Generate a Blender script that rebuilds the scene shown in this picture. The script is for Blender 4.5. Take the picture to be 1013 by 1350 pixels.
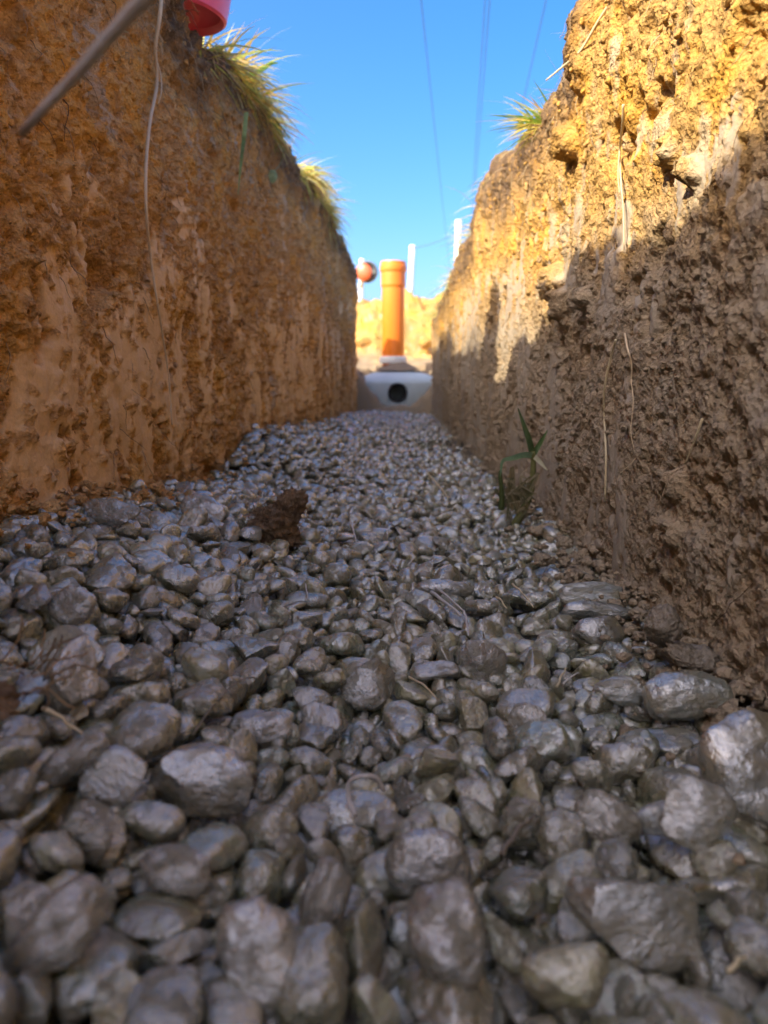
import bpy, bmesh, math
import numpy as np
from mathutils import Vector, Matrix, Quaternion, Euler

for o in list(bpy.data.objects):
    bpy.data.objects.remove(o)
SC = bpy.context.scene
COL = SC.collection
RAD = math.radians

# ---------------------------------------------------------------- camera
cam_d = bpy.data.cameras.new('camera')
CAM = bpy.data.objects.new('camera', cam_d)
COL.objects.link(CAM)
CAM.location = (0, 0, .25)
CAM.rotation_euler = (RAD(90-10.57), 0, RAD(1.38))
cam_d.sensor_fit = 'VERTICAL'
cam_d.sensor_height = 36
cam_d.sensor_width = 27
cam_d.lens = 26
cam_d.clip_start = .01
cam_d.clip_end = 3000
cam_d.dof.use_dof = True
cam_d.dof.focus_distance = .74
cam_d.dof.aperture_fstop = 6.5
SC.camera = CAM

# ---------------------------------------------------------------- sky, sun, exposure
SUN_AZ, SUN_EL = 48.0, 38.0          # azimuth from straight behind the camera towards the left
TO_SUN = Vector((-math.sin(RAD(SUN_AZ))*math.cos(RAD(SUN_EL)), -math.cos(RAD(SUN_AZ))*math.cos(RAD(SUN_EL)), math.sin(RAD(SUN_EL))))
W = bpy.data.worlds.new('World')
SC.world = W
W.use_nodes = True
wt = W.node_tree
bg = wt.nodes['Background']
sky = wt.nodes.new('ShaderNodeTexSky')
sky.sky_type = 'NISHITA'
sky.sun_disc = False
sky.sun_elevation = RAD(SUN_EL)
sky.sun_rotation = RAD(180+SUN_AZ)
sky.altitude = 300
sky.air_density = .7
sky.dust_density = 5.2
sky.ozone_density = 1.6
hs = wt.nodes.new('ShaderNodeHueSaturation')
hs.inputs['Saturation'].default_value = 1.44
wt.links.new(sky.outputs[0], hs.inputs['Color'])
wt.links.new(hs.outputs[0], bg.inputs[0])
bg.inputs[1].default_value = .10
sun_d = bpy.data.lights.new('sun', 'SUN')
SUN = bpy.data.objects.new('sun', sun_d)
COL.objects.link(SUN)
sun_d.energy = 2.0
sun_d.angle = RAD(.53)
sun_d.color = (1, .87, .66)
SUN.rotation_euler = TO_SUN.to_track_quat('Z', 'Y').to_euler()
SC.view_settings.view_transform = 'Standard'
SC.view_settings.look = 'None'
SC.view_settings.gamma = 1
SC.view_settings.use_curve_mapping = False
SC.view_settings.exposure = 2.2
SC.render.engine = 'CYCLES'
cy = SC.cycles
cy.max_bounces = 10
cy.diffuse_bounces = 8
cy.glossy_bounces = 4
cy.transmission_bounces = 4
cy.sample_clamp_indirect = 6
cy.caustics_reflective = False
cy.caustics_refractive = False
cy.use_denoising = True
cy.denoiser = 'OPENIMAGEDENOISE'
# ---- noise + stone shapes (shared) ----
def _hash(ix, iy, iz, seed):
    n = (ix.astype(np.int64)*374761393 + iy.astype(np.int64)*668265263 + iz.astype(np.int64)*2147483647*3 + seed*1274126177) & 0xFFFFFFFF
    n = ((n ^ (n >> 13)) * 1274126177) & 0xFFFFFFFF
    n = ((n ^ (n >> 15)) * 2246822519) & 0xFFFFFFFF
    n = n ^ (n >> 16)
    return (n & 0xFFFFFF).astype(np.float64) / 8388607.5 - 1.0

def vnoise(p, seed=0):
    """smooth value noise in [-1,1]; p is (N,3)"""
    f = np.floor(p); i = f.astype(np.int64); t = p - f
    t = t*t*t*(t*(t*6-15)+10)
    r = 0.0
    for dx in (0, 1):
        wx = t[:, 0] if dx else 1-t[:, 0]
        for dy in (0, 1):
            wy = t[:, 1] if dy else 1-t[:, 1]
            for dz in (0, 1):
                wz = t[:, 2] if dz else 1-t[:, 2]
                r = r + wx*wy*wz*_hash(i[:, 0]+dx, i[:, 1]+dy, i[:, 2]+dz, seed)
    return r

def fbm(p, octaves=4, seed=0, gain=0.5, lac=2.03):
    a, s, tot = 1.0, 0.0, 0.0
    q = p.copy()
    for k in range(octaves):
        s = s + a*vnoise(q, seed+k*17); tot += a
        q = q*lac + 13.7; a *= gain
    return s/tot

def ico(sub):
    bm = bmesh.new(); bmesh.ops.create_icosphere(bm, subdivisions=sub, radius=1.0)
    v = np.array([x.co[:] for x in bm.verts]); f = np.array([[w.index for w in q.verts] for q in bm.faces])
    bm.free(); return v, f

N_SHAPES = 30
def stone_verts(k, dirs, fine=True):
    """river stone k, longest axis about 1 along x; 0..21 rounded, 22.. broken / wedge shaped"""
    R = np.random.RandomState(900+k)
    b, c = R.uniform(.62, .92), R.uniform(.36, .66)
    if k in (3, 9): b, c = .5, .4
    if k in (5, 12): b, c = .85, .3
    p = R.uniform(2.0, 2.7)
    v = dirs/((np.abs(dirs)**p).sum(1)**(1/p))[:, None]
    ang = k >= 20
    for q in range(R.randint(5, 9) if ang else R.randint(2, 5)):
        n = R.normal(size=3); n /= np.linalg.norm(n)
        h = R.uniform(.45, .78) if ang else R.uniform(.68, .9)
        d = v@n-h
        soft = (.07 if k >= 22 else .11) if ang else .16
        d = soft*np.logaddexp(0, np.clip(d/soft, -30, 30))
        v = v - d[:, None]*n*(.97 if ang else .85)
    if k == 28:   # tapering, standing wedge
        v = v*np.array([1, 1, 1]); v[:, 1] *= 1-.5*v[:, 0]; v[:, 2] *= 1-.35*v[:, 0]
    elif not ang: # egg taper
        v[:, 1] *= 1-R.uniform(-.25, .25)*v[:, 0]
    v = v*np.array([1, b, c])
    v = v*(1+.10*vnoise(v*1.9+k*7.1, 3+k)+.045*vnoise(v*4.3+k*3.7, 40+k))[:, None]
    if fine:
        v = v*(1+(.022 if not ang else .034)*fbm(v*9+k*5.3, 3, 80+k)+.030*np.minimum(fbm(v*5.2+k*2.3, 3, 60+k), .12))[:, None]
    v = v-v.mean(0)
    v /= (v[:, 0].max()-v[:, 0].min())
    return v

GL_Y = [-.5, .3, .5, .75, .95, 1.2, 1.47, 1.72, 2.2, 3.0, 4.6]
GL_Z = [.13, .13, .125, .11, .098, .07, .055, .13, .105, .075, .03]
def wall_left_x(y): return -.400+.020*np.maximum(y, -1)
def wall_right_x(y): return .272-.015*np.maximum(y, -1)
def gravel_z(x, y):
    """mean surface of the gravel bed"""
    zl = np.interp(y, GL_Y, GL_Z)
    t = np.clip((-.02-x)/.36, 0, 1)
    z = zl*t*t*(3-2*t)
    t2 = np.clip((x-.12)/.16, 0, 1)
    return z + .008*t2 - .004*np.clip(y-2.5, 0, 3)
# ---- end shared ----
# ---------------------------------------------------------------- helpers
def tag(o, label=None, cat=None, group=None, kind=None):
    if label: o['label'] = label
    if cat: o['category'] = cat
    if group: o['group'] = group
    if kind: o['kind'] = kind
    return o

def empty(name, loc=(0, 0, 0)):
    o = bpy.data.objects.new(name, None)
    o.empty_display_size = .05
    COL.objects.link(o)
    o.location = loc
    return o

def mesh_obj(name, v, f, mat, parent=None, smooth=True, attrs=None):
    """v, f world coordinates; a child keeps its world place"""
    m = bpy.data.meshes.new(name)
    v = np.asarray(v, dtype=np.float64)
    if isinstance(f, np.ndarray):
        n = f.shape[1]
        m.vertices.add(len(v)); m.vertices.foreach_set('co', v.astype(np.float32).ravel())
        m.loops.add(f.size); m.loops.foreach_set('vertex_index', f.astype(np.int32).ravel())
        m.polygons.add(len(f)); m.polygons.foreach_set('loop_start', np.arange(0, f.size, n, dtype=np.int32))
        m.update(calc_edges=True); m.validate()
    else:
        m.from_pydata(v.tolist(), [], [list(q) for q in f])
    if smooth:
        m.polygons.foreach_set('use_smooth', np.ones(len(m.polygons), dtype=bool))
    for k, a in (attrs or {}).items():
        a = np.asarray(a, dtype=np.float32)
        if a.ndim == 1:
            m.attributes.new(k, 'FLOAT', 'POINT').data.foreach_set('value', a)
        else:
            if a.shape[1] == 3: a = np.concatenate([a, np.ones((len(a), 1), np.float32)], 1)
            m.attributes.new(k, 'FLOAT_COLOR', 'POINT').data.foreach_set('color', a.ravel())
    m.materials.append(mat)
    o = bpy.data.objects.new(name, m)
    COL.objects.link(o)
    if parent is not None:
        o.parent = parent
        o.matrix_parent_inverse = Matrix.Translation(-parent.location)
    return o

EYE = Vector((0, 0, .25))            # where the photograph was taken from
CM = Matrix.Translation(EYE) @ Euler((RAD(90-10.57), 0, RAD(1.38))).to_matrix().to_4x4()
def ray(px, py):
    """direction, with y forward = 1, of a point of the 1013 x 1350 photograph"""
    d = CM.to_3x3() @ Vector(((px-506.5)/975, -(py-675)/975, -1))
    return d/d.y
def at(px, py, y):
    d = ray(px, py)
    return EYE + d*y
def at_ground(px, py, lift=0.0):
    d = ray(px, py); y = .5
    for k in range(60):
        p = EYE + d*y
        g = float(gravel_z(np.array(p.x), np.array(p.y)))+lift
        y = .5*y + .5*(.25-g)/max(-d.z, .02)
    return EYE + d*y
def on_wall(px, py, left=True, off=.01):
    d = ray(px, py)
    a, b = (-.400+off, .020) if left else (.272-off, -.015)
    y = a/(d.x-b)
    return EYE + d*y

def tube(pts, radii, sides=6):
    pts = [Vector(p) for p in pts]; n = len(pts)
    V, F = [], []
    up = None
    for i, p in enumerate(pts):
        t = (pts[min(i+1, n-1)]-pts[max(i-1, 0)]).normalized()
        if up is None:
            up = t.orthogonal().normalized()
        u = (up - t*up.dot(t)).normalized(); w = t.cross(u); up = u
        r = radii[i] if hasattr(radii, '__len__') else radii
        for k in range(sides):
            a = 2*math.pi*k/sides
            V.append(p + u*(r*math.cos(a)) + w*(r*math.sin(a)))
    for i in range(n-1):
        for k in range(sides):
            a = i*sides+k; b = i*sides+(k+1) % sides
            F.append((a, b, b+sides, a+sides))
    F.append(tuple(range(sides-1, -1, -1))); F.append(tuple(range((n-1)*sides, n*sides)))
    return [v[:] for v in V], F

def smooth_path(pts, n=6):
    """Catmull-Rom through pts"""
    P = [Vector(p) for p in pts]; P = [P[0]*2-P[1]] + P + [P[-1]*2-P[-2]]
    out = []
    for i in range(1, len(P)-2):
        for k in range(n):
            t = k/n; a, b, c, d = P[i-1], P[i], P[i+1], P[i+2]
            out.append(.5*((2*b)+(c-a)*t+(2*a-5*b+4*c-d)*t*t+(3*b-a-3*c+d)*t**3))
    out.append(P[-2])
    return out

class Bag:
    """collects shapes that become one mesh"""
    def __init__(s): s.v, s.f, s.c = [], [], []
    def add(s, v, f, col=None):
        o = len(s.v); s.v += [tuple(q) for q in v]; s.f += [tuple(i+o for i in q) for q in f]
        s.c += [col or (.5, .5, .5)]*len(v)
    def obj(s, name, mat, parent=None, smooth=True):
        return mesh_obj(name, s.v, s.f, mat, parent, smooth, {'tint': np.array(s.c)})

def lathe(prof, sides=40, centre=(0, 0, 0), axis=None):
    """prof: list of (r, z); each step of the profile keeps crisp edges"""
    V, F = [], []
    prof = [q for k in range(len(prof)-1) for q in (prof[k], prof[k+1])]
    for r, z in prof:
        for k in range(sides):
            a = 2*math.pi*k/sides; V.append((r*math.cos(a), r*math.sin(a), z))
    for i in range(0, len(prof)-1, 2):
        for k in range(sides):
            a = i*sides+k; b = i*sides+(k+1) % sides
            F.append((a, b, b+sides, a+sides))
    M = (Vector((0, 0, 1)).rotation_difference(Vector(axis)).to_matrix() if axis else Matrix.Identity(3))
    return [(M@Vector(v)+Vector(centre))[:] for v in V], F

def blade(p, d, length, width, droop=.5, segs=4, twist=None):
    """one grass blade from p towards d, bending down"""
    p = Vector(p); d = Vector(d).normalized(); V, F = [], []
    side = d.cross(Vector((0, 0, 1)))
    side = (side if side.length > .05 else Vector((1, 0, 0))).normalized()
    if twist is not None: side = (Matrix.Rotation(twist, 3, d) @ side)
    for i in range(segs+1):
        t = i/segs; w = width*(1-t**1.8)*.5 + width*.04
        V += [(p-side*w)[:], (p+side*w)[:]]
        if i < segs:
            d = (d + Vector((0, 0, -droop/segs))).normalized(); p = p + d*(length/segs)
            F.append((2*i, 2*i+1, 2*i+3, 2*i+2))
    return V, F

# ---------------------------------------------------------------- materials
class NT:
    def __init__(s, name):
        s.m = bpy.data.materials.new(name); s.m.use_nodes = True; s.t = s.m.node_tree
        s.b = s.t.nodes['Principled BSDF']
        s.geo = s.t.nodes.new('ShaderNodeTexCoord').outputs['Object']
    def n(s, typ, **kw):
        q = s.t.nodes.new(typ)
        for k, v in kw.items(): setattr(q, k, v)
        return q
    def put(s, sock, v):
        if isinstance(v, bpy.types.NodeSocket): s.t.links.new(v, sock)
        elif v is not None:
            if hasattr(v, '__len__') and len(v) == 3 and sock.type == 'RGBA': v = (*v, 1)
            sock.default_value = v
    def noise(s, scale, detail=4, rough=.55, vec=None, dist=0):
        q = s.n('ShaderNodeTexNoise'); s.put(q.inputs['Vector'], vec or s.geo)
        q.inputs['Scale'].default_value = scale; q.inputs['Detail'].default_value = detail; q.inputs['Roughness'].default_value = rough
        q.inputs['Distortion'].default_value = dist
        return q.outputs['Fac']
    def vor(s, scale, vec=None, feature='F1'):
        q = s.n('ShaderNodeTexVoronoi', feature=feature); s.put(q.inputs['Vector'], vec or s.geo); q.inputs['Scale'].default_value = scale
        return q.outputs['Distance']
    def stretch(s, sc):
        q = s.n('ShaderNodeMapping'); s.put(q.inputs['Vector'], s.geo); q.inputs['Scale'].default_value = sc
        return q.outputs[0]
    def rng(s, x, a, b, lo=0, hi=1):
        q = s.n('ShaderNodeMapRange', interpolation_type='SMOOTHSTEP'); s.put(q.inputs[0], x)
        for i, v in enumerate((a, b, lo, hi)): q.inputs[i+1].default_value = v
        return q.outputs[0]
    def mix(s, f, a, b, mode='MIX'):
        q = s.n('ShaderNodeMix', data_type='RGBA', blend_type=mode)
        s.put(q.inputs[0], f); s.put(q.inputs[6], a); s.put(q.inputs[7], b)
        return q.outputs[2]
    def fmix(s, f, a, b):
        q = s.n('ShaderNodeMix', data_type='FLOAT'); s.put(q.inputs[0], f); s.put(q.inputs[2], a); s.put(q.inputs[3], b)
        return q.outputs[0]
    def math(s, op, a, b=None, c=None):
        q = s.n('ShaderNodeMath', operation=op); s.put(q.inputs[0], a); s.put(q.inputs[1], b); s.put(q.inputs[2], c)
        return q.outputs[0]
    def attr(s, name, what='Fac'):
        q = s.n('ShaderNodeAttribute', attribute_name=name); return q.outputs[what]
    def bump(s, h, dist, strength=1.0, prev=None):
        q = s.n('ShaderNodeBump'); s.put(q.inputs['Height'], h); q.inputs['Distance'].default_value = dist
        s.put(q.inputs['Strength'], strength)
        if prev is not None: s.put(q.inputs['Normal'], prev)
        return q.outputs[0]
    def done(s, col, rough=.8, normal=None, **kw):
        s.put(s.b.inputs['Base Color'], col); s.put(s.b.inputs['Roughness'], rough)
        if normal is not None: s.put(s.b.inputs['Normal'], normal)
        for k, v in kw.items(): s.put(s.b.inputs[k.replace('_', ' ')], v)
        return s.m

def soil_material(name, c_main, c_dark, c_rust, c_grey, c_clay, humus=(.15, .10, .065), low=None):
    s = NT(name)
    sc = s.attr('scrape'); hu = s.attr('humus')
    n1 = s.noise(9, 5, .6); n2 = s.noise(42, 6, .65); n3 = s.noise(17, 4, .6, s.stretch((1, 1, .45)))
    n4 = s.noise(420, 3, .6); n5 = s.noise(130, 4, .65); n6 = s.noise(6, 3, .5, s.stretch((1, 1, 1.7)))
    c = s.mix(s.rng(n2, .35, .68), c_dark, c_main)
    c = s.mix(s.rng(n1, .50, .66, 0, .85), c, c_rust)
    c = s.mix(s.rng(n3, .56, .68, 0, .8), c, c_grey)
    c = s.mix(s.rng(n6, .60, .72, 0, .5), c, c_dark)
    clay = s.mix(s.noise(60, 5, .6, s.stretch((1, 1, .12))), tuple(q*.82 for q in c_clay), tuple(min(1, q*1.12) for q in c_clay))
    c = s.mix(sc, c, clay)
    if low:                                         # shade painted into the colour: lower part of the cut greyer and darker
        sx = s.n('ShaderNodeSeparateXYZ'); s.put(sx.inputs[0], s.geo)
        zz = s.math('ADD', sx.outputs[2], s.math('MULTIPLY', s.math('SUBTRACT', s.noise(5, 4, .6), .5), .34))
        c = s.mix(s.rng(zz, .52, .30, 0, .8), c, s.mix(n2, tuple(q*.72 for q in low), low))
    c = s.mix(s.math('MULTIPLY', hu, s.rng(n2, .3, .6, .4, 1)), c, humus)
    g = s.math('ADD', s.math('MULTIPLY', n4, .35), .82)
    gc = s.n('ShaderNodeCombineColor'); [s.put(gc.inputs[i], g) for i in range(3)]
    c = s.mix(1.0, c, gc.outputs[0], 'MULTIPLY')
    rough_amt = s.math('MULTIPLY_ADD', sc, -.8, 1.0)
    b = s.bump(n5, .006, rough_amt)
    b = s.bump(n4, .0022, rough_amt, b)
    b = s.bump(s.vor(210), .0025, rough_amt, b)
    return s.done(c, s.fmix(sc, .95, .62), b, Specular_IOR_Level=s.fmix(sc, .2, .35))

M = {}
M['soil_left'] = soil_material('ochre_loam', (.74, .44, .17), (.48, .265, .105), (.72, .38, .09), (.54, .44, .33), (.70, .455, .215))
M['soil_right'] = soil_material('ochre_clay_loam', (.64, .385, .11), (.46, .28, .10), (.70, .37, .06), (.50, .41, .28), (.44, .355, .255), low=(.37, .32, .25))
def crumb_material():
    s = NT('loose_soil_crumbs')
    t = s.attr('tint', 'Color'); n = s.noise(160, 4, .65)
    c = s.mix(s.rng(n, .3, .7), s.mix(1, t, (.7, .7, .7), 'MULTIPLY'), t)
    return s.done(c, .95, s.bump(n, .003, 1), Specular_IOR_Level=.2)
M['crumb'] = crumb_material()
def clay_material(name, ca, cb, wet=.5):
    s = NT(name); n = s.noise(35, 5, .6); n2 = s.noise(240, 4, .6)
    b = s.bump(s.noise(90, 5, .6, s.stretch((1, 1, .35))), .004, .8); b = s.bump(n2, .0012, .8, b)
    return s.done(s.mix(s.rng(n, .35, .65), ca, cb), wet, b)
M['clay_grey'] = clay_material('smeared_grey_clay', (.34, .30, .245), (.27, .225, .175), .58)
def clod_material():
    s = NT('dark_topsoil_clod'); n = s.noise(60, 6, .7); n2 = s.noise(300, 4, .65)
    b = s.bump(n, .012, 1); b = s.bump(n2, .003, 1, b)
    return s.done(s.mix(s.rng(n, .35, .65), (.15, .10, .06), (.34, .22, .12)), .9, b, Specular_IOR_Level=.25)
M['clod'] = clod_material()

def stone_material(name, joined):
    s = NT(name)
    if joined:
        tone = s.attr('tone', 'Color'); vec = s.geo
    else:
        oi = s.n('ShaderNodeObjectInfo'); tone = oi.outputs['Color']
        q = s.n('ShaderNodeVectorMath', operation='MULTIPLY_ADD'); s.put(q.inputs[0], s.geo); q.inputs[1].default_value = (.04, .04, .04)
        s.put(q.inputs[2], oi.outputs['Location']); vec = q.outputs[0]
    n1 = s.noise(55, 4, .6, vec); n2 = s.noise(230, 5, .65, vec); n3 = s.noise(110, 5, .7, vec, .4); n4 = s.noise(700, 3, .6, vec)
    mud = s.rng(s.math('ADD', s.math('MULTIPLY', n1, .55), s.math('MULTIPLY', n3, .45)), .44, .58)
    grain = s.math('MULTIPLY_ADD', n2, .7, .65)
    gc = s.n('ShaderNodeCombineColor'); [s.put(gc.inputs[i], grain) for i in range(3)]
    stone = s.mix(1, tone, gc.outputs[0], 'MULTIPLY')
    mudc = s.mix(n2, (.14, .12, .062), (.30, .262, .15))
    col = s.mix(s.math('MULTIPLY', mud, .75), stone, mudc)
    n5 = s.noise(28, 3, .5, vec)
    wet = s.rng(n5, .45, .57)                       # where the film of water is closed
    dull = s.math('MULTIPLY', mud, s.math('SUBTRACT', 1.0, wet))
    b = s.bump(n3, .005, s.fmix(dull, .33, 1.0)); b = s.bump(n2, .0028, s.fmix(dull, .50, 1.0), b); b = s.bump(n4, .0007, s.fmix(dull, .3, .8), b)
    return s.done(col, s.fmix(dull, .24, .5), b, Coat_Weight=s.fmix(dull, 1.0, .35), Coat_Roughness=s.fmix(dull, .055, .24), Coat_IOR=3.3, Specular_IOR_Level=.8, Coat_Normal=b)
M['stone'] = stone_material('wet_river_stone', False)
M['gravel'] = stone_material('wet_river_gravel', True)

def plain(name, col, rough=.5, var=.15, scale=30, bumpd=0, **kw):
    s = NT(name); n = s.noise(scale, 4, .6)
    c = s.mix(n, tuple(q*(1-var) for q in col), tuple(min(1, q*(1+var)) for q in col))
    return s.done(c, rough, s.bump(s.noise(scale*4, 4), bumpd, .8) if bumpd else None, **kw)
def plant_material(name):
    s = NT(name); t = s.attr('tint', 'Color'); n = s.noise(80, 3)
    c = s.mix(s.rng(n, .3, .7), s.mix(1, t, (.75, .75, .7), 'MULTIPLY'), t)
    s.done(c, .55)
    tr = s.n('ShaderNodeBsdfTranslucent'); s.put(tr.inputs[0], c)
    mx = s.n('ShaderNodeMixShader'); mx.inputs[0].default_value = .45
    out = s.t.nodes['Material Output']
    s.t.links.new(s.b.outputs[0], mx.inputs[1]); s.t.links.new(tr.outputs[0], mx.inputs[2]); s.t.links.new(mx.outputs[0], out.inputs[0])
    return s.m
M['grass'] = plant_material('grass_blades')
M['floor'] = plain('dark_wet_mud', (.075, .06, .045), .45, .4, 40, .006)
M['root'] = plain('pale_root', (.60, .46, .29), .7, .25, 60)
M['straw'] = plain('dry_straw', (.58, .48, .29), .6, .2, 60)
M['twig'] = plain('grey_twig', (.55, .52, .48), .75, .25, 120, .001)
M['mud'] = plain('wet_mud', (.19, .155, .11), .35, .4, 40, .006)
M['orange'] = plain('orange_pvc', (.86, .215, .02), .34, .05, 12)
M['concrete'] = plain('pale_grey_concrete', (.48, .56, .57), .7, .10, 14, .002)
M['rubber'] = plain('black_rubber', (.02, .02, .022), .5, .1)
M['white'] = plain('white_plastic', (.85, .83, .74), .45, .05, 8)
M['bucket'] = plain('pinkish_red_plastic', (.88, .10, .20), .38, .05, 8)
M['wire'] = plain('dull_grey_wire', (.09, .10, .11), .5, .1)
M['lamp_shell'] = plain('dark_grey_plastic', (.10, .11, .12), .45, .1)
M['lens'] = plain('orange_red_lens', (.62, .13, .05), .35, .08)
M['field'] = plain('meadow_ground', (.20, .17, .07), .9, .35, 3)
# ---------------------------------------------------------------- trench walls
def ss(x, a, b):
    t = np.clip((x-a)/(b-a), 0, 1); return t*t*(3-2*t)

HL = ([-2.5, .55, .7, .9, 1.1, 1.30, 1.42, 1.6, 1.95, 2.1, 2.6, 3.5, 4.8, 9], [1.12, 1.11, 1.08, 1.02, .95, .92, .895, .87, .93, .925, .97, .99, .93, .9])
HR = ([-2.5, .9, 1.08, 1.16, 1.22, 1.5, 1.8, 2.1, 2.5, 2.56, 3.1, 4.1, 5, 9], [1.0, .98, .93, .80, .725, .71, .755, .785, .83, .74, .72, .64, .60, .6])
def rim_left(y): return np.interp(y, *HL)+.018*vnoise(np.stack([y*6, y*0+3.1, y*0], 1), 5)+.012*vnoise(np.stack([y*19, y*0+1.1, y*0], 1), 6)
def rim_right(y): return np.interp(y, *HR)+.012*vnoise(np.stack([y*7, y*0+9.1, y*0], 1), 7)+.010*vnoise(np.stack([y*23, y*0+4.1, y*0], 1), 8)

Y_END = 4.95
def wall_path(left):
    ys = np.concatenate([np.linspace(-2.5, -.3, 20, False), np.linspace(-.3, .38, 70, False), .38*1.0043**np.arange(int(math.log(Y_END/.38)/math.log(1.0043)))])
    x = wall_left_x(ys) if left else wall_right_x(ys)
    px = list(x); py = list(ys); nx = [1.0 if left else -1.0]*len(ys); ny = [0.0]*len(ys)
    sg = -1 if left else 1
    x0 = x[-1]; r = .05; y0 = ys[-1]
    for k in range(1, 7):                      # round the corner, then run outwards as the front of the pit
        a = k/6*math.pi/2
        px.append(x0+sg*r*(1-math.cos(a))); py.append(y0+r*math.sin(a)); nx.append(-sg*math.cos(a)); ny.append(math.sin(a))
    for k in range(1, 60):
        px.append(x0+sg*(r+.025*k)); py.append(y0+r); nx.append(0); ny.append(1)
    return tuple(np.array(q) for q in (px, py, nx, ny))

def _f(px, py, ry, rz, hgt, plate):
    p = on_wall(px, py, False, hgt); return (p.y, p.z, ry, rz, hgt, plate)
FEATURES = [_f(955, 214, .018, .026, .006, 1), _f(992, 268, .022, .015, .008, 1), _f(1003, 390, .016, .030, .005, 1), _f(968, 322, .010, .009, .005, 1), _f(800, 390, .045, .055, .004, 1), _f(1000, 540, .02, .03, .003, 1),
            _f(713, 372, .05, .035, .022, 0), _f(722, 400, .04, .03, .02, 0), _f(760, 395, .03, .022, .016, 0), _f(885, 640, .016, .016, .012, 0), _f(880, 700, .02, .02, .014, 0), _f(905, 225, .018, .016, .012, 0),
            _f(870, 205, .02, .018, .012, 0), _f(752, 60, .05, .06, .022, 0), _f(735, 190, .05, .03, .02, 0)]
def wall_relief(left, y, z, h, arc):
    """outward relief (m), scraped-clay mask and humus mask; arc runs along the wall"""
    P = np.stack([arc, z, np.zeros_like(z)+(0 if left else 50)], 1)
    far = ss(y, 1.0, 2.3)
    below = h-z
    big = (.020 if left else .011)*fbm(P*np.array([3.2, 4.2, 1]), 3, 11 if left else 211)
    lump = fbm(P*np.array([13, 15, 1]), 4, 23)
    bil = np.abs(fbm(P*np.array([27, 31, 1]), 4, 31)); bil2 = np.abs(fbm(P*np.array([70, 76, 1])+3.3, 3, 37))
    fine = fbm(P*150, 3, 41)
    fine2 = np.abs(fbm(P*260+5.1, 2, 45))-.2
    mid2 = fbm(P*np.array([55, 48, 1])+9, 3, 43)
    groove = fbm(P*np.array([34, 1.6, 1]), 3, 53); groove2 = fbm(P*np.array([90, 3.5, 1]), 2, 57)
    # smooth patches left by the bucket
    m = fbm(P*np.array([8.0, 5.5, 1])+7.7, 3, 61)+.40*fbm(P*np.array([50, 30, 1]), 4, 67)+.22*fbm(P*np.array([190, 90, 1]), 3, 69)
    if left:
        lowb = ss(.52-z, -.12, .30)
        scrape = ss(m+.40*lowb-.42+.10*far, .03, .11)*ss(below, .10, .3)*(1-.8*ss(mid2, .10, .35))
        amp = 1.15
    else:
        scrape = ss(m-.14+.14*ss(.46-z, -.05, .2)+.12*far, .06, .15)*ss(below, .05, .25)*ss(.60-z, -.05, .15)*(1-.8*ss(mid2, .10, .35))
        amp = .66
    pits = ss(fbm(P*np.array([11, 13, 1])+21.3, 3, 71), .22, .5)
    rough = 1-.88*scrape
    d = big + amp*rough*(.009*lump + .009*(bil-.16) + .009*(bil2-.16) + .0065*fine + .006*mid2 + .0045*fine2)
    d = d - (.024 if left else .016)*pits*(1-.85*scrape)*(1-.5*far)
    d = d + .002*scrape*(1-.5*far) + ((.009 if left else .004)+(.011 if left else .009)*far)*groove*(.45+.55*np.maximum(far, .3)) + .003*far*groove2 + .0012*scrape*groove2
    # clods and smeared clay plates that stand out of the face
    for (fy, fz, ry, rz, hgt, plate) in (() if left else FEATURES):
        w = 26/max(ry, rz)*.03
        e = np.hypot((y-fy)/ry, (z-fz)/rz)+.55*fbm(P*np.array([w, w, 1])*1.5+fy*31, 4, 95)
        mk = ss(e, 1.0, .86 if plate else .55)
        d = d*(1-mk*(.75 if plate else .2)) + mk*(hgt+(.0025*fine+.004*lump if plate else .010*(bil2-.16)))
        scrape = np.maximum(scrape, .6*mk) if plate else scrape*(1-mk)
    # crumbly clods near the rim
    top = ss(.22-below, 0, .15)
    d = d + top*(.016*fbm(P*np.array([9, 9, 1])+2.2, 3, 83)+.014*(np.abs(fbm(P*22, 3, 87))-.15))
    humus = ss(.15+.05*vnoise(P*np.array([7, 3, 1]), 91)-below, -.04, .09)
    return d, scrape, humus

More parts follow.
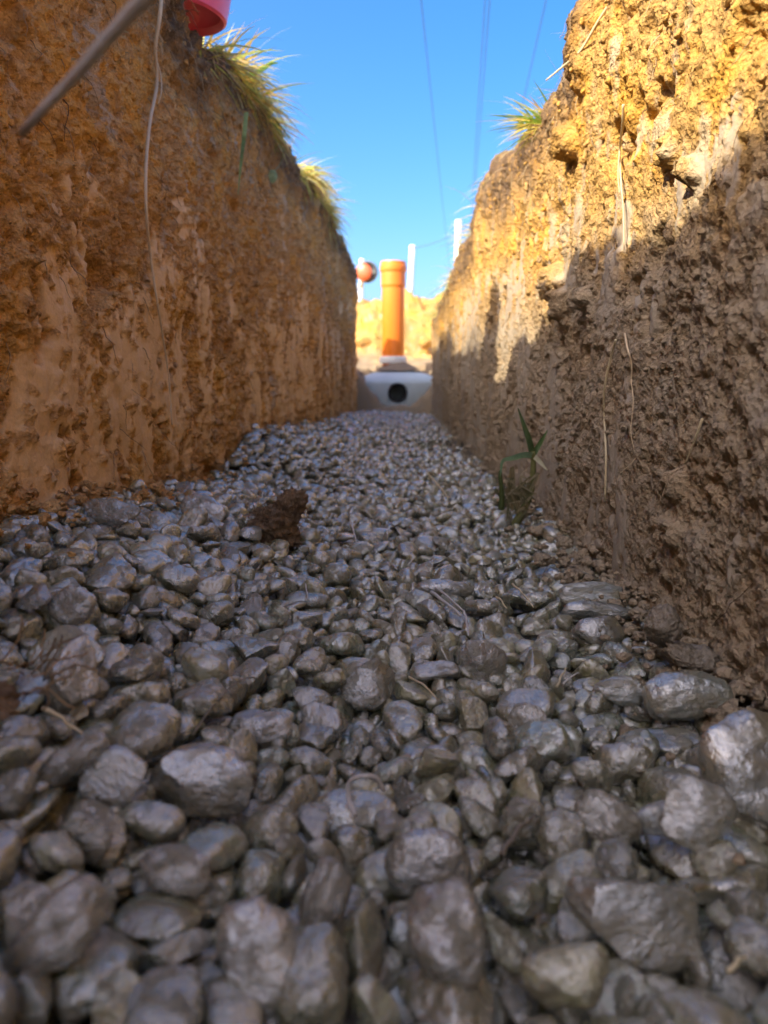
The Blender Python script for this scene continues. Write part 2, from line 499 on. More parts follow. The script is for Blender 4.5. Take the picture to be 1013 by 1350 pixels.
def build_wall(left):
    px, py, nx, ny = wall_path(left)
    arc = np.concatenate([[0], np.cumsum(np.hypot(np.diff(px), np.diff(py)))])+py[0]
    h = (rim_left if left else rim_right)(np.minimum(py, 6)+0*px)
    nz, nt = 290, 26
    n = len(px)
    z0 = -.13
    fr = np.linspace(0, 1, nz)
    Z = z0+(h[:, None]-.03-z0)*fr[None, :]
    U = np.zeros_like(Z)
    NZ = np.zeros_like(Z); NU = np.ones_like(Z)
    a = np.linspace(0, math.pi/2, 7)[1:]
    Zc = h[:, None]-.03+.03*np.sin(a)[None]; Uc = -.03*(1-np.cos(a))[None]+0*Zc
    o = np.concatenate([np.linspace(.01, .10, 10), np.linspace(.12, .5, nt-16)])
    Zt = h[:, None]+0*o[None]; Ut = -.03-o[None]+0*Zt
    Z = np.concatenate([Z, Zc, Zt], 1); U = np.concatenate([U, Uc, Ut], 1)
    NU = np.concatenate([NU, np.cos(a)[None]+0*Zc, 0*Zt], 1); NZ = np.concatenate([NZ, np.sin(a)[None]+0*Zc, 1+0*Zt], 1)
    m = Z.shape[1]
    yy = np.repeat(py, m); A = np.repeat(arc, m); hh = np.repeat(h, m)
    sfl = (Z-U).ravel()                         # unrolled height so that noise carries over the rim
    d, scrape, humus = wall_relief(left, yy, sfl, hh, A)
    out = U.ravel()+d*NU.ravel()
    V = np.stack([np.repeat(px, m)+np.repeat(nx, m)*out, yy+np.repeat(ny, m)*out, Z.ravel()+d*NZ.ravel()], 1)
    i, j = np.meshgrid(np.arange(n-1), np.arange(m-1), indexing='ij')
    q = (i*m+j).ravel()
    F = np.stack([q, q+m, q+m+1, q+1], 1) if not left else np.stack([q, q+1, q+m+1, q+m], 1)
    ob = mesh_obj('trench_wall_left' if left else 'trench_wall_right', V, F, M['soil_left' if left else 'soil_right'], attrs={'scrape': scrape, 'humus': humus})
    return tag(ob, kind='structure'), V.reshape(n, m, 3), scrape.reshape(n, m), h

WL, VL, SL, HLV = build_wall(True)
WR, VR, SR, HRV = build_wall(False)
WL['label'] = 'sheer ochre soil face of the trench on the left with scraped clay patches'
WR['label'] = 'crumbly soil face of the trench on the right, sunlit above and shaded below'

def wall_point(left, y, z):
    """a point on the displaced wall"""
    V = VL if left else VR
    i = int(np.argmin(np.abs(V[:, 50, 1][:len(V)-66]-y))); j = int(np.argmin(np.abs(V[i, :296, 2]-z)))
    return Vector(V[i, j])
def pix_wall(px, py, left, off=.004):
    p = on_wall(px, py, left, 0)
    for k in range(3):
        w = wall_point(left, p.y, p.z)
        o = (w.x-float(wall_left_x(np.array(p.y)))) if left else (float(wall_right_x(np.array(p.y)))-w.x)
        p = on_wall(px, py, left, o+off)
    return p

# loose crumbs stuck to the faces and lying at their feet
I2v, I2f = ico(2)
def crumbs(left, count, seed):
    R = np.random.RandomState(seed)
    V = VL if left else VR; S = SL if left else SR
    ncol = len(V)-66
    vs, fs, cs = [], [], []
    k = 0; guard = 0
    pal = [(.66, .42, .18), (.56, .34, .14), (.45, .27, .12), (.68, .38, .11), (.56, .42, .27)] if left else [(.64, .46, .20), (.55, .38, .17), (.47, .32, .16), (.68, .42, .12), (.54, .43, .29)]
    while k < count and guard < count*9:
        guard += 1
        i = R.randint(90, ncol); j = R.randint(20, 292)
        if S[i, j] > .3: continue
        y = V[i, j, 1]
        if vnoise(np.array([[y*14, V[i, j, 2]*14, 5.0]]), seed)[0] < R.uniform(-.5, .5): continue
        r = float(np.clip(R.lognormal(math.log(.0026), .40), .0014, .0055))*(.6+.4*min(y, 2.0))
        q = I2v*(1+.45*vnoise(I2v*1.7+R.uniform(0, 99, 3), 7)+.35*vnoise(I2v*4.1+R.uniform(0, 99, 3), 8))[:, None]*np.array([R.uniform(.6, 1), R.uniform(.7, 1.1), R.uniform(.7, 1.2)])*r
        vs.append(q+V[i, j]+np.array([(.3 if left else -.3)*r, 0, 0])); fs.append(I2f+len(I2v)*k); cs.append(np.tile(pal[R.randint(len(pal))], (len(I2v), 1)))
        k += 1
    ob = mesh_obj('soil_crumbs', np.concatenate(vs), np.concatenate(fs), M['soil_left' if left else 'soil_right'], WL if left else WR)
    tag(ob, kind='stuff')
crumbs(True, 1500, 3)
crumbs(False, 1700, 4)

def spill(left, count, seed):
    R = np.random.RandomState(seed); vs, fs = [], []
    for k in range(count):
        y = R.uniform(.3, 1) if R.rand() < .45 else R.uniform(.8, 4.5); away = abs(R.normal(0, .035))
        x = float(wall_left_x(np.array(y)))+away if left else float(wall_right_x(np.array(y)))-away
        r = float(np.clip(R.lognormal(math.log(.0038), .5), .0015, .014))
        q = I2v*(1+.45*vnoise(I2v*1.7+R.uniform(0, 99, 3), 7)+.35*vnoise(I2v*4.1+R.uniform(0, 99, 3), 8))[:, None]*np.array([R.uniform(.7, 1.2), R.uniform(.7, 1.2), R.uniform(.5, .9)])*r
        z = float(gravel_z(np.array(x), np.array(y)))+R.uniform(-.006, .012)+max(0, .02-away)*.5
        vs.append(q+np.array([x, y, z])); fs.append(I2f+len(I2v)*k)
    tag(mesh_obj('fallen_soil', np.concatenate(vs), np.concatenate(fs), M['soil_left' if left else 'soil_right'], WL if left else WR), kind='stuff')
spill(True, 420, 31)
spill(False, 1300, 32)

def rootlets(left, count, seed):
    R = np.random.RandomState(seed); V = VL if left else VR; H = HLV if left else HRV
    ncol = len(V)-66; B = Bag()
    for k in range(count):
        i = R.randint(110, ncol); y = V[i, 50, 1]
        up = R.rand() < .55
        j = int(np.clip(295-abs(R.normal(0, 26 if up else 130)), 60, 297))
        p = Vector(V[i, j]); sx = 1 if left else -1
        L = R.uniform(.015, .055)*(1.6 if up else 1); n = 6
        d = Vector((sx*R.uniform(.1, .8), R.normal(0, .5), -R.uniform(.1, 1))).normalized(); pts = [p-Vector((sx*.003, 0, 0))]
        for q in range(n):
            d = (d+Vector((R.normal(0, .25), R.normal(0, .35), -.28+R.normal(0, .2)))).normalized(); e = pts[-1]+d*L/n
            w = wall_point(left, e.y, e.z)
            if sx*(e.x-w.x) < .001: e.x = w.x+sx*.0015
            pts.append(e)
        r = R.uniform(.00028, .0006)*(1+.3*y)
        v, f = tube(pts, [r*(1-.6*t/n) for t in range(n+1)], 3)
        B.add(v, f, [(.42, .32, .20), (.30, .21, .13), (.55, .44, .28), (.20, .14, .09)][R.randint(4)])
    tag(B.obj('hair_roots', M['crumb'], WL if left else WR), kind='stuff')
rootlets(True, 1100, 13)
rootlets(False, 420, 14)

# ---------------------------------------------------------------- trench floor, pit and field
xs = np.linspace(-.50, .36, 60); ys = np.concatenate([np.linspace(-2.5, 0, 20, False), np.linspace(0, 5.0, 180)])
X, Y = np.meshgrid(xs, ys); xf, yf = X.ravel(), Y.ravel()
zf = gravel_z(xf, yf)-.043+.022*ss(yf, 1.25, 1.5)+.006*fbm(np.stack([xf*30, yf*30, xf*0], 1), 3, 5)
i, j = np.meshgrid(np.arange(len(ys)-1), np.arange(len(xs)-1), indexing='ij'); q = (i*len(xs)+j).ravel()
tag(mesh_obj('trench_floor', np.stack([xf, yf, zf], 1), np.stack([q, q+1, q+len(xs)+1, q+len(xs)], 1), M['floor']), 'wet dark mud of the trench bottom between the gravel stones', kind='structure')

CH = Vector((-.030, 5.38, 0))           # chamber axis
def pit_z(x, y):
    dx = np.maximum(np.abs(x+.05)-.95, 0); dy = np.maximum(np.abs(y-6.15)-1.10, 0)
    d = np.hypot(dx, dy)
    P = np.stack([x, y, 0*x], 1)
    g = .86+.05*fbm(P*1.2, 2, 3)
    lumps = .20*np.abs(fbm(P*2.6, 4, 9))+.10*np.abs(fbm(P*7, 4, 10))
    slope = ss(d, -.02, .55)
    z = .27+.10*ss(y, 5.8, 7.2)+(g-.31)*slope + lumps*(.35+.9*slope)
    # soil heaped on and round the chamber
    r = np.hypot(x-CH.x, y-CH.y)
    cap = .345-.24*r+.02*fbm(P*14, 3, 12)
    z = np.where(r < .42, np.minimum(np.maximum(cap, .20), z+.1), z)
    # V shaped bank in front of it
    side = np.abs(x-CH.x+.02*fbm(P*6, 2, 19))
    v = .025+.02*fbm(P*np.array([22, 4, 1]), 3, 33)+1.4*(np.sqrt(np.maximum(side-.055, 0)**2+.06**2)-.06)+.030*fbm(P*11, 4, 13)
    v = np.minimum(v, .275)
    yf = 5.38-np.sqrt(np.maximum(.305**2-(x-CH.x)**2, .0))
    fr = 1-ss(y, yf+.01, yf+.05)
    z = np.where(np.abs(x-CH.x) < .6, z*(1-fr)+v*fr, z)
    z = np.where(r < .285, -.12, z)
    mouth = ss(y, 4.86, 4.95)
    return z*mouth + (-.12)*(1-mouth)
xs = np.linspace(-1.9, 1.9, 200); ys = np.concatenate([np.linspace(4.8, 5.3, 60, False), np.linspace(5.3, 9.3, 190)])
X, Y = np.meshgrid(xs, ys); xf, yf = X.ravel(), Y.ravel()
i, j = np.meshgrid(np.arange(len(ys)-1), np.arange(len(xs)-1), indexing='ij'); q = (i*len(xs)+j).ravel()
zp = pit_z(xf, yf)
nz_ = np.zeros(len(xf))
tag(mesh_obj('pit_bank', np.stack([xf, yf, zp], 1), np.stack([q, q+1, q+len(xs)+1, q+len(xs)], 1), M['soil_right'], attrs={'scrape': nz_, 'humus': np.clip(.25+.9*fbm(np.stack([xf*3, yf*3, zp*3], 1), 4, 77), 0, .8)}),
    'sunlit heaped soil of the open pit round the orange riser at the trench end', kind='structure')

angles, radii = np.meshgrid(np.linspace(0, 2*math.pi, 64), np.linspace(0, .17, 24))
capx, capy = (CH.x+radii*np.cos(angles)).ravel(), (CH.y+radii*np.sin(angles)).ravel()
radii = radii.ravel()
capz = .352-.46*radii+.012*fbm(np.stack([capx*13, capy*13, capx*0], 1), 4, 12)-.35*np.maximum(radii-.30, 0)
i, j = np.meshgrid(np.arange(23), np.arange(63), indexing='ij'); q = (i*64+j).ravel()
tag(mesh_obj('soil_cap', np.stack([capx, capy, capz], 1), np.stack([q, q+1, q+65, q+64], 1), M['soil_right'], attrs={'scrape': 0*capx, 'humus': 0*capx+.6}),
    'brown soil spread over the top of the grey chamber round the orange pipe', kind='structure')
fv, ff = [], []
def quad(x0, x1, y0, y1, z):
    o = len(fv); fv.extend([(x0, y0, z), (x1, y0, z), (x1, y1, z), (x0, y1, z)]); ff.append((o, o+1, o+2, o+3))
for (x0, x1, z) in ((-600, -.80, .83), (.72, 600, .56)):
    quad(x0, x1, -600, 4.97, z)
quad(-600, -1.88, 4.97, 9.25, .80); quad(1.88, 600, 4.97, 9.25, .78); quad(-600, 600, 9.25, 900, .80)
tag(mesh_obj('field', fv, ff, M['field'], smooth=False), 'dry meadow ground at the top of the trench reaching to the horizon', kind='structure')

# ---------------------------------------------------------------- gravel
# resting places of the stones: x, y, z in 0.1 mm, rotation in 1/100, shape, size in mm
STONES = np.array([
-356,2505,104,3,-57,-77,-30,18,39,202,2633,-59,52,8,-21,83,23,45,673,2657,59,2,-10,-96,-24,26,36,-1153,2421,224,76,3,-18,-62,8,42,-1047,2801,158,-2,-6,-99,12,12,38,-1469,3901,430,-71,-17,4,-69,19,46,
-833,2237,264,62,12,-1,78,5,31,-178,2810,41,58,25,-40,-66,20,40,544,3144,26,53,-25,25,77,26,41,-1222,3284,279,48,88,-4,-3,15,35,1572,2805,28,25,-88,39,-12,4,31,1535,3730,-131,-5,84,-51,18,7,46,
863,3324,-50,17,-95,-26,-6,14,42,1669,3498,-171,19,33,90,-21,5,52,-266,3859,-38,97,26,-1,-4,9,52,-666,3213,17,-69,-29,-62,-22,17,40,1522,2907,-210,-88,-31,31,-21,20,38,-931,3122,51,8,69,71,-13,25,40,
889,3651,-7,37,6,31,-87,18,32,-641,2382,74,50,-2,-14,85,14,36,-902,3251,179,11,83,54,-7,11,46,714,3798,-71,-59,-42,-54,43,20,35,-1504,2870,407,19,13,1,97,14,26,947,4629,4,95,21,-24,-4,4,45,
-40,3411,-78,-10,93,35,0,8,41,-2173,4456,689,98,16,-3,-11,28,56,-686,3486,112,26,21,94,6,18,33,-1277,4474,381,98,-5,-4,20,20,38,1472,4575,-88,-84,51,11,15,10,43,-1437,3019,377,60,-69,-40,-8,21,22,
2035,3914,-82,-14,69,-69,-16,0,39,1168,2470,-22,-53,7,-13,-84,6,38,-892,2577,173,-40,-82,-39,-9,27,28,1698,4305,-157,-7,88,-44,17,20,45,-1000,2207,263,-46,49,73,-12,24,29,-1828,3072,529,-92,-11,33,19,18,29,
-1266,2185,309,9,-74,-9,-65,20,23,-98,2486,1,-30,-85,1,43,26,29,1276,2864,-85,-36,-56,-41,-63,5,32,448,2860,-12,-24,26,74,-58,23,29,1627,3486,-10,-18,94,-8,26,12,24,69,3092,-143,-75,-24,-43,-46,4,39,
-1435,3128,313,93,24,25,-14,0,34,-2454,5904,791,-97,-16,17,-10,20,46,-260,3583,-183,32,-53,60,50,26,46,928,5205,0,-23,14,-6,-96,16,46,-2406,5092,727,-23,-27,2,-94,18,46,-1398,4979,376,-15,-89,40,16,4,40,
1868,3717,-107,54,4,3,84,9,40,906,2654,-95,62,30,11,-71,12,32,-2245,3893,646,17,-84,-52,-2,5,46,-1927,3254,608,-29,-14,-83,46,26,34,787,2941,41,-77,-10,16,-60,22,24,22,4962,1,82,8,8,-57,11,43,
-817,4041,24,81,-12,-47,33,18,30,1865,4910,-113,9,-15,-12,98,24,50,1077,3314,61,-61,-34,1,71,4,24,438,3777,27,7,89,-32,-32,19,27,1622,3120,14,-55,18,9,-81,6,20,739,4262,53,-28,-1,-93,22,25,35,
-1445,2488,419,24,-88,35,21,23,26,-458,3583,91,13,-71,-68,-7,27,26,-1753,2677,511,96,25,7,-10,16,40,835,2948,-77,-8,92,-37,-12,23,40,487,2646,-114,20,-67,-66,29,14,24,649,4512,109,50,51,60,36,4,32,
-1470,2334,259,-9,0,-98,-17,12,40,202,3700,4,-41,11,30,-85,25,35,1178,4191,35,-80,31,-37,-34,26,29,1101,2807,-184,-93,-17,12,-30,15,29,-2002,6416,638,15,-96,10,21,4,37,-620,3910,24,-88,17,13,-42,16,36,
-1969,3530,599,28,-83,-27,39,26,31,-510,6185,102,22,84,49,-4,15,45,-2655,4814,729,3,-38,-92,-13,25,41,-1812,3148,373,34,19,-16,-90,12,44,441,3979,-14,6,-47,-74,-48,16,32,-1679,4344,619,6,35,-94,2,25,29,
211,4265,76,-16,-24,-86,43,24,32,-1630,4302,465,22,96,-6,15,6,36,555,4463,-135,89,-8,36,-27,4,46,-583,4328,23,92,-18,8,-34,6,32,763,4063,-29,17,82,-17,52,20,34,-602,4642,43,96,-6,-11,-25,25,33,
534,5161,-52,-55,-36,18,-73,27,31,-961,4114,196,56,48,4,68,25,29,-724,2893,53,-29,-91,-13,-28,5,32,195,4107,-76,30,9,89,-34,26,35,-1114,5101,247,35,79,30,41,20,38,912,2604,-17,12,86,13,48,23,17,
312,3364,-25,-23,-74,-64,-4,16,34,-1160,5487,337,99,-8,8,-1,24,40,-1861,5330,471,28,-89,35,9,2,33,1068,4118,-94,10,-9,-99,-7,27,31,-659,5099,100,-4,4,99,12,20,31,-891,3860,-44,-98,-20,-5,0,15,25,
-82,2806,-105,52,1,25,-81,0,22,-741,5504,211,-12,47,-86,-12,20,32,-2069,4086,579,-17,94,-25,12,22,38,248,3109,-15,94,-32,8,-13,6,27,-2304,5493,731,-30,1,-29,-91,26,39,-2362,6780,658,20,46,-84,-21,25,46,
-1611,6194,378,-22,-78,-59,1,4,37,-52,3648,40,-5,76,64,-5,7,26,-46,4310,-10,-22,-91,-33,-13,22,28,84,5565,-50,94,-18,10,-28,27,40,-557,3342,100,6,43,-40,81,15,19,-1390,2088,418,69,-53,50,-2,26,29,
2313,5083,-85,-20,97,6,-11,5,34,-387,3409,21,-77,-42,-42,22,9,24,81,3525,91,-12,-22,-1,97,17,25,-1701,4022,533,-59,-3,23,77,13,25,1496,5150,-115,17,-7,14,-97,9,39,-1426,4249,267,-5,-99,8,-5,10,41,
-2802,6065,903,98,-10,-10,13,8,36,-27,6109,2,-20,74,-56,-31,13,34,-2555,4895,921,14,46,84,25,23,29,619,5529,-26,82,-39,13,-40,11,44,-2977,5503,894,-41,55,-70,22,26,45,586,2966,-118,-32,7,92,-22,14,28,
-2018,4634,485,-37,-16,-31,86,17,46,-1769,6642,501,20,-30,93,-5,4,36,1531,3127,-72,30,61,-72,-18,13,20,185,6289,-5,67,8,-11,-73,13,43,551,3891,-259,-36,4,-34,86,24,46,-740,8357,152,63,-2,-5,-78,18,41,
-1712,4611,533,66,32,5,-67,17,35,-547,5319,140,-18,2,-92,34,20,26,508,3657,-119,-76,-4,45,46,15,24,-1799,3847,396,11,-85,-52,-3,6,46,-978,7382,131,99,5,-1,-11,9,47,-1276,2950,220,-18,-56,-81,3,11,23,
1522,8046,-56,-2,-2,-97,26,15,42,-108,4718,-62,32,71,-58,-22,22,31,1523,5331,-21,-38,-6,-60,70,26,28,-1674,3524,433,-29,60,-62,41,23,34,1824,5322,-73,10,-99,-1,13,14,26,-1161,3015,162,73,5,11,-68,27,16,
1621,4724,-52,23,-26,-24,91,6,30,-896,5239,121,-43,31,-47,-71,24,34,-1626,3636,215,92,-25,0,-31,3,47,1957,5996,-16,19,56,76,26,23,29,-2119,5839,627,12,-64,67,37,20,25,-1176,4796,254,6,-78,32,-53,20,30,
1653,6154,-139,21,-3,-86,46,21,33,119,4695,-114,-59,5,12,80,9,47,332,7433,-37,-52,-75,25,32,24,43,-811,4264,74,3,-4,63,78,10,24,991,2487,-64,55,-26,-45,66,12,25,-1136,4257,212,76,0,26,60,2,36,
841,7550,26,86,-20,-7,-47,2,41,-1781,5780,476,6,88,40,-25,0,35,-1388,5439,295,29,-25,18,-91,11,43,-268,4461,-152,34,65,-68,3,1,38,-2689,5626,841,19,10,74,-64,26,31,-2348,3846,765,2,-7,-100,-5,5,37,
-2499,8630,721,25,-50,76,34,8,43,-1882,4210,562,-24,-20,74,-59,18,23,-479,5336,-99,66,28,44,54,15,37,-1870,3736,558,8,-99,14,0,18,18,-957,5742,218,74,40,-26,47,4,31,-1564,5585,403,-55,7,-25,79,13,27,
1662,3303,-229,12,-13,5,98,27,46,-1381,3523,193,-59,8,-71,38,1,30,861,6391,-5,95,5,-20,-25,10,38,-2101,5297,522,-21,49,15,-83,26,33,1369,7174,-88,64,-74,10,19,26,31,-1760,3415,213,96,17,22,3,14,45,
-1767,3140,273,46,64,59,17,23,30,-2446,4164,763,-13,-91,-15,37,4,33,-208,4547,-74,-67,15,-52,-51,18,21,2008,4539,-16,-75,16,1,-65,8,34,1389,4895,-88,70,2,-29,-65,18,23,-1100,2648,93,-26,-23,-40,-85,25,23,
-1449,7030,371,3,-26,96,-11,6,32,-2792,5317,908,-7,-37,44,-82,6,25,-870,6050,201,53,-1,-13,-84,18,30,-1231,3130,203,26,46,85,-6,5,22,1944,6378,-41,-50,73,-35,31,17,32,-2842,4754,965,26,-97,2,2,15,42,
562,4068,-64,-3,-64,16,75,4,25,-894,6660,188,-40,-9,15,90,26,30,1296,6384,13,-24,78,-51,26,18,26,-2095,3666,658,23,-42,75,-46,26,20,346,5212,-42,85,-20,18,46,16,25,-321,4565,-24,18,-70,65,-22,25,21,
-1255,6396,251,-23,-10,-3,-97,15,29,-2843,7469,873,70,-60,6,38,26,28,1519,2506,18,-7,36,-92,-13,10,35,947,4282,-5,-53,-21,-82,0,17,18,-3594,6789,1017,13,-25,62,-73,13,37,1102,4855,-156,-55,66,-51,0,20,43,
341,3239,-103,-15,-28,24,92,14,27,2274,6011,-61,73,-62,-25,13,13,37,53,3927,-26,-46,-84,24,-18,2,25,1141,6029,-18,-55,-46,49,49,26,40,656,3099,-211,-10,85,47,21,10,31,-3378,7424,970,91,8,19,36,6,29,
696,2747,-159,16,-64,-53,-53,26,32,-3,4097,-32,49,-65,57,-11,23,22,1423,6386,-114,-27,-18,-89,-31,13,29,-793,2548,16,38,-89,-6,23,20,22,-249,4083,-83,-44,86,19,-20,10,36,-956,5065,90,-11,62,-64,45,15,29,
-2267,8155,678,-39,6,30,87,25,33,1625,3797,18,39,-76,45,-27,26,28,-2124,5085,634,37,-17,39,82,4,22,870,6990,-50,45,-84,-21,21,6,34,-1036,8998,129,-5,53,75,-40,17,46,-1420,2598,257,37,19,46,-79,8,45,
-1623,2912,337,-11,70,-63,32,26,23,186,5904,-49,20,51,-80,-25,4,32,-1147,6558,272,74,53,-35,-22,20,26,1950,8980,-78,-65,74,-17,4,26,43,-729,4499,108,-18,75,-7,63,15,21,-2087,8789,534,66,-16,47,-56,17,36,
-1853,3887,555,-24,7,-37,90,20,14,-1152,3698,-12,-26,-41,13,86,27,23,1817,4028,-54,35,-12,25,-90,21,27,-3264,6422,1017,31,-35,-73,50,17,32,-957,5309,274,-72,49,45,22,18,20,1039,8490,-122,-7,-93,-11,35,25,46,
1076,4389,-95,6,-16,19,97,0,39,-1345,6184,247,-50,-50,-23,-67,8,30,-1374,6604,310,35,-1,-42,84,27,30,608,6188,9,13,-65,73,-17,10,40,434,6586,-60,-59,22,-51,58,18,34,-332,5767,29,-7,49,86,-17,6,46,
-2533,7097,713,-15,-47,84,22,13,42,2423,6832,-48,7,23,-77,-60,27,31,1529,3108,-208,31,-1,90,31,19,19,-2135,7453,481,-11,-95,28,5,18,46,791,5920,-80,97,5,14,-18,17,25,-2298,7253,606,46,-10,77,43,13,36,
-2948,5762,1056,0,22,-19,-96,20,20,-29,7092,-27,-41,-43,-14,79,2,33,-98,3171,-52,67,-30,11,-67,26,18,613,7352,-57,-16,-78,59,10,7,45,-282,4742,-19,-70,27,-31,59,17,21,2276,5012,-25,-2,51,-80,-32,3,22,
1074,5540,-11,84,28,13,-45,13,26,-1623,3402,302,56,60,15,56,20,21,2113,5119,-146,-30,81,-50,-10,10,28,-2588,4651,794,-30,71,64,6,19,15,-2616,6416,879,26,-51,-78,24,18,26,-2035,6104,540,25,-39,13,-88,9,34,
-1763,5498,474,-61,34,1,72,27,28,1369,3954,-203,9,37,25,89,11,21,1088,5732,-6,-83,45,32,7,27,31,-1941,9298,565,-94,16,9,-28,18,34,1156,2950,-68,-17,25,75,60,1,21,-584,6792,-5,31,57,71,-27,4,34,
934,5804,-118,81,50,-1,32,7,30,-851,2704,40,-9,12,-97,20,5,21,-1277,2757,215,-51,-48,-18,69,13,21,-1525,4667,375,-11,-52,-18,83,4,19,-3107,5926,1015,-70,-1,-31,-65,17,31,199,7763,30,-13,-94,28,14,20,32,
-1236,4524,139,-20,-4,-96,17,14,30,1355,5899,-73,-67,-62,9,40,1,21,1457,4357,-182,47,-62,-25,58,7,25,543,8570,26,44,-19,52,-71,17,46,-1408,3282,148,-23,-85,41,-25,26,29,-222,6295,-30,48,1,55,-68,26,32,
-1796,2864,420,38,-2,42,-83,14,30,1490,4019,-122,-30,-16,-92,18,0,29,1528,6513,-30,34,29,70,-56,18,23,1482,6735,-46,-13,10,-10,98,8,36,334,5144,-162,-64,8,-6,-76,9,37,1087,3590,-59,-27,-84,-32,-35,26,25,
-284,6838,-31,12,79,60,-2,0,32,-1410,3681,252,12,-39,91,12,22,19,2422,11381,-24,-98,-10,-15,3,6,46,-1841,8854,525,1,-97,-25,5,20,28,-1140,5973,220,93,13,-25,-23,9,40,79,10192,-13,-65,-6,2,-75,15,39,
1205,4977,20,28,55,-78,0,2,26,-203,8089,56,31,-55,-69,35,21,29,-1611,5287,363,80,-9,5,-60,2,36,-922,7591,153,-2,22,51,83,7,38,-493,11047,-29,34,-12,4,-93,21,46,547,4848,-132,96,7,22,15,1,36,
-594,2492,-89,17,47,84,20,24,38,1780,6246,-46,-15,85,-48,17,26,23,88,8603,41,-7,63,77,1,20,31,-166,5463,-66,-48,74,44,18,14,23,-1253,9761,292,13,-2,98,-14,18,32,-165,6995,-87,-59,60,2,53,21,31,
-2792,8225,753,15,11,-51,84,10,43,884,6126,-1,4,11,90,-43,12,32,-711,9567,55,-49,-2,38,78,6,41,-3100,6554,967,17,-48,-85,15,26,23,579,7943,-64,-20,6,97,11,24,35,-2624,5437,785,-46,6,-47,75,2,31,
2213,6427,-19,26,96,-7,-2,0,25,2400,10266,-34,-12,-6,98,-17,16,41,-2264,6134,681,30,5,-12,-95,25,25,63,2754,-252,33,-93,13,11,6,32,-651,4132,60,-4,68,-72,17,22,17,-1603,7356,428,6,-51,-86,6,18,24,
1667,12175,-12,16,33,-6,-93,17,42,-1053,4020,-109,49,-5,-9,87,26,42,2058,5376,-50,-36,-19,8,91,6,29,1228,5510,9,-78,-10,-61,-9,4,19,-826,3042,-123,19,-46,87,0,23,34,1787,6874,-34,65,31,-1,-70,17,31,
-2227,4845,648,-6,6,49,-87,15,27,-290,4908,-65,91,17,-10,36,22,24,-1905,7941,463,20,-85,49,6,11,36,-1505,3920,284,1,-37,93,4,11,38,1465,5568,-107,17,-79,-57,-17,6,23,-3434,9698,775,27,-7,-21,-94,18,46,
-1927,8377,453,88,-1,4,47,22,38,-1685,6450,405,-1,-1,83,-56,6,28,1628,7038,43,96,19,22,0,20,20,-1740,9347,365,3,-85,-52,-4,20,38,-637,7198,38,-41,-19,66,60,15,26,-915,3947,174,-55,-83,-5,-8,4,16,
-1055,7988,152,46,-13,2,-88,12,44,260,4870,-52,-82,22,-9,52,7,22,2191,6333,-123,50,-3,-3,87,9,47,1211,5231,-9,50,16,-6,-85,25,19,-1599,8340,388,15,19,97,8,20,27,2466,7116,1,-3,42,-90,-15,25,22,
1794,5349,-190,15,-96,-24,2,8,31,-1317,7335,292,-11,-45,-87,16,26,29,947,7383,-124,-34,-70,-63,-1,25,43,-556,9836,111,10,0,-8,99,21,33,-2793,5170,861,12,28,95,11,17,25,1782,6666,-99,-87,7,22,43,2,24,
-28,4677,-1,-49,-30,-33,-75,1,19,-511,3220,14,-20,-55,42,69,21,22,312,4650,-65,36,-75,-50,24,8,26,-1808,7445,460,-59,-20,-5,-78,19,32,-3463,6207,1065,88,-37,-28,-4,15,21,2436,7366,-79,93,14,20,26,16,31,
1833,4551,-166,-4,27,73,63,25,29,918,6040,-113,10,5,-68,72,18,28,1110,3099,-220,99,-11,11,-6,27,45,351,5399,-17,-73,-48,30,38,10,20,-332,7569,29,31,19,11,-93,7,26,2192,10604,-62,1,-2,96,-27,16,38,
2438,9912,-57,85,-26,-12,44,3,52,1076,7863,-106,-34,12,-39,85,15,36,374,2701,-196,-61,-46,6,64,21,20,-184,6043,17,50,-64,-5,-58,16,25,-1270,2930,136,-8,61,-66,43,22,18,-1965,11581,433,-4,15,-98,10,20,33,
538,2880,-190,-32,-8,94,-7,24,23,2309,6524,-9,-6,13,95,-30,2,24,669,7028,-43,51,-36,68,-39,17,26,305,3819,-105,-19,-14,-51,83,17,29,101,3339,-149,-91,15,37,-11,23,23,-778,6891,44,-34,-27,-90,5,16,34,
-2535,7890,743,-58,-70,-33,-25,16,25,-2941,8076,839,91,-24,26,-23,6,30,226,5041,-81,30,70,-24,-61,6,20,-407,7064,-74,2,-78,39,-49,4,30,-1036,4857,158,-28,-69,-56,-36,10,20,1627,7790,-112,38,41,82,13,27,38,
-3053,7293,835,1,-38,48,-79,6,30,1235,7905,16,-25,-84,46,14,23,29,1905,4416,-74,-64,-68,29,21,3,24,-476,7971,3,87,-38,33,4,21,27,-1974,5615,587,-3,-69,71,-10,23,22,-1438,5962,160,29,62,-33,65,8,35,
1733,5507,-127,79,-48,-38,1,6,30,-1260,5236,178,18,-76,-19,60,0,41,-2848,6287,924,-56,70,-29,-34,18,23,1587,5738,-63,81,16,-5,56,12,22,-464,4566,-155,-3,50,-53,-68,6,27,-763,7813,26,-54,20,24,78,19,43,
360,10705,-9,2,21,95,22,12,38,-1816,6320,472,-6,57,66,-48,26,21,1955,5226,-171,-43,-31,-48,70,11,22,-2502,7405,692,61,38,-32,61,18,29,-1773,3296,449,36,40,85,0,2,18,1787,12911,-45,4,-92,-40,4,20,46,
451,3135,-97,33,-16,-92,15,7,17,-1220,3949,242,-82,28,43,-26,20,35,-1513,8800,371,-28,15,26,-91,17,30,-2945,9003,863,-27,45,76,-39,26,28,312,5676,-40,27,-69,-51,-43,6,17,-3590,9858,926,-56,27,-6,-78,8,37,
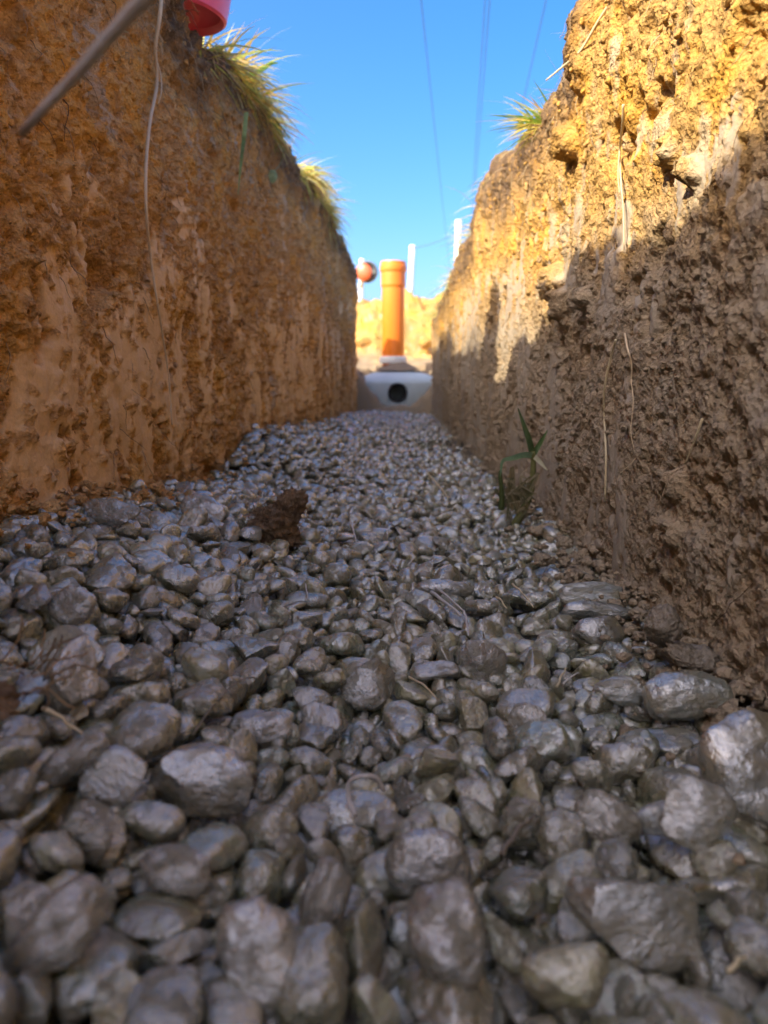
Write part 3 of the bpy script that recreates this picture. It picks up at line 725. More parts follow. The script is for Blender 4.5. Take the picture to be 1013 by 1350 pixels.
-1463,9317,311,-38,75,25,-49,26,33,1409,9084,-54,22,92,29,14,23,34,25,7226,-127,8,-97,24,-3,9,52,368,3590,-182,-48,34,-63,50,11,36,428,2905,-249,-15,-26,-73,61,18,17,135,7316,-36,-30,-7,-20,-93,21,25,
1154,6519,-35,-5,-18,-98,-7,18,23,1511,9012,-199,22,21,-8,-95,21,43,-3224,5669,1029,31,83,46,-3,17,23,-798,4408,81,51,33,78,15,6,19,-1892,7257,523,7,-28,-48,-83,18,20,-1361,3782,91,-94,-3,-13,31,16,46,
138,7627,-105,-3,96,5,-27,9,45,1995,8714,-99,-10,99,-1,8,4,37,-1310,8163,207,89,-35,18,-25,9,33,-3277,6804,1023,26,76,-56,-19,23,29,-2435,9499,690,97,-8,16,16,15,37,-325,7269,-68,23,-21,-88,35,21,37,
-2511,10119,700,-8,25,-84,-48,10,33,1304,12806,-22,34,-1,-5,94,4,33,-1598,9952,346,-75,-15,-38,-53,4,35,353,4346,-57,-1,-80,3,60,10,22,2489,12919,43,6,31,95,-4,14,38,528,5346,-57,-85,-3,-34,41,20,26,
-85,4012,-27,54,58,38,-47,26,17,256,5319,-44,64,-48,10,59,2,20,1404,3309,-220,-24,50,-83,6,2,24,-2917,5827,932,30,-14,16,93,24,24,-1317,8363,280,26,69,-53,-43,10,25,746,9734,-15,10,-12,-97,-21,16,26,
107,4385,-62,91,35,-3,23,20,17,2482,7611,-27,-59,18,-27,74,7,29,-333,5385,-245,-42,37,-83,-2,22,34,1922,9630,-139,-97,6,21,-12,12,45,1281,11050,-130,22,-66,-71,10,17,46,369,3020,-161,-82,-48,22,-22,4,27,
880,3861,-312,21,-23,-94,17,7,31,-835,10450,137,3,-91,40,5,23,34,322,9258,-7,77,6,-25,-58,20,33,-1673,2720,323,76,3,-7,-65,23,23,-598,9347,-65,47,-42,76,-13,18,36,-2164,8067,553,-32,-82,-48,7,23,28,
1472,7483,-74,82,-44,-37,-7,6,25,558,5911,-29,65,15,30,68,1,21,-2892,9995,787,-12,39,88,-25,4,31,1043,9531,28,-15,1,35,92,16,33,-2122,4975,561,4,98,16,5,16,23,-1690,10465,340,8,-4,-100,2,8,41,
1484,3726,-290,-52,85,7,9,6,19,-511,4139,16,-39,6,-2,-92,3,20,-352,10338,-6,7,-90,38,-22,1,43,-1841,6111,445,0,73,68,-8,3,29,532,4257,-33,-71,42,-46,32,7,19,355,7173,-154,-81,12,-50,29,16,30,
-836,5068,-11,-27,60,-66,36,16,26,2496,9317,39,2,-58,81,-1,20,24,-1770,2750,259,-5,-25,-96,-13,5,42,-1671,7892,355,11,87,-31,36,22,32,-1885,3399,460,-71,20,26,-62,7,34,-430,4178,-114,-71,-38,-13,-58,20,26,
-2816,7650,761,-97,14,7,-17,9,39,-2463,6504,775,88,-42,3,-23,20,19,724,6651,-20,-77,-3,37,-52,22,22,-3272,10909,769,-95,-28,7,8,27,35,1289,7514,-106,-62,-67,-34,-23,13,22,1115,6725,-124,78,9,15,-60,9,41,
-3584,7193,1035,0,3,98,19,0,25,-149,7319,-1,-65,9,6,75,22,33,-2,5895,-88,-16,-69,-68,18,17,21,-289,3136,-148,-84,20,47,21,15,40,1481,5312,-188,7,-19,28,-94,23,34,-1469,8574,316,0,-28,93,24,26,25,
-2226,8402,653,-1,89,20,-41,18,26,1418,3888,-298,8,-43,-86,26,24,18,1092,3776,-220,-21,17,-22,94,13,46,2261,8719,23,0,52,79,-33,23,31,324,10284,-35,-50,-81,-16,27,18,23,-661,4894,28,73,65,11,-19,18,21,
323,8863,-21,21,7,-93,-28,19,26,1167,8266,-61,-5,-55,-28,-79,16,29,972,10576,-82,-66,-25,-22,-68,16,33,-2973,6646,835,46,-86,3,-21,21,33,-528,4867,-115,-66,23,36,-62,3,46,-1374,3007,141,-33,19,16,-91,19,19,
1148,9071,-35,-18,-42,38,-80,8,21,-338,5595,-104,-12,-81,-52,24,8,29,2093,4170,17,-5,94,-32,-11,17,26,-285,7771,-11,-2,-12,92,-37,19,32,-3693,8128,940,-90,-28,4,33,4,26,377,6112,30,54,42,-45,-57,20,27,
-1851,4033,516,65,-14,-24,-71,13,22,2143,6593,-36,4,28,-37,88,15,21,1608,6236,-83,-87,47,-1,16,12,23,-707,7483,51,2,-88,-25,-41,16,24,2129,12496,-20,-97,-11,5,19,15,33,1400,4743,-96,-15,-6,70,-70,11,21,
1306,10254,-109,-53,-12,3,84,7,40,2195,7559,-64,2,-58,81,-4,26,46,62,11990,50,89,21,-3,40,5,31,-1457,2777,117,-62,-59,12,50,26,46,63,6555,-6,-72,-20,64,-19,15,22,-3533,6373,1079,-2,-7,-96,-26,0,25,
-1004,6449,101,-91,-29,13,-28,14,31,-2494,7715,663,-89,-7,-20,-40,6,32,-868,4844,61,99,11,-2,-12,6,27,-2130,5588,614,84,45,-22,-20,26,15,-1249,3482,48,35,4,-10,-93,6,28,-311,11413,5,8,-53,84,5,21,34,
-310,12657,-15,27,-93,25,5,17,42,-464,2888,18,92,-8,-4,38,6,33,-1244,3089,126,36,15,-14,-91,13,20,-2387,10168,555,95,12,-16,23,7,32,85,5264,-111,-5,89,38,-23,6,39,-1042,8459,187,-13,-51,-84,-13,15,22,
-475,4391,-100,-38,76,-46,25,17,21,753,3493,-235,7,-13,-99,8,7,56,1951,10972,-106,7,46,88,2,19,36,1330,5489,-91,61,-10,77,17,24,20,584,10653,43,18,-97,-11,11,12,27,2345,5398,-78,-94,-28,19,10,20,35,
579,13880,-56,-96,25,-11,-6,6,40,-860,5554,-43,-93,-24,24,-16,4,29,-210,5305,-208,-15,-81,1,-57,19,21,-1691,4951,353,-29,37,87,12,8,23,-1073,7128,166,-51,-4,12,85,12,26,249,4475,-30,-76,-63,-5,17,16,23,
-1507,3284,294,3,-24,96,-17,22,29,1541,5803,-98,68,7,-8,73,5,27,-2810,8781,697,18,-92,16,30,0,29,-12,7901,-52,6,-21,48,85,9,32,-1234,7667,193,3,-41,-50,76,24,32,776,5534,-205,51,-33,18,-77,9,46,
2166,4436,-152,13,-6,99,5,23,38,-1247,12502,62,-55,-80,2,-24,22,44,-1616,3138,170,12,-74,54,-37,20,35,-1680,4764,381,43,-65,34,52,6,24,952,9103,-18,41,9,-40,-81,14,30,209,11507,14,-62,-10,-9,-77,2,34,
-1266,7489,191,53,50,-35,-59,13,25,-3151,11200,682,53,-9,32,77,17,43,-86,8932,-44,-30,-33,88,17,22,32,1978,6163,-145,9,-77,62,-8,19,39,1657,9314,-140,61,-41,46,-50,6,33,1191,4562,-148,30,-86,29,-28,1,25,
-2253,10818,483,-18,41,89,9,18,23,-2012,3893,523,22,97,-11,5,3,22,777,3810,-342,24,23,24,91,19,21,-1865,12821,356,25,67,70,-3,10,39,-358,9374,-5,-33,94,-9,0,14,21,-2816,13085,370,-95,-25,-18,5,18,46,
-3310,6106,951,2,-86,50,-5,6,36,-831,11489,51,-61,6,-10,-78,6,31,-2058,7734,501,22,-6,76,61,26,26,-2839,10294,737,-13,-92,-36,7,10,35,-1108,5438,131,27,52,71,39,15,34,752,11401,-18,90,38,3,-21,12,29,
-3226,9992,794,-89,5,5,-46,22,35,-339,4715,-144,-77,3,-49,40,16,26,1143,6296,-24,23,-3,-42,88,20,19,25,4225,-141,39,-91,-14,5,26,28,-1610,6734,333,38,-49,-53,58,2,29,371,12795,25,27,53,-79,12,7,39,
586,10382,-26,39,49,64,44,24,30,-79,12220,46,-19,32,-93,9,4,34,1692,8300,-45,6,65,69,29,15,27,-3144,7478,901,13,-1,99,-10,14,26,2487,11043,-43,-99,-15,-2,3,18,29,-1045,2750,69,-43,74,-46,23,26,22,
1634,11244,-123,-79,-13,-6,-60,22,40,1752,4489,-62,-79,21,53,-23,13,11,1975,9971,-115,-32,18,7,-93,2,36,725,12607,19,18,93,30,8,19,31,-1639,11428,288,10,-94,17,28,12,30,-2907,7062,870,56,-5,-16,-81,12,22,
-1996,6308,454,-66,67,-24,-23,22,28,781,4247,-265,-85,21,24,-42,1,46,-3298,6637,907,-8,62,77,-9,19,39,21,8366,-27,-3,-51,80,-31,17,26,1657,7297,-141,-22,70,55,-41,26,45,-1139,2937,-33,8,33,12,-93,18,39,
422,5856,-191,37,41,-82,16,14,46,-2498,4658,591,36,-32,9,-87,16,17,1536,10243,-83,5,42,90,-9,22,26,1130,3359,-64,-30,-8,-90,-31,24,27,-374,8384,-53,-65,-10,63,42,16,26,2427,9571,-64,95,-4,-10,30,23,33,
-1366,7572,309,-25,-42,-87,-13,16,24,-797,6588,29,-86,21,2,-47,26,25,-3511,6467,968,87,-3,3,-50,9,47,1722,3090,-82,-91,-34,11,-20,16,28,-2260,11313,424,-55,-26,15,-78,5,39,2395,7028,-115,-4,-68,-74,0,23,32,
-1870,4506,323,-88,16,12,-43,21,46,-150,9849,-38,7,67,59,46,7,29,1497,4995,-140,27,-48,-13,82,11,22,1409,8283,-102,-18,68,70,13,12,35,-621,3014,-74,-23,-16,-3,96,24,23,-544,8385,-6,29,-87,25,-33,2,27,
-1288,9284,213,13,58,80,-12,6,25,-2785,7232,780,-17,-57,79,-17,6,23,558,7688,-61,38,-9,29,-87,19,23,925,4067,-211,80,32,40,-30,19,27,-2255,8964,593,18,-34,-1,-92,1,32,-3665,7402,966,10,19,28,94,20,35,
-1102,3093,96,70,-53,4,-48,11,17,-557,13779,52,-87,-34,36,-6,18,22,454,9539,22,-70,-5,24,67,23,31,846,12038,-54,-15,88,-38,25,10,39,2458,7923,3,93,-18,5,33,17,24,-1555,7733,244,9,93,32,-17,19,46,
937,12828,-74,96,16,-19,14,10,45,-2729,4517,881,13,70,-68,18,12,35,1328,8772,-108,-60,-67,27,-35,20,22,1834,9833,-92,-11,27,-94,20,20,18,1339,10008,-201,32,-86,12,-37,20,26,2427,9236,-90,5,40,92,2,1,39,
1032,10935,-107,-21,73,64,-13,23,38,-2942,9680,815,-81,9,-18,55,6,20,-1491,7975,290,-35,9,17,92,4,18,-698,5706,28,17,2,-95,24,18,38,-3438,9130,911,-39,18,88,-19,25,25,-1669,8616,367,16,-26,-94,-17,12,28,
-1517,6516,298,-27,15,10,-95,11,20,714,8341,-29,60,13,-14,-78,18,30,-2675,6901,792,40,9,62,67,1,21,-1951,5526,496,43,10,-1,90,16,21,-2743,6414,797,-31,-89,18,27,13,29,-3604,8528,935,-8,3,48,88,11,30,
-505,2791,-193,-70,54,0,-46,10,28,397,10029,-151,9,10,9,99,20,46,-585,7428,-47,-26,-24,30,89,16,31,-1611,4607,383,24,-88,27,-30,2,23,2172,10216,-94,-3,-87,50,1,9,36,2494,6686,-77,58,29,-59,-49,27,25,
-1141,9714,92,-55,-24,17,78,4,32,986,8898,-36,-34,59,73,-6,13,24,-1909,5859,456,-45,-35,81,15,1,31,654,6133,-177,-96,1,-3,-27,24,43,-1342,11499,205,39,48,74,28,10,28,-1170,8616,122,-99,2,-2,13,22,33,
-2346,7877,613,7,82,-53,-19,26,20,-1897,8055,352,20,-90,-36,-12,25,36,1056,9271,77,-81,-5,15,-56,23,21,-16,10580,42,-14,-28,-64,70,18,22,-3621,11317,736,9,55,78,-29,26,37,-942,3945,81,-36,-61,57,42,26,12,
181,4242,-267,26,-11,96,5,16,42,-401,4961,-189,2,-78,-56,-29,0,40,-2055,5455,516,-22,16,46,-84,27,16,-2441,11659,523,-89,30,-30,-16,2,32,-913,4453,12,4,42,-6,-91,14,19,1115,7080,-177,36,-66,52,40,24,32,
-1728,13239,206,-6,17,-44,88,10,46,-2536,11508,498,-15,-46,86,-14,8,38,-778,12134,59,-40,69,60,-7,24,37,449,11535,-74,13,-57,-79,20,16,46,-664,5957,58,47,-3,-11,-87,22,25,-1929,6828,464,32,-55,77,4,26,34,
-23,4983,-156,-98,5,-4,-17,9,44,600,6658,-41,-39,58,54,-46,2,23,-891,5366,172,-11,-4,-95,-28,7,22,-1244,7239,123,-2,-76,-64,12,24,32,-888,7157,45,21,1,-1,-98,1,36,-1834,3567,404,64,49,-31,51,8,24,
1919,5670,-151,-41,26,24,84,18,20,-3137,8772,847,-90,25,12,-35,21,27,-670,4175,-101,-38,83,-27,29,18,33,-2987,11344,743,13,-93,33,4,20,23,1291,10732,-109,-62,74,-19,16,10,24,1420,4535,-286,-12,93,-32,11,2,26,
-184,9483,-82,-78,0,-7,62,23,35,3,9509,-44,1,-82,-8,-57,21,23,476,4252,-81,-16,-81,-23,52,0,25,438,6352,-54,-32,-30,47,77,3,31,-2485,4320,761,-9,-28,73,-62,17,18,-1387,13338,84,25,-59,73,-24,10,36,
-618,11672,-13,16,-43,89,-6,6,35,-2709,7905,742,-65,-29,-2,-70,18,23,-1350,9088,182,3,78,-62,5,27,30,-573,12625,5,77,6,42,47,21,29,-118,4456,-102,-10,5,-68,72,17,15,1685,10346,-154,24,4,96,15,9,38,
-1712,12615,297,-1,51,83,22,21,28,1861,10439,-106,-90,36,0,24,21,25,143,9881,-90,-42,49,50,-57,15,30,2401,11665,58,12,95,-30,-5,20,28,-2609,5286,807,-23,-34,67,62,13,22,2473,6462,-118,-4,78,-62,-9,13,24,
2348,6431,-107,-1,92,-20,33,25,19,1354,11720,-140,-24,-12,-95,14,9,40,-2855,9070,686,18,-51,-84,5,7,46,-923,9253,106,-49,-45,16,73,8,31,-2861,6997,824,73,-8,-7,-68,5,27,-115,8691,-72,99,-7,-11,6,25,26,
-490,9746,-61,-21,41,19,-87,13,31,-334,8868,-1,-95,23,3,22,5,28,-1354,10781,262,-37,-15,-23,-89,20,23,-1246,10882,111,-92,-21,-1,-33,12,35,-1226,9502,201,-8,-93,28,24,18,23,-429,4771,-118,19,69,5,69,12,18,
1035,11421,-85,83,-45,21,-26,15,35,-2479,5440,761,-14,-70,42,-55,19,17,-1441,9623,322,-50,31,-81,2,12,31,-2130,5592,431,16,44,-36,-80,4,30,1691,10950,-105,-76,35,2,54,25,32,-1391,4784,292,-24,-92,8,30,12,30,
-1590,12051,278,-33,-25,9,90,18,23,2506,12658,-18,-98,-16,7,6,5,25,467,11799,-25,81,45,23,-29,2,29,-434,9036,-20,10,-97,-17,10,3,28,837,9286,-35,13,-83,-36,40,21,19,-704,8133,16,-59,12,27,75,23,34,
-530,8723,-34,9,-45,83,-33,1,36,-3413,8630,971,-11,-32,-94,5,17,26,-1077,10339,124,-13,-35,-75,-54,20,19,1862,11949,-50,5,-48,-50,72,15,23,1994,11202,-88,-57,67,-26,-39,4,23,2064,11595,-110,-20,-70,-67,-17,2,40,
1595,2695,-181,28,-34,-57,-69,23,30,1404,9251,6,92,-31,-17,19,5,19,-2237,4170,667,91,1,-30,28,24,17,-1937,7089,483,-2,-57,-81,-15,25,25,-3018,8495,732,17,-44,-88,7,20,45,156,8300,-25,-63,-21,65,37,7,26,
-3239,7130,862,84,24,-26,41,18,20,-748,5372,3,-90,10,43,4,20,28,-2234,11081,445,-40,-28,26,83,13,28,1749,5140,-221,83,20,-5,52,7,26,-63,13801,9,8,-91,-35,-19,26,26,28,11554,-53,10,-65,-71,24,23,45,
-3058,7102,874,36,-50,24,-75,25,21,1108,11208,-63,28,39,-28,83,19,25,524,6844,-66,-4,25,-42,-87,16,26,-1271,8870,107,-2,22,95,-24,22,41,-361,5447,-123,62,65,-44,-5,16,13,1881,7985,-72,71,14,-1,-69,6,21,
-2928,6564,882,16,-1,-47,87,12,23,2358,10817,-53,93,3,-8,-36,13,33,-2002,10811,327,-9,5,19,-98,21,32,-1667,7226,298,56,-73,39,-3,20,24,-1361,12321,147,0,25,87,42,3,31,1597,10444,-47,98,7,-16,10,20,17,
1924,8286,-55,82,-19,-5,-54,13,28,-1380,3143,139,5,5,-41,-91,7,22,271,6725,-19,2,80,60,-5,2,21,-2290,5786,535,-57,-19,-30,-74,24,41,-244,10939,-7,-12,78,-7,62,1,31,2415,4886,-117,74,-63,21,12,13,19,
427,5537,-102,-38,47,-2,79,17,30,-1886,12061,236,-95,-13,13,-25,1,43,90,13666,-23,-94,-20,5,-26,13,23,-2798,5825,743,21,-2,-97,9,22,46,518,9487,-110,4,88,35,33,27,35,-2789,6196,712,22,79,-51,-24,9,44,
-1150,11256,177,-85,29,-25,-36,15,20,-3461,8135,820,-25,96,13,-3,16,25,-493,3625,5,73,8,35,-58,0,30,786,10389,-133,71,62,30,13,13,31,1057,12327,-79,38,50,65,-43,27,31,-647,8797,30,-59,10,28,75,9,44,
722,5822,-135,-27,0,86,-43,8,21,-96,5363,-94,-60,-18,-48,61,8,16,1749,9947,-55,22,3,-17,-96,19,19,2130,13480,-76,40,-2,91,-9,27,32,-2181,12843,354,2,39,91,13,10,30,1502,8249,-36,20,-92,29,15,26,20,
-419,4429,-166,43,-27,-33,80,2,16,-2199,6471,540,-15,69,-69,18,26,32,-1506,13449,207,89,19,2,41,10,27,-3633,7717,940,-11,6,-97,20,5,34,-320,9843,-88,-48,68,-42,-35,12,25,1487,9971,-95,19,71,67,13,24,21,
-2655,13507,395,-1,42,91,0,8,36,1700,11858,-113,-23,-39,86,-23,22,31,2476,4991,-135,-39,-45,40,69,16,16,-1330,4365,91,44,44,61,49,13,21,24,8094,-12,-60,7,5,80,9,28,-493,7601,20,-62,-34,-69,-16,27,16,
-2765,12312,511,20,-18,-23,-93,12,38,185,12962,-60,-9,90,20,-38,26,33,-149,6811,-106,-59,49,10,-63,6,22,823,11234,-69,-10,93,-19,-30,3,26,-770,12721,96,17,9,-31,-93,20,25,1990,6694,-133,5,-50,-86,2,6,36,
1883,7663,-148,93,-12,-10,33,24,42,2064,4128,-167,22,-97,-4,5,8,40,-1556,6495,212,83,6,-4,-56,22,39,-1102,3728,-87,27,-52,76,-27,2,21,450,7225,-130,-73,10,-51,-45,24,21,-932,8325,31,23,66,45,55,4,31,
688,5089,-87,-5,84,52,17,15,18,-1575,5068,313,5,-20,77,-61,25,18,1331,9327,-214,-86,-22,25,38,15,37,-1482,6857,319,-23,-76,60,-9,1,21,-2057,3789,492,48,45,75,-5,24,25,-3185,7890,847,98,-12,15,-9,24,50,
-2580,4413,678,28,79,-47,-28,11,46,1132,7368,-239,17,66,72,14,2,45,-1441,6291,257,35,79,26,-42,15,17,-1314,2312,141,20,-74,63,-14,16,21,2062,7019,-143,18,96,-15,17,7,34,-1013,12199,13,-50,5,-62,60,14,32,
-2244,12367,374,48,-59,55,-34,8,35,-66,6678,-115,-52,-43,28,68,12,30,-2220,7707,560,1,-2,-58,82,18,18,405,5896,-19,93,-27,5,-23,8,21,-2550,8015,639,36,12,0,-92,21,31,757,8115,-115,-34,-52,24,74,6,22,
-2506,8362,553,50,-86,12,5,25,46,-3386,9347,809,68,-33,-26,61,2,30,-2839,11681,521,23,-31,-4,92,6,35,-993,5850,73,-34,14,-93,3,3,39,-121,10211,51,25,52,-80,-18,25,17,1603,9574,-71,39,-26,-86,-21,27,23,
2409,8772,-75,-22,-64,-65,-35,7,30,-733,10474,7,-2,78,62,-12,12,34,-3550,10878,748,6,-72,-65,24,6,29,849,6697,-85,-83,-13,-3,54,23,32,-644,7645,-26,3,0,10,99,25,25,-86,9230,-16,-60,56,-29,50,3,27,
-183,7585,-92,54,24,17,79,19,30,-594,12051,11,-72,-17,31,-59,15,25,-332,12199,3,-64,44,-16,61,0,26,1701,8698,-79,42,-3,71,-56,17,16,1563,10697,-67,11,93,36,-3,20,21,-694,6395,41,-26,0,-31,-91,17,22,
-3513,7011,950,30,-75,-59,-7,4,24,1422,8901,-99,-16,-95,-13,-23,14,20,-3735,6974,994,-45,75,22,-42,26,33,-1755,7085,351,-62,-18,-30,71,2,35,-2221,5490,509,79,36,-42,28,7,24,-3009,11478,602,-76,16,-22,59,13,39,
485,2735,-208,95,19,-26,-2,23,22,-1156,3893,43,-30,-25,-81,-43,6,23,-2947,9314,819,26,-8,-94,18,12,24,1143,5341,-127,-10,-47,63,61,15,34,2278,10030,-49,-65,13,-24,71,22,19,-361,13526,-10,16,-14,-98,-5,14,28,
-191,9173,-60,-68,39,7,62,23,28,1076,13359,-55,-40,63,44,-50,6,33,-257,11806,-19,-11,-86,-44,-21,12,38,-1282,11112,186,99,4,-8,10,8,24,-791,3322,-45,-73,-14,46,-49,13,21,1196,3573,-125,21,-42,36,81,16,20,
809,4332,-104,15,-68,71,-6,25,28,401,11103,2,13,-31,94,0,26,24,1421,8439,-279,23,-44,86,-10,12,22,1809,7895,-181,-75,3,28,-60,24,27,-410,6047,-101,15,-97,-4,18,22,40,-1872,5653,398,37,21,82,-38,6,26,
-153,10117,-41,4,36,-93,-12,19,29,-83,11573,115,29,5,25,-92,11,19,-472,8542,-62,5,-87,21,-44,6,32,-1544,3223,8,82,-8,17,-54,0,21,-3523,10303,806,-11,37,-92,-4,8,23,1597,6973,-67,-93,-16,-14,30,24,24,
-310,8056,-36,33,77,54,-10,27,27,-1061,6616,102,14,2,-50,-85,20,21,-1147,8292,22,-64,41,-50,41,26,44,-1046,4562,-51,-20,-38,-23,87,11,30,-1892,11113,312,-73,-21,-37,54,17,33,709,10529,-104,-55,49,66,13,15,25,
416,12522,-46,92,28,10,-24,17,25,-1756,6927,359,33,-69,-58,-27,21,27,-1059,6961,127,24,85,34,-33,0,24,-1034,13073,79,30,-88,37,-4,8,30,1210,11836,-71,-1,-92,-19,-34,24,25,1604,13258,-54,14,91,38,2,15,29,
-2223,6052,558,-49,1,-17,-86,24,29,220,4317,-87,-32,9,-6,94,9,22,-294,7443,-66,24,74,49,-40,26,19,-2989,9302,669,-21,90,-33,-19,5,52,-510,4011,-80,32,-87,-30,-21,1,23,2237,11197,-104,-25,4,-7,-96,1,35,
-1851,4877,505,30,-64,70,-7,6,22,-1763,5102,343,19,-45,-87,8,16,25,903,8975,-202,60,68,33,27,14,46,2288,9016,-84,-80,-6,19,-56,24,33,-1814,12456,187,-28,-69,-27,61,24,38,77,11050,28,-77,-4,-1,63,0,25,
-1868,10082,359,-7,33,63,70,21,21,-1696,5922,351,26,-33,89,18,24,20,-2495,10908,470,-2,15,-99,0,2,37,1851,3415,-195,22,-28,3,93,17,14,-2353,9694,487,70,-60,0,39,22,33,-1345,6991,194,-42,-15,7,89,25,20,
1203,7654,-205,72,-11,68,-7,6,19,644,11280,-13,16,-26,-79,53,8,17,793,9456,-46,-5,8,100,0,14,23,-925,3211,-215,-68,20,-31,63,7,32,275,2887,-164,26,-11,-54,79,25,26,-1905,10468,313,81,1,16,-56,12,40,
-1643,11128,164,18,66,-17,71,27,35,-1814,9639,421,19,79,58,-3,4,24,-1418,10548,241,71,25,-3,65,10,29,1353,9555,-180,28,-86,22,37,17,22,121,9364,-109,-43,7,-71,56,16,30,-23,9682,-77,83,55,-5,-8,4,23,
-1896,9024,330,-23,5,-17,-96,24,40,-1787,10931,332,-15,67,-73,-2,4,23,-1299,8579,228,36,-29,88,-12,24,28,-2684,6715,708,-80,6,-47,-37,17,46,1897,11777,-115,68,-68,27,7,17,24,-570,12961,-17,-36,-24,57,70,13,37,
461,3231,-213,91,-13,1,-39,6,28,-117,5260,-178,9,-28,68,-67,24,20,-2476,10632,445,-10,-94,-32,3,15,46,-1072,11475,123,-54,8,3,84,22,29,-957,11116,50,-36,-72,-22,-55,19,24,-816,9305,-36,-34,-53,-57,-52,13,38,
-490,5613,-40,-53,33,73,-29,1,24,-1569,4497,243,47,33,74,33,0,34,783,13313,-2,-20,97,-9,-10,16,23,2001,11691,-20,30,5,95,-11,1,20,1357,12056,-67,0,-84,-52,15,6,24,-958,4660,-53,45,-9,-29,84,16,22,
-2991,8901,763,6,91,-17,-39,14,21,-1096,13352,107,-84,-14,-37,-38,19,33,1164,13115,-55,18,19,-89,-36,25,25,1368,10509,-36,35,-80,36,-32,24,17,1945,10270,-109,12,90,41,-6,11,27,-1716,5645,368,-7,-57,16,80,17,11,
1202,3963,-52,45,-10,-60,65,6,24,-1567,12252,212,99,9,-5,7,6,26,-2642,10802,599,2,-97,14,-20,7,38,1521,4319,-291,-11,-47,-86,-18,2,21,1770,11440,-92,27,18,24,-91,13,15,-3355,8886,850,-16,-69,-69,14,0,39,
-3201,5559,915,25,72,39,51,25,19,-1713,13800,196,-7,45,-89,3,25,40,-2360,6031,603,-66,49,-50,-26,13,15,-1397,10328,220,-9,-10,85,-51,15,29,-953,10261,37,-9,-6,32,94,18,17,1644,11544,-87,29,-75,41,-42,16,23,
-1650,11818,231,53,9,21,-81,0,24,1225,4025,-211,41,21,80,39,5,28,1725,10604,-88,11,-24,-90,34,8,19,-2392,12376,349,-12,75,4,66,1,32,1512,11464,-141,15,91,-37,-10,22,33,-1088,10994,54,-93,-18,16,-27,7,20,
-1409,8385,238,22,-40,-88,13,23,22,-669,11299,37,-9,-99,5,-9,7,24,-2050,5480,352,64,13,-59,-47,23,23,1555,3966,-174,-50,22,-72,-42,14,16,2151,12033,-26,-46,-25,-84,-11,27,21,-2749,13857,345,-82,53,7,-21,23,39,
2611,13813,4,-8,-50,82,27,15,21,-1296,5019,68,70,-40,41,43,1,33,2041,5667,-166,-39,-61,-29,-63,25,16,2601,11690,-28,9,-71,-10,69,8,25,-1955,5045,433,-69,-70,7,19,10,27,283,3958,-176,53,-73,-35,-28,16,29,
-3311,7030,932,-46,75,47,-8,19,15,-2282,5297,535,29,-51,7,81,7,33,115,9527,-38,-55,-19,48,66,5,26,-1577,9559,352,-2,61,69,-39,25,25,792,7739,-169,-14,-8,-98,11,22,23,458,3582,-315,16,44,-44,77,11,18,
-279,5159,-172,-89,26,-20,33,26,26,-2010,11007,401,56,-60,-20,-53,18,16,-1400,5696,178,24,9,-68,69,10,35,-171,5588,-135,-61,65,34,-30,2,28,-458,3428,-68,-21,-32,40,-83,19,26,2047,12755,-26,-1,-72,68,-13,20,23,
1944,12094,-65,94,15,-8,-28,1,27,-2334,5360,577,45,78,41,14,12,27,2308,13315,-67,18,23,-56,-77,17,29,-3071,6882,819,-95,10,-24,19,24,42,2206,9995,-126,-18,6,-4,-98,9,21,-2207,11663,433,66,-12,-20,-71,13,30,
-84,12771,15,-34,-76,-51,21,15,28,1897,5503,-129,-40,-42,-80,-17,24,16,-2293,9998,460,14,38,9,-91,5,25,-3102,6134,938,43,22,-7,87,2,24,-91,7763,-107,-75,-7,-44,-49,9,25,-114,2624,-171,-27,37,77,-45,8,28,
-2995,6396,856,-30,9,-3,95,1,30,255,6985,-136,-54,24,-25,-76,12,31,1142,9147,-73,-32,-55,32,-70,5,24,-3095,10226,692,-8,-55,55,62,26,33,1068,12195,-167,28,85,18,-41,15,33,-3085,12113,569,43,-76,49,-5,26,33,
-1772,5458,234,-10,-25,96,3,18,46,796,9260,-137,65,10,8,75,27,43,-3570,9141,900,16,-82,-39,39,6,27,-2442,11087,498,-89,28,-12,-35,14,28,396,10459,-38,-24,2,-8,97,5,25,-3385,10561,716,90,-23,9,-36,9,40,
1504,12690,-130,22,-16,96,-7,20,19,-1105,12822,-2,56,15,-33,75,1,40,-435,12003,-56,-10,75,40,52,21,24,-837,9777,11,52,-4,-46,-72,22,38,1254,2661,-194,-57,10,81,-14,24,29,1473,7630,-129,-11,-95,28,12,17,25,
-704,12453,-4,12,-93,22,28,0,35,604,12599,-91,-4,-34,94,-4,0,27,-1590,12457,255,27,6,7,-96,16,23,2529,8694,-104,61,-21,-22,73,3,30,-3157,5822,888,-20,-14,-10,-96,17,28,-2498,8141,517,-10,4,-88,47,9,40,
-1374,9692,173,20,83,-52,-1,25,28,-1788,6274,341,-49,26,28,-78,19,25,-963,11673,74,-21,0,94,26,24,21,-1475,4074,143,53,50,57,37,13,27,1675,6404,-137,-95,3,9,-30,1,30,-2161,10718,390,-18,13,-97,10,11,23,
2455,6244,-92,13,35,10,92,1,26,-1531,6231,197,-2,59,-69,41,9,25,247,11789,-9,50,-65,55,14,26,20,840,12558,-120,-44,-80,-41,-1,25,33,1140,8977,-220,-69,-36,-59,-21,4,32,-3596,7788,994,-32,-80,-51,2,3,22,
1146,10368,-106,82,-51,-3,24,13,21,994,7672,-46,-21,91,-36,5,14,24,831,11807,-58,56,-82,12,-6,19,23,789,5596,-69,-46,-81,-35,-11,0,16,1991,5770,-100,8,-47,75,-46,19,15,-2598,7554,762,83,46,11,-29,18,16,
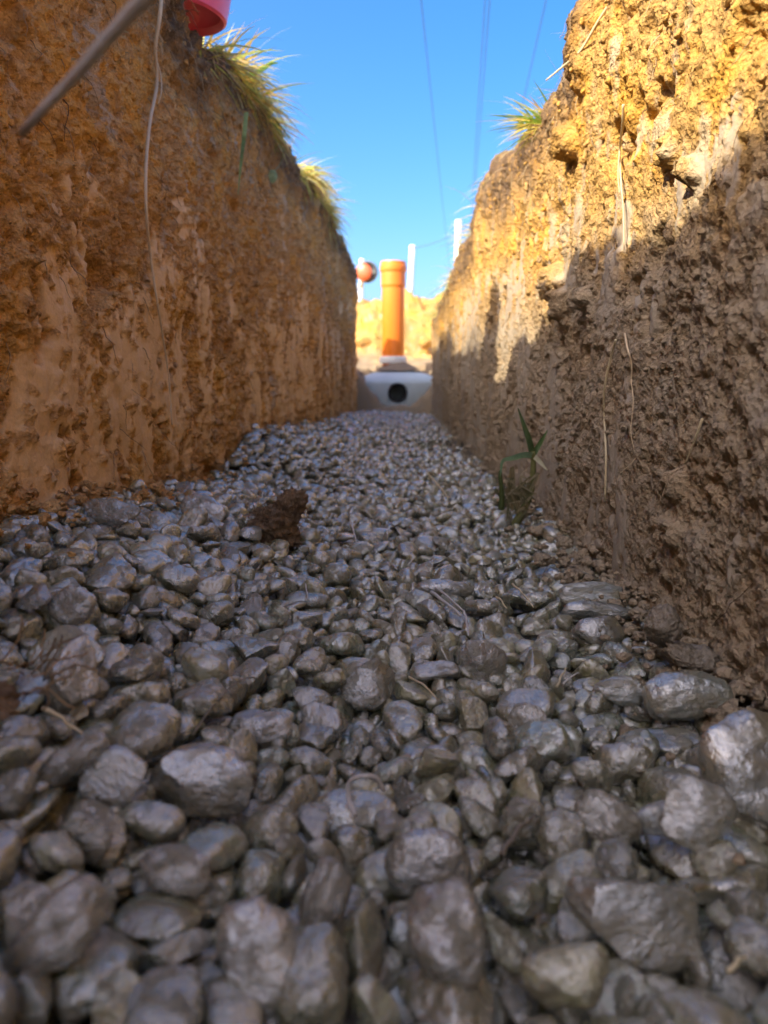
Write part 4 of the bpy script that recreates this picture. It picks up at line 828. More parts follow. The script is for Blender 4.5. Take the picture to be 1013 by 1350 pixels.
-86,4347,-128,-74,-19,-21,61,4,15,-2858,13375,452,32,78,-52,-17,20,33,637,5145,-193,-15,84,-51,8,3,37,-1583,2418,417,-61,60,-27,44,14,27,-834,12913,44,-4,26,-37,89,18,26,-2245,6281,614,18,82,3,55,4,16,
-1095,5342,-66,95,-19,-20,15,14,42,1041,10195,-188,2,81,58,5,10,46,794,8582,-156,37,28,-43,77,18,26,-1263,5777,218,40,80,-42,-14,24,36,-2058,6724,602,36,-8,-30,88,13,25,-1560,6793,196,-84,-16,50,15,25,27,
-2214,9379,516,2,54,84,-7,11,41,505,9054,-43,-87,-39,-29,-5,17,27,-1550,8251,246,57,51,14,62,26,21,1051,9346,-59,15,24,90,-33,20,29,2119,13918,-91,95,-18,20,16,4,23,-2766,11149,559,-90,23,-9,37,23,46,
1384,3129,-310,-85,-8,8,51,0,30,1737,8291,-186,-62,-22,7,74,21,35,2231,11712,-36,-71,13,11,-68,5,21,-3388,12172,616,15,-22,-96,-9,18,28,-26,11899,-149,-56,-79,-24,-5,17,43,-371,13916,-62,38,85,-19,30,16,29,
1409,11903,-157,-83,23,47,18,4,29,-3546,11093,704,9,-86,-28,-41,15,21,855,10770,-92,-67,44,-59,4,24,27,-934,10083,18,-24,73,59,-25,10,22,-2462,9868,537,-14,86,48,-7,1,39,-860,12538,-6,25,73,-59,-25,27,32,
992,6256,-179,26,14,3,-96,15,34,-1989,12693,245,-31,-84,-43,15,13,37,-1858,11662,253,-14,69,68,19,23,27,618,2517,-170,65,10,54,53,14,35,-1022,11864,0,-1,32,-90,30,26,43,722,11710,-48,15,2,82,56,20,27,
-3081,13782,401,41,-31,-10,-85,22,28,662,13642,-101,54,23,-20,-79,6,32,-1950,13893,282,63,-2,36,69,14,25,-1316,13843,42,81,26,-36,-38,9,37,193,9025,-25,25,-20,92,-23,11,21,-329,8728,-85,-42,56,5,-71,18,27,
-169,8361,-147,35,40,-84,6,4,41,377,8009,-80,-59,-20,-18,-76,21,20,469,5175,-164,-3,-81,56,20,14,18,1469,6604,-227,24,51,79,22,9,44,-1188,11897,107,43,-38,78,-24,9,25,-767,11770,35,80,-28,-36,40,7,25,
465,7011,-123,-3,95,8,30,25,24,-2650,7311,746,17,77,10,-61,24,20,-1679,8150,266,-1,34,15,-93,12,26,-1265,7945,144,-89,19,-5,42,0,41,-57,10780,-12,-90,-16,31,-27,23,32,620,11939,-51,-99,8,4,8,0,31,
-3328,8261,948,-65,1,-16,75,8,34,-1099,4920,48,23,-55,80,-12,27,28,-2503,6362,627,3,96,-26,-4,23,45,-1920,8683,351,15,-33,93,-10,26,34,-106,5893,-107,72,-23,59,-30,1,22,633,13337,-123,-16,-98,-4,7,25,39,
340,11233,-35,12,55,-66,-49,18,20,-368,9291,-70,38,58,-71,11,11,25,-3188,9083,787,84,3,-4,-54,9,40,-169,8916,-134,26,41,-76,-43,22,28,-1962,9031,454,89,-1,-6,-45,12,27,-925,13523,116,-5,-7,-97,21,22,16,
-1583,5873,295,41,-23,79,39,14,20,-164,6623,-61,30,92,24,-9,7,24,-2282,7049,589,-53,-23,52,-63,20,20,1932,10589,-133,44,-3,3,90,9,31,1514,9427,-56,-58,16,79,-15,6,19,-2385,12595,421,19,-17,-95,-20,15,24,
-1363,7514,71,-82,-49,23,-18,4,24,-2801,7488,692,-94,28,19,-7,23,34,-2088,13831,217,-98,16,-7,-9,5,40,-2428,13641,328,90,12,7,42,5,30,-2697,11985,516,12,-95,-27,9,14,31,-19,5717,-285,32,-50,81,-1,10,43,
-1265,10024,174,-10,-99,-10,8,20,33,523,9808,-91,70,65,-5,28,25,26,-419,9499,-82,10,56,-49,-66,4,26,-1420,11968,94,92,-9,10,-37,27,46,973,11218,-82,-93,1,-22,-29,2,25,1659,6692,-231,56,-27,-15,77,7,30,
-882,4873,-91,21,48,-85,-12,14,34,636,13154,-81,58,70,-25,33,3,22,-11,7473,-45,-72,-60,31,15,24,21,-757,4726,-63,-27,-9,2,-96,12,32,-2757,5469,820,-22,84,11,-48,26,15,434,5373,-186,44,30,-77,-35,18,23,
-1108,4684,101,-39,-9,16,90,20,25,665,5938,-145,-77,-46,-10,43,10,16,1479,10191,-205,92,1,-32,-20,21,32,2468,13633,-61,-52,18,3,-83,15,32,94,10451,-45,-3,34,64,-69,6,28,833,10613,-97,48,30,-77,-31,1,18,
-3486,8364,825,5,99,6,-13,23,38,1417,4889,-247,-2,-19,38,-91,16,19,2195,12188,-118,14,4,98,12,2,35,204,10925,-48,20,-91,-31,17,6,24,2504,12802,-90,-100,-6,-5,-5,6,30,2594,13880,-60,-27,37,88,15,1,27,
-878,13876,22,-74,10,-17,-65,6,26,270,8450,-45,-3,-11,-92,37,13,22,2311,11930,-87,-20,8,-8,-97,14,37,1327,12414,-177,31,63,-22,67,16,27,-2349,11988,380,-30,30,86,-26,23,46,-1946,6509,479,15,-38,-91,-9,3,23,
-1528,10853,206,79,-35,10,-49,14,35,557,12840,-125,59,-68,-17,40,27,27,298,13756,-49,16,-18,-74,62,14,25,300,13188,-20,89,32,20,27,13,25,-96,8163,-115,-70,12,62,33,16,23,-960,6725,-21,35,46,-7,-81,8,40,
-1379,3111,3,47,-1,-1,-89,14,45,-2700,12691,406,75,-10,18,-63,15,38,-1243,6750,234,56,-13,20,-79,3,29,-148,3005,-66,-39,82,-32,-27,3,25,1591,4553,-260,98,1,-18,4,10,18,-3750,8418,869,10,-34,-30,89,21,20,
-1575,8440,247,-56,41,48,-53,15,19,-1091,6764,135,61,-28,74,6,14,21,-2113,8499,452,-17,75,63,9,27,20,-1703,8369,282,4,-67,-74,-1,22,28,-1610,6987,298,53,-38,-47,59,9,25,-794,4470,-84,-73,-14,40,53,8,34,
-1534,4875,290,68,13,26,68,2,31,562,3523,-365,34,-1,5,-94,19,22,1446,8561,-168,31,95,-5,2,13,41,1268,8149,-129,-6,-64,71,-30,19,15,1546,9254,-149,8,72,14,-68,26,14,-3200,13346,390,-23,34,-79,45,17,28,
1554,13201,-161,14,-1,-94,30,14,30,442,12162,-68,-80,47,-9,37,18,28,-1740,5250,303,-57,77,21,19,6,16,726,7540,-132,14,-42,-83,33,16,22,-526,7860,-142,2,-87,-1,-50,17,34,-1026,10499,56,-20,-70,67,-12,18,20,
-1377,7119,184,65,2,-74,16,4,18,1821,9350,-168,-82,-1,16,55,4,20,-1984,5779,430,32,63,-69,-16,14,22,-309,9722,-88,26,-10,94,-18,0,27,1395,2728,-272,-78,-1,60,20,13,20,1342,13520,-87,89,-29,-19,32,2,33,
-2915,5099,789,-54,15,-15,81,1,25,-1469,6984,249,17,17,97,4,12,27,1019,8743,-138,55,81,-19,8,25,28,-2303,8545,410,-95,-30,1,-12,21,46,2199,13690,-102,31,15,86,-37,26,24,-1058,9973,86,53,45,-50,-51,26,21,
2059,12273,-41,12,58,-77,24,7,22,-1374,9482,87,9,4,-97,21,16,44,1555,11996,-156,-8,-22,-50,-83,8,26,-382,12365,2,23,21,-51,80,19,16,-2975,11900,526,-49,86,-15,-3,25,28,1865,9879,-177,-11,-17,-5,98,22,19,
635,4195,-150,-69,36,44,44,18,22,2084,11855,-24,50,21,-17,-82,20,20,2343,9300,-23,11,82,55,-6,24,15,2346,4092,-118,7,15,-97,-19,5,32,-1299,11796,173,26,78,-55,-11,7,28,-974,13238,5,-82,55,18,5,7,32,
1497,11280,-163,-14,5,71,-69,2,19,1022,12453,-77,-49,-77,-38,16,16,28,-3042,9710,739,-20,11,34,91,16,28,-3184,12891,475,0,-7,-41,-91,17,25,2543,10850,-91,89,-5,-7,44,0,22,64,6932,-126,-55,80,-3,24,21,17,
455,5989,-97,-55,-82,14,5,2,21,1962,10760,-128,-1,-36,-90,23,2,23,-2653,9899,681,91,19,-27,25,18,24,1645,5199,-246,-37,40,-82,15,25,14,731,7643,-194,19,9,-56,80,1,25,1776,13554,-38,70,-21,31,60,1,26,
-1428,12680,135,-1,-5,-89,45,26,18,-1497,11094,223,94,34,0,-6,26,19,311,13548,-107,88,17,-28,34,9,37,1837,6978,-180,96,10,-14,-20,17,28,-345,10102,-59,38,-61,38,58,10,15,1674,8770,-177,14,3,2,-99,9,35,
2114,6832,-106,40,36,84,-9,20,13,1444,7284,-253,-73,-17,12,66,0,37,1462,13402,-78,-66,-50,56,-4,20,17,1481,9615,-119,-48,46,50,55,23,23,-1618,12969,148,1,-84,-54,-10,8,29,-940,10782,-43,23,-1,7,97,5,52,
1481,2468,-160,63,7,6,77,15,37,722,7372,-229,6,97,-18,-14,5,50,1519,10539,-123,-98,0,17,-7,9,33,463,8248,-197,57,-32,22,73,14,44,-696,10966,-85,-27,-87,33,-25,24,24,-587,8001,-113,47,26,83,-18,14,18,
1669,13813,-152,-71,15,21,66,21,37,1906,11631,-140,59,-61,-17,49,14,18,1871,13356,-38,-10,2,-97,-21,18,25,150,7348,-252,-70,-3,7,-71,16,46,-3458,8404,942,15,43,-85,-25,7,25,-1035,11331,23,66,62,-43,-2,4,24,
-1334,2466,129,36,-61,52,48,16,20,-2156,7014,531,42,-35,23,80,9,24,-1139,5795,230,38,42,10,82,15,18,477,7511,-106,-28,49,-40,72,7,24,-2720,8057,730,-70,70,6,15,11,21,-236,8011,-104,-88,19,24,36,5,34,
2382,7267,-158,0,0,8,100,1,18,-1617,3729,304,-86,-29,18,38,9,19,-113,11603,-130,85,-32,23,34,6,20,-130,3115,-255,-75,-8,65,11,25,32,1473,4102,-267,-2,-77,62,14,3,41,-185,10403,-69,-92,0,33,-22,23,35,
-1294,10677,153,3,-100,-4,-4,21,24,-809,10108,28,-42,-62,-67,-2,26,17,-80,10973,-131,-5,56,81,16,6,46,1269,13017,-277,-56,-8,82,2,25,16,2248,11566,-114,84,22,-2,50,20,18,1766,11692,-136,34,68,-54,36,18,21,
-1546,12289,71,88,-32,-25,24,8,25,-1163,13761,-11,-34,41,-24,-81,16,35,294,12096,-19,-18,19,89,-38,9,23,-1092,9270,22,36,-73,-58,-4,21,35,-1130,11130,11,85,42,15,29,16,37,767,9987,-76,1,8,-79,-60,0,24,
907,8648,-91,1,-51,-57,-65,7,16,-1217,10859,150,88,1,-10,46,24,15,-814,3290,-181,-73,35,-26,-53,0,25,-1139,6111,100,-9,-89,-40,-18,5,49,-1793,4114,226,-11,85,52,-2,15,46,-2876,7257,729,-2,-54,6,-84,1,28,
66,12550,-31,-27,95,-16,3,10,29,-3711,8242,863,27,-11,-29,91,0,26,-467,12300,-33,7,-72,-64,27,5,26,-2232,13516,277,-22,62,66,-37,14,27,-436,13156,-35,-70,-67,16,18,16,26,52,13302,-145,-96,1,19,22,20,46,
453,13056,-91,29,-16,-19,92,24,33,-882,13482,29,57,-6,-2,82,25,32,686,8937,-61,-9,-73,-67,-15,25,22,-2512,8215,647,60,68,30,-29,27,20,165,9124,-92,-44,34,83,-2,19,25,331,8114,-42,3,8,-93,37,12,15,
616,3333,-316,-33,-84,-35,24,23,21,2357,8429,-84,-72,-2,19,-66,12,34,-428,3232,-90,-78,21,58,13,27,40,-532,3243,-299,98,4,17,-2,21,42,315,12704,-135,-2,47,87,-11,20,34,-1192,13943,31,-59,-57,-40,40,27,26,
-684,2876,-291,-22,-69,-67,17,18,22,-215,4751,-182,-22,58,48,-62,0,30,1395,5471,-249,79,-5,-17,58,17,27,-1066,5091,-124,-27,-79,-54,-13,21,46,1771,11528,-176,5,-21,1,98,0,30,514,10619,-149,38,22,90,-7,0,33,
-937,10384,48,55,24,-30,-74,4,13,-137,13650,-125,7,10,-99,-6,2,41,839,13615,-130,-43,-75,-31,-39,7,35,769,13169,-57,-55,68,-2,-48,0,20,897,11064,-109,-22,21,95,-5,12,23,-574,10643,-3,-98,13,-10,-9,24,24,
2439,12062,-13,7,-12,-25,96,26,26,2284,4272,-40,-88,-48,3,-8,11,30,901,13347,-74,94,25,-20,-15,19,20,89,5986,-165,43,-57,-43,55,21,21,-318,5616,-245,11,-12,-1,-99,9,35,917,9211,-12,54,67,-4,50,15,14,
-2121,10109,459,-51,-84,20,3,19,24,850,9849,-96,-9,-5,-6,-99,9,38,1227,11599,-148,77,-20,-59,12,9,20,-277,3898,-199,18,-9,-2,98,11,46,-3217,7297,871,-17,-80,42,40,24,16,-430,8247,-58,84,-28,-10,-45,3,27,
-3723,9073,822,-51,-16,58,62,27,28,-422,6841,-178,5,24,94,25,15,36,2564,11206,-40,-42,-27,-65,57,1,20,-1073,10140,76,-30,41,-86,-9,18,16,-581,8276,-76,8,-47,-33,81,14,21,49,8851,4,31,34,-64,-61,4,24,
-1826,2930,227,78,52,18,-30,16,27,-1678,8851,335,51,-22,44,-71,11,25,-2544,9260,624,-6,92,37,6,27,18,-2400,13404,268,81,52,4,28,20,27,1064,11920,-208,72,28,28,-57,6,38,-1150,12301,77,-10,64,76,-7,9,29,
-979,2541,71,-47,-72,-48,-15,3,24,-855,6352,-32,-43,-26,30,81,20,27,-1458,13667,101,-19,-73,-62,-23,7,35,-168,13933,-41,-87,40,14,-27,26,20,-2947,5010,939,13,82,-41,-38,27,38,-154,5105,-166,-52,26,-78,23,24,15,
1896,11322,-135,7,91,25,31,15,28,205,5754,-278,60,-51,-35,51,15,37,1341,12818,-228,52,-45,-45,57,24,32,1970,5552,-187,18,36,-1,-91,17,15,-731,13689,-25,-19,-84,50,10,7,30,-266,13739,-33,57,-25,-22,-75,19,21,
1059,13880,-50,5,45,-86,23,18,20,-1212,13038,54,-9,-62,75,18,21,24,-231,12961,-37,85,-51,8,-12,14,37,-1032,4486,105,-55,10,-54,-63,26,23,-2595,12944,384,80,-30,-21,48,13,16,1608,9926,-97,-37,-79,-39,-28,17,17,
2056,13145,-114,15,-83,-52,-14,6,28,-585,5463,34,-65,-23,-14,-71,1,22,-114,5487,-179,-63,31,4,-71,1,28,-2334,4502,489,-70,-16,-10,-68,5,37,256,6139,-194,-66,16,17,-71,22,46,-1123,11639,78,-60,56,19,54,1,20,
-495,11856,-57,73,1,-41,54,23,21,-3682,8526,816,1,96,27,-6,17,21,-737,7296,-33,-5,-66,-52,-55,19,24,-523,7266,-111,-77,-44,34,32,7,24,-304,6473,-59,81,43,-10,-38,7,21,-1226,13224,62,-13,-31,30,89,6,21,
-2598,11832,462,-6,6,-89,46,18,33,-693,2809,-60,56,0,34,76,6,25,-1228,2844,111,-39,-90,9,-19,3,22,-30,3443,-318,73,16,18,63,9,52,-2370,13092,336,20,-32,-92,12,9,33,-1009,12459,43,-20,47,24,-83,6,18,
-699,11929,21,95,30,3,4,14,21,640,12367,-144,77,-21,-49,-35,1,23,802,12282,-71,-26,-40,-86,18,27,31,-145,12462,-43,3,85,40,-33,16,28,1904,7662,16,16,97,2,17,27,29,1816,6593,-178,20,23,-93,21,27,22,
2296,13921,-87,9,42,-47,-77,18,19,2118,3670,-17,19,-88,18,-39,25,25,1666,12587,-98,-94,19,17,-21,13,30,2047,5389,-171,-7,-80,-60,-4,23,25,-2581,4933,643,37,-11,89,-23,13,15,1608,9741,-152,23,-96,10,-11,27,28,
-1871,8943,142,81,-36,13,-45,9,52,278,8249,-70,38,7,-12,-91,3,39,2526,8954,-106,-6,73,-68,4,22,21,2489,7808,-115,-77,-16,0,62,6,24,-1499,13901,79,79,-19,-44,-39,1,30,477,13680,-84,-11,-89,-43,-9,5,21,
-1961,5235,339,0,-49,-63,61,8,33,-2096,5927,451,-26,32,-86,32,6,30,1197,3486,-155,28,18,86,-39,5,25,-538,5848,-15,-32,47,79,-22,1,19,-3136,6207,863,21,-93,-23,-20,27,22,-858,6251,118,12,-62,-69,-35,14,29,
2134,13789,-116,6,-26,42,-87,19,17,1340,13011,-159,47,-28,7,84,9,29,633,7783,-113,55,-59,-46,-37,6,14,113,6682,-22,10,59,80,7,3,22,-2204,8462,502,-18,11,-93,-31,22,18,-1694,8110,315,4,-38,-15,91,12,26,
-3666,8708,848,-19,-97,-15,-7,5,32,398,7597,-70,-3,3,-72,-69,11,19,-492,13582,-45,15,46,-87,-4,12,34,934,13494,-65,-24,34,-27,-87,21,21,-3368,13926,368,-14,-98,-2,14,9,24,754,8980,-105,7,-34,-2,94,22,15,
-1108,9277,139,-68,-2,-26,69,12,22,-2127,8948,432,8,99,-4,8,11,23,55,12081,-42,-23,7,-68,69,10,26,-1707,13513,224,-25,-19,-92,-23,26,25,1238,3615,-203,75,16,-45,47,7,18,-28,3667,-93,-35,-77,31,43,24,21,
1647,8614,-116,36,61,-66,25,11,16,1899,8471,-151,-28,92,-25,11,16,25,-1232,2771,71,78,-47,-36,-21,10,18,178,11789,-135,68,-7,60,41,17,20,-1674,12087,101,-69,65,26,-18,14,30,-1930,7578,456,58,-16,-45,66,8,18,
29,8540,-151,-17,18,65,72,15,29,1474,9393,-184,-64,44,3,63,7,29,2259,4835,-154,-28,93,-12,18,16,23,322,5618,-210,8,25,-31,91,12,28,-47,9869,-145,-78,-30,0,54,6,31,-1934,6483,383,-56,-17,-4,-81,1,31,
-2157,9617,479,11,-26,89,37,7,30,-1030,7302,15,-96,-15,7,22,23,23,-5,6228,-151,-93,-4,-26,26,4,29,-2182,8310,444,-40,-14,88,19,13,28,-546,8128,-85,-7,-96,0,-26,2,28,-2268,7899,504,2,-41,-31,86,14,21,
1086,7606,-165,-33,30,46,77,0,21,-2459,9422,443,2,97,-5,-23,18,46,-2405,6197,735,90,33,-9,28,12,18,-726,6889,-164,67,-22,66,-26,16,24,-272,6968,-167,27,-23,-69,63,26,20,-1492,7382,195,8,95,-25,-18,24,46,
-1513,9287,183,-98,12,-12,-14,7,23,-1085,8736,140,-1,-48,-53,69,19,15,2323,12938,-106,-3,30,-94,15,10,23,1528,12267,-155,-86,-4,-13,49,0,39,965,4515,-278,-32,-24,-27,88,15,33,-1648,4690,177,-44,-82,14,-35,25,32,
2226,12323,-88,35,-25,-45,-78,8,21,-2024,13318,259,44,-58,-60,33,8,26,-1311,12107,124,25,22,54,78,3,18,-1168,12053,48,20,-87,37,-26,27,21,531,12370,-93,-45,12,12,88,2,25,-3132,12515,516,-5,94,-33,2,2,32,
-972,12675,-56,4,-27,77,58,1,34,-580,3127,-153,-31,56,-68,36,14,20,-2005,4166,452,-54,-2,7,84,0,35,560,2758,-319,-9,-88,46,13,27,32,1459,5751,-216,-55,-15,-3,82,14,37,916,13189,-34,6,-66,73,15,21,21,
-669,13331,-47,12,-91,40,-3,8,29,245,4904,-134,34,-13,-24,90,3,16,959,4678,-225,-78,62,8,-4,11,20,-1723,9849,336,-58,11,-37,-72,14,19,-3713,10979,722,-33,-36,31,81,20,18,-2251,7774,481,-13,-18,72,66,3,31,
-1692,2952,129,58,70,-8,-40,16,19,917,7816,-209,-25,45,73,45,9,27,463,6205,-89,-92,-10,-13,-37,25,18,-1006,8481,50,-52,15,-59,60,27,18,-1221,3971,-69,70,-32,29,-56,6,19,-1350,4120,93,44,47,56,51,2,33,
-565,11469,-47,-36,-87,16,-29,19,27,119,11842,-50,25,-81,-32,42,18,10,27,4758,-272,-33,-14,-15,-92,23,41,-1871,5831,321,41,15,89,-11,12,22,-444,6676,-110,64,11,13,-75,22,27,-1826,3605,193,-89,-18,-28,-31,14,24,
-1340,3837,-77,-13,75,64,-11,21,31,-969,13685,-1,-80,-40,-10,43,16,16,2497,12348,-62,12,68,72,2,23,39,228,11414,-136,19,81,-46,31,9,28,-1587,11662,124,55,-63,-54,-8,16,28,-667,13867,-123,9,65,49,57,20,29,
715,10713,-139,67,65,-32,13,18,26,172,13594,-160,67,-64,-37,2,5,30,-180,13314,-71,-45,41,-62,49,21,22,1535,5049,-246,13,-6,-12,98,23,29,-2345,6073,465,2,94,-31,-12,22,40,2477,7617,-127,-16,34,92,-12,6,17,
1486,6254,-256,-29,22,18,-91,22,27,1999,5832,-190,2,99,-4,15,7,20,-1030,13947,35,-3,44,61,-66,6,17,768,5278,-178,4,-6,-91,42,7,26,-226,12263,-78,-47,-4,80,-37,13,20,-1694,12777,229,-13,-5,-2,99,10,31,
-1305,12179,62,70,70,-11,-8,16,23,-3649,10455,775,25,1,4,97,1,29,-1830,10212,370,-82,32,-14,-45,4,14,109,9712,-88,-17,39,55,-72,25,16,-1232,10262,109,-5,91,41,2,14,23,-1762,11164,248,50,-50,62,-34,27,23,
116,11023,-122,8,-63,-57,-52,9,31,637,10944,-75,29,3,1,96,6,32,-1170,10675,72,33,-75,51,-25,10,14,-559,10143,-23,-12,49,80,-32,5,41,-885,8563,-26,75,-21,61,-18,11,37,322,8654,-84,38,-1,-32,-87,25,33,
-1498,8603,149,-36,33,85,19,15,34,-2118,7155,458,-34,5,-44,-83,27,28,-1011,7463,2,11,-31,-89,-31,0,46,1521,8343,-231,21,83,46,23,9,29,-762,8380,-52,-94,-2,26,-21,27,26,-3240,9552,725,38,-62,-24,64,10,18,
-2414,9165,459,-24,31,-80,-45,0,37,-1209,5114,11,85,-48,-18,-9,19,26,15,5194,-272,-36,-18,90,-16,2,33,-1682,8672,253,-71,57,21,-35,7,34,-2957,9830,755,-31,33,58,-68,27,17,260,12321,-117,68,21,-2,70,9,37,
1695,11999,-109,-85,32,14,39,2,20,1459,10384,-135,47,33,-48,66,15,16,-599,2963,-208,44,-19,25,84,6,30,-2083,3978,436,-9,19,89,-41,14,24,-1358,4750,69,-11,70,69,14,27,46,-1391,10180,216,-29,-64,67,-25,2,24,
-1019,9514,89,5,99,-1,12,19,27,-2538,12669,302,87,8,-40,-25,17,25,275,9677,-107,4,-23,96,-17,0,30,2393,13162,-90,25,93,27,7,3,43,1314,12144,-202,85,-7,-6,52,3,52,-1735,5957,255,-92,-36,-8,15,22,37,
-2599,11292,542,-36,-91,13,16,11,23,-1507,11588,138,-17,-46,49,-72,22,21,568,10389,-157,-10,3,10,-99,2,20,-191,11330,-112,-19,97,-14,9,10,23,2090,5751,-132,-51,-18,82,-17,0,16,2184,5283,-175,9,-25,-13,95,7,17,
847,10264,-146,11,66,-35,65,14,26,-1624,13371,63,-74,-26,15,-61,12,33,-2817,7805,729,82,-13,48,-27,11,22,-2962,12246,501,30,-92,25,-6,4,22,-2515,12393,411,34,-82,31,35,2,20,1743,9977,-168,23,77,59,10,6,20,
-1722,11451,211,-91,5,-19,36,23,40,-1580,8007,117,-64,-60,-14,-45,24,46,-2449,11347,484,-25,44,-41,76,2,17,177,8889,-64,67,-34,-2,66,24,18,793,8786,-91,19,-91,29,-21,15,15,475,10356,-204,-37,-71,26,54,5,29,
2459,5207,-144,58,6,4,-81,27,16,868,5114,-260,-11,96,-6,24,16,46,2209,11778,-141,74,-3,0,68,14,17,-2095,11049,293,54,-26,20,-77,8,36,-743,11207,-73,-89,8,4,-45,2,43,-1242,6446,105,-23,-21,95,8,27,32,
2375,12598,-127,6,95,24,20,15,19,2494,10538,-70,4,-98,-19,-11,22,29,-889,2355,167,-19,24,16,-94,10,30,1637,2970,-35,68,-58,33,-31,27,17,-2405,4810,658,62,14,43,65,10,18,398,4087,-166,18,-4,-88,43,6,20,
487,3047,-254,-8,-62,77,-11,19,23,-59,13887,-120,-37,-4,-5,-93,10,24,2036,5920,-159,-14,-69,65,-29,1,21,-1810,5772,279,7,-86,28,-43,22,30,2031,10111,-115,10,-18,-69,70,11,23,-2133,7974,452,-7,72,69,-5,27,26,
62,7991,-198,22,-76,58,21,4,35,-3114,7451,778,2,-24,96,-15,8,31,64,7807,-113,-88,46,-13,-5,6,23,1010,3891,-90,71,-65,-18,23,3,30,-774,7068,-42,99,6,-10,-5,19,12,-712,7130,-105,-62,-69,-21,-31,4,14,
1179,13723,-96,-46,56,50,-48,8,23,-233,2730,-250,3,23,-97,3,23,16,2580,10419,-57,-46,37,80,15,25,14,1375,13860,-150,95,12,-17,22,7,16,1335,13260,-152,-67,-3,-36,65,24,30,-1369,1951,60,-27,2,64,72,9,27,
-743,1723,-52,-98,15,-4,-15,27,28,-2198,2533,481,16,-80,-51,-28,1,26,462,2218,-306,-6,29,-67,-69,4,21,984,2023,-209,-18,60,78,-1,18,46,-2466,2432,790,24,-3,51,-82,13,21,-1836,2251,338,-74,-34,-32,48,14,19,
-543,1999,-65,10,89,-20,40,19,29,16,1730,-129,96,16,2,24,17,38,1079,1653,-154,-70,39,-58,13,24,46,-1293,1280,154,-38,-89,20,17,24,39,-1095,1470,45,64,8,-37,-67,15,29,-2025,3192,442,1,44,-87,-21,27,27,
-1182,3277,90,88,-24,-20,-37,25,27,-2769,3292,920,-17,2,-38,91,26,19,-2402,3061,764,23,-10,38,89,17,25,-1991,2944,397,38,12,77,50,24,28,71,2547,-302,-69,-65,17,27,15,25,-2659,2792,783,-37,12,86,-32,20,26,
-2554,3851,752,38,37,9,84,5,27,-509,3615,-301,-94,-16,-1,30,14,23,-2794,3407,846,63,3,-44,64,7,29,-2285,3625,514,29,2,6,-95,0,32,-1208,4432,22,-30,42,-23,-82,4,25,-1060,4351,-53,-7,75,-14,65,18,31,
-3012,4500,1038,29,69,-65,-6,15,27,-1724,4170,380,13,-1,19,97,27,31,203,3723,-251,-98,-3,1,-20,8,36,-2470,4024,700,-30,41,27,82,25,20,-3515,5241,1100,-4,81,58,-2,26,46,-2416,4936,542,17,-13,-29,-93,9,31,
-3341,4744,1016,-19,-2,98,-6,22,36,614,5452,-247,72,-52,39,24,24,28,-3786,5684,1146,-15,-90,-42,3,25,22,1187,5064,-216,66,-39,61,-19,6,37,1015,6546,-147,-65,-45,38,47,16,21,-2047,7032,399,7,-79,-49,36,9,29,
-1955,6868,313,87,24,31,31,16,26,-3118,6538,832,-15,40,-85,29,22,21,-2199,6814,463,-10,83,-55,8,23,34,-224,7766,-194,24,21,-94,-15,15,33,426,7378,-218,6,-3,-99,-11,5,27,-3796,7809,882,69,40,45,39,16,16,
-2588,7710,552,69,-17,22,-67,23,32,-1857,7478,162,72,-26,18,-62,10,33,-639,7224,-136,30,-76,56,-12,22,25,370,7482,-286,-1,-30,95,5,20,26,-3367,7411,847,-4,-60,80,7,23,25,-2373,7490,618,-36,24,-88,19,6,17,
-2412,7275,429,-11,99,-1,-13,6,21,-673,8505,-117,11,-74,-64,-17,17,24,760,8350,-184,-92,-11,-11,-35,16,31,-3153,8249,768,63,73,-27,4,25,29,-1466,8386,153,-68,-21,-10,-69,4,22,-742,8043,-129,43,-27,73,45,4,21,
1100,7825,-271,-16,-30,-92,-19,3,36,908,7679,-175,84,-22,-32,37,23,17,-3579,7965,854,18,-12,-93,28,16,23,-2737,7911,591,-91,38,19,2,16,19,-1236,7856,20,-30,84,-46,3,3,30,240,8843,-147,6,-68,72,-9,15,26,
-3463,9308,722,-100,0,-6,-4,12,52,-1234,9077,-24,60,-31,31,-67,16,24,-977,9083,-85,97,3,-19,15,23,26,1152,8731,-283,-43,65,62,-6,8,23,-2989,8950,621,-17,12,97,-15,19,35,-3155,8783,712,8,-21,-3,97,9,33,
-1343,8475,110,-56,-2,-31,-76,25,17,672,9628,-164,5,47,88,-3,10,38,1030,9628,-176,27,-31,0,-91,10,46,-3096,9860,749,14,-5,-76,63,6,18,654,9382,-191,-16,-58,75,28,2,21,-2167,9188,389,92,33,-22,-4,17,30,
-1697,9306,186,-4,-71,-70,-2,8,27,-201,9134,-199,67,-24,-8,-70,8,33,-3504,10761,596,3,-80,-57,17,21,43,-97,10055,-178,-24,-26,-27,89,0,28,-1619,9870,203,7,40,-86,30,5,47,-2880,11135,436,5,-79,-60,-10,7,42,
319,10782,-192,78,28,33,46,16,37,1121,10719,-196,61,-30,9,-73,22,26,152,10350,-194,5,77,60,-22,25,33,597,10530,-263,40,-30,67,-55,26,31,-167,11462,-264,24,-32,-19,90,26,39,-3672,12565,470,-50,32,62,-51,10,28,
-2524,12997,236,8,37,-88,-27,6,36,-3033,12621,469,65,23,-1,-73,23,20,-3326,13053,400,-14,94,27,-12,26,23,-1816,1167,494,14,10,-98,4,26,40,-1539,1173,258,16,-23,77,58,17,31,-1094,1252,104,-33,-71,14,61,6,22,
224,1812,-154,23,-39,89,8,16,21,-1697,2263,404,52,-56,43,-47,18,32,-476,1842,-138,-78,34,-31,43,25,22,783,1590,-189,-66,-36,-49,44,15,23,-1680,1395,314,6,-99,8,10,14,43,-1266,1621,132,93,-9,-35,10,18,46,
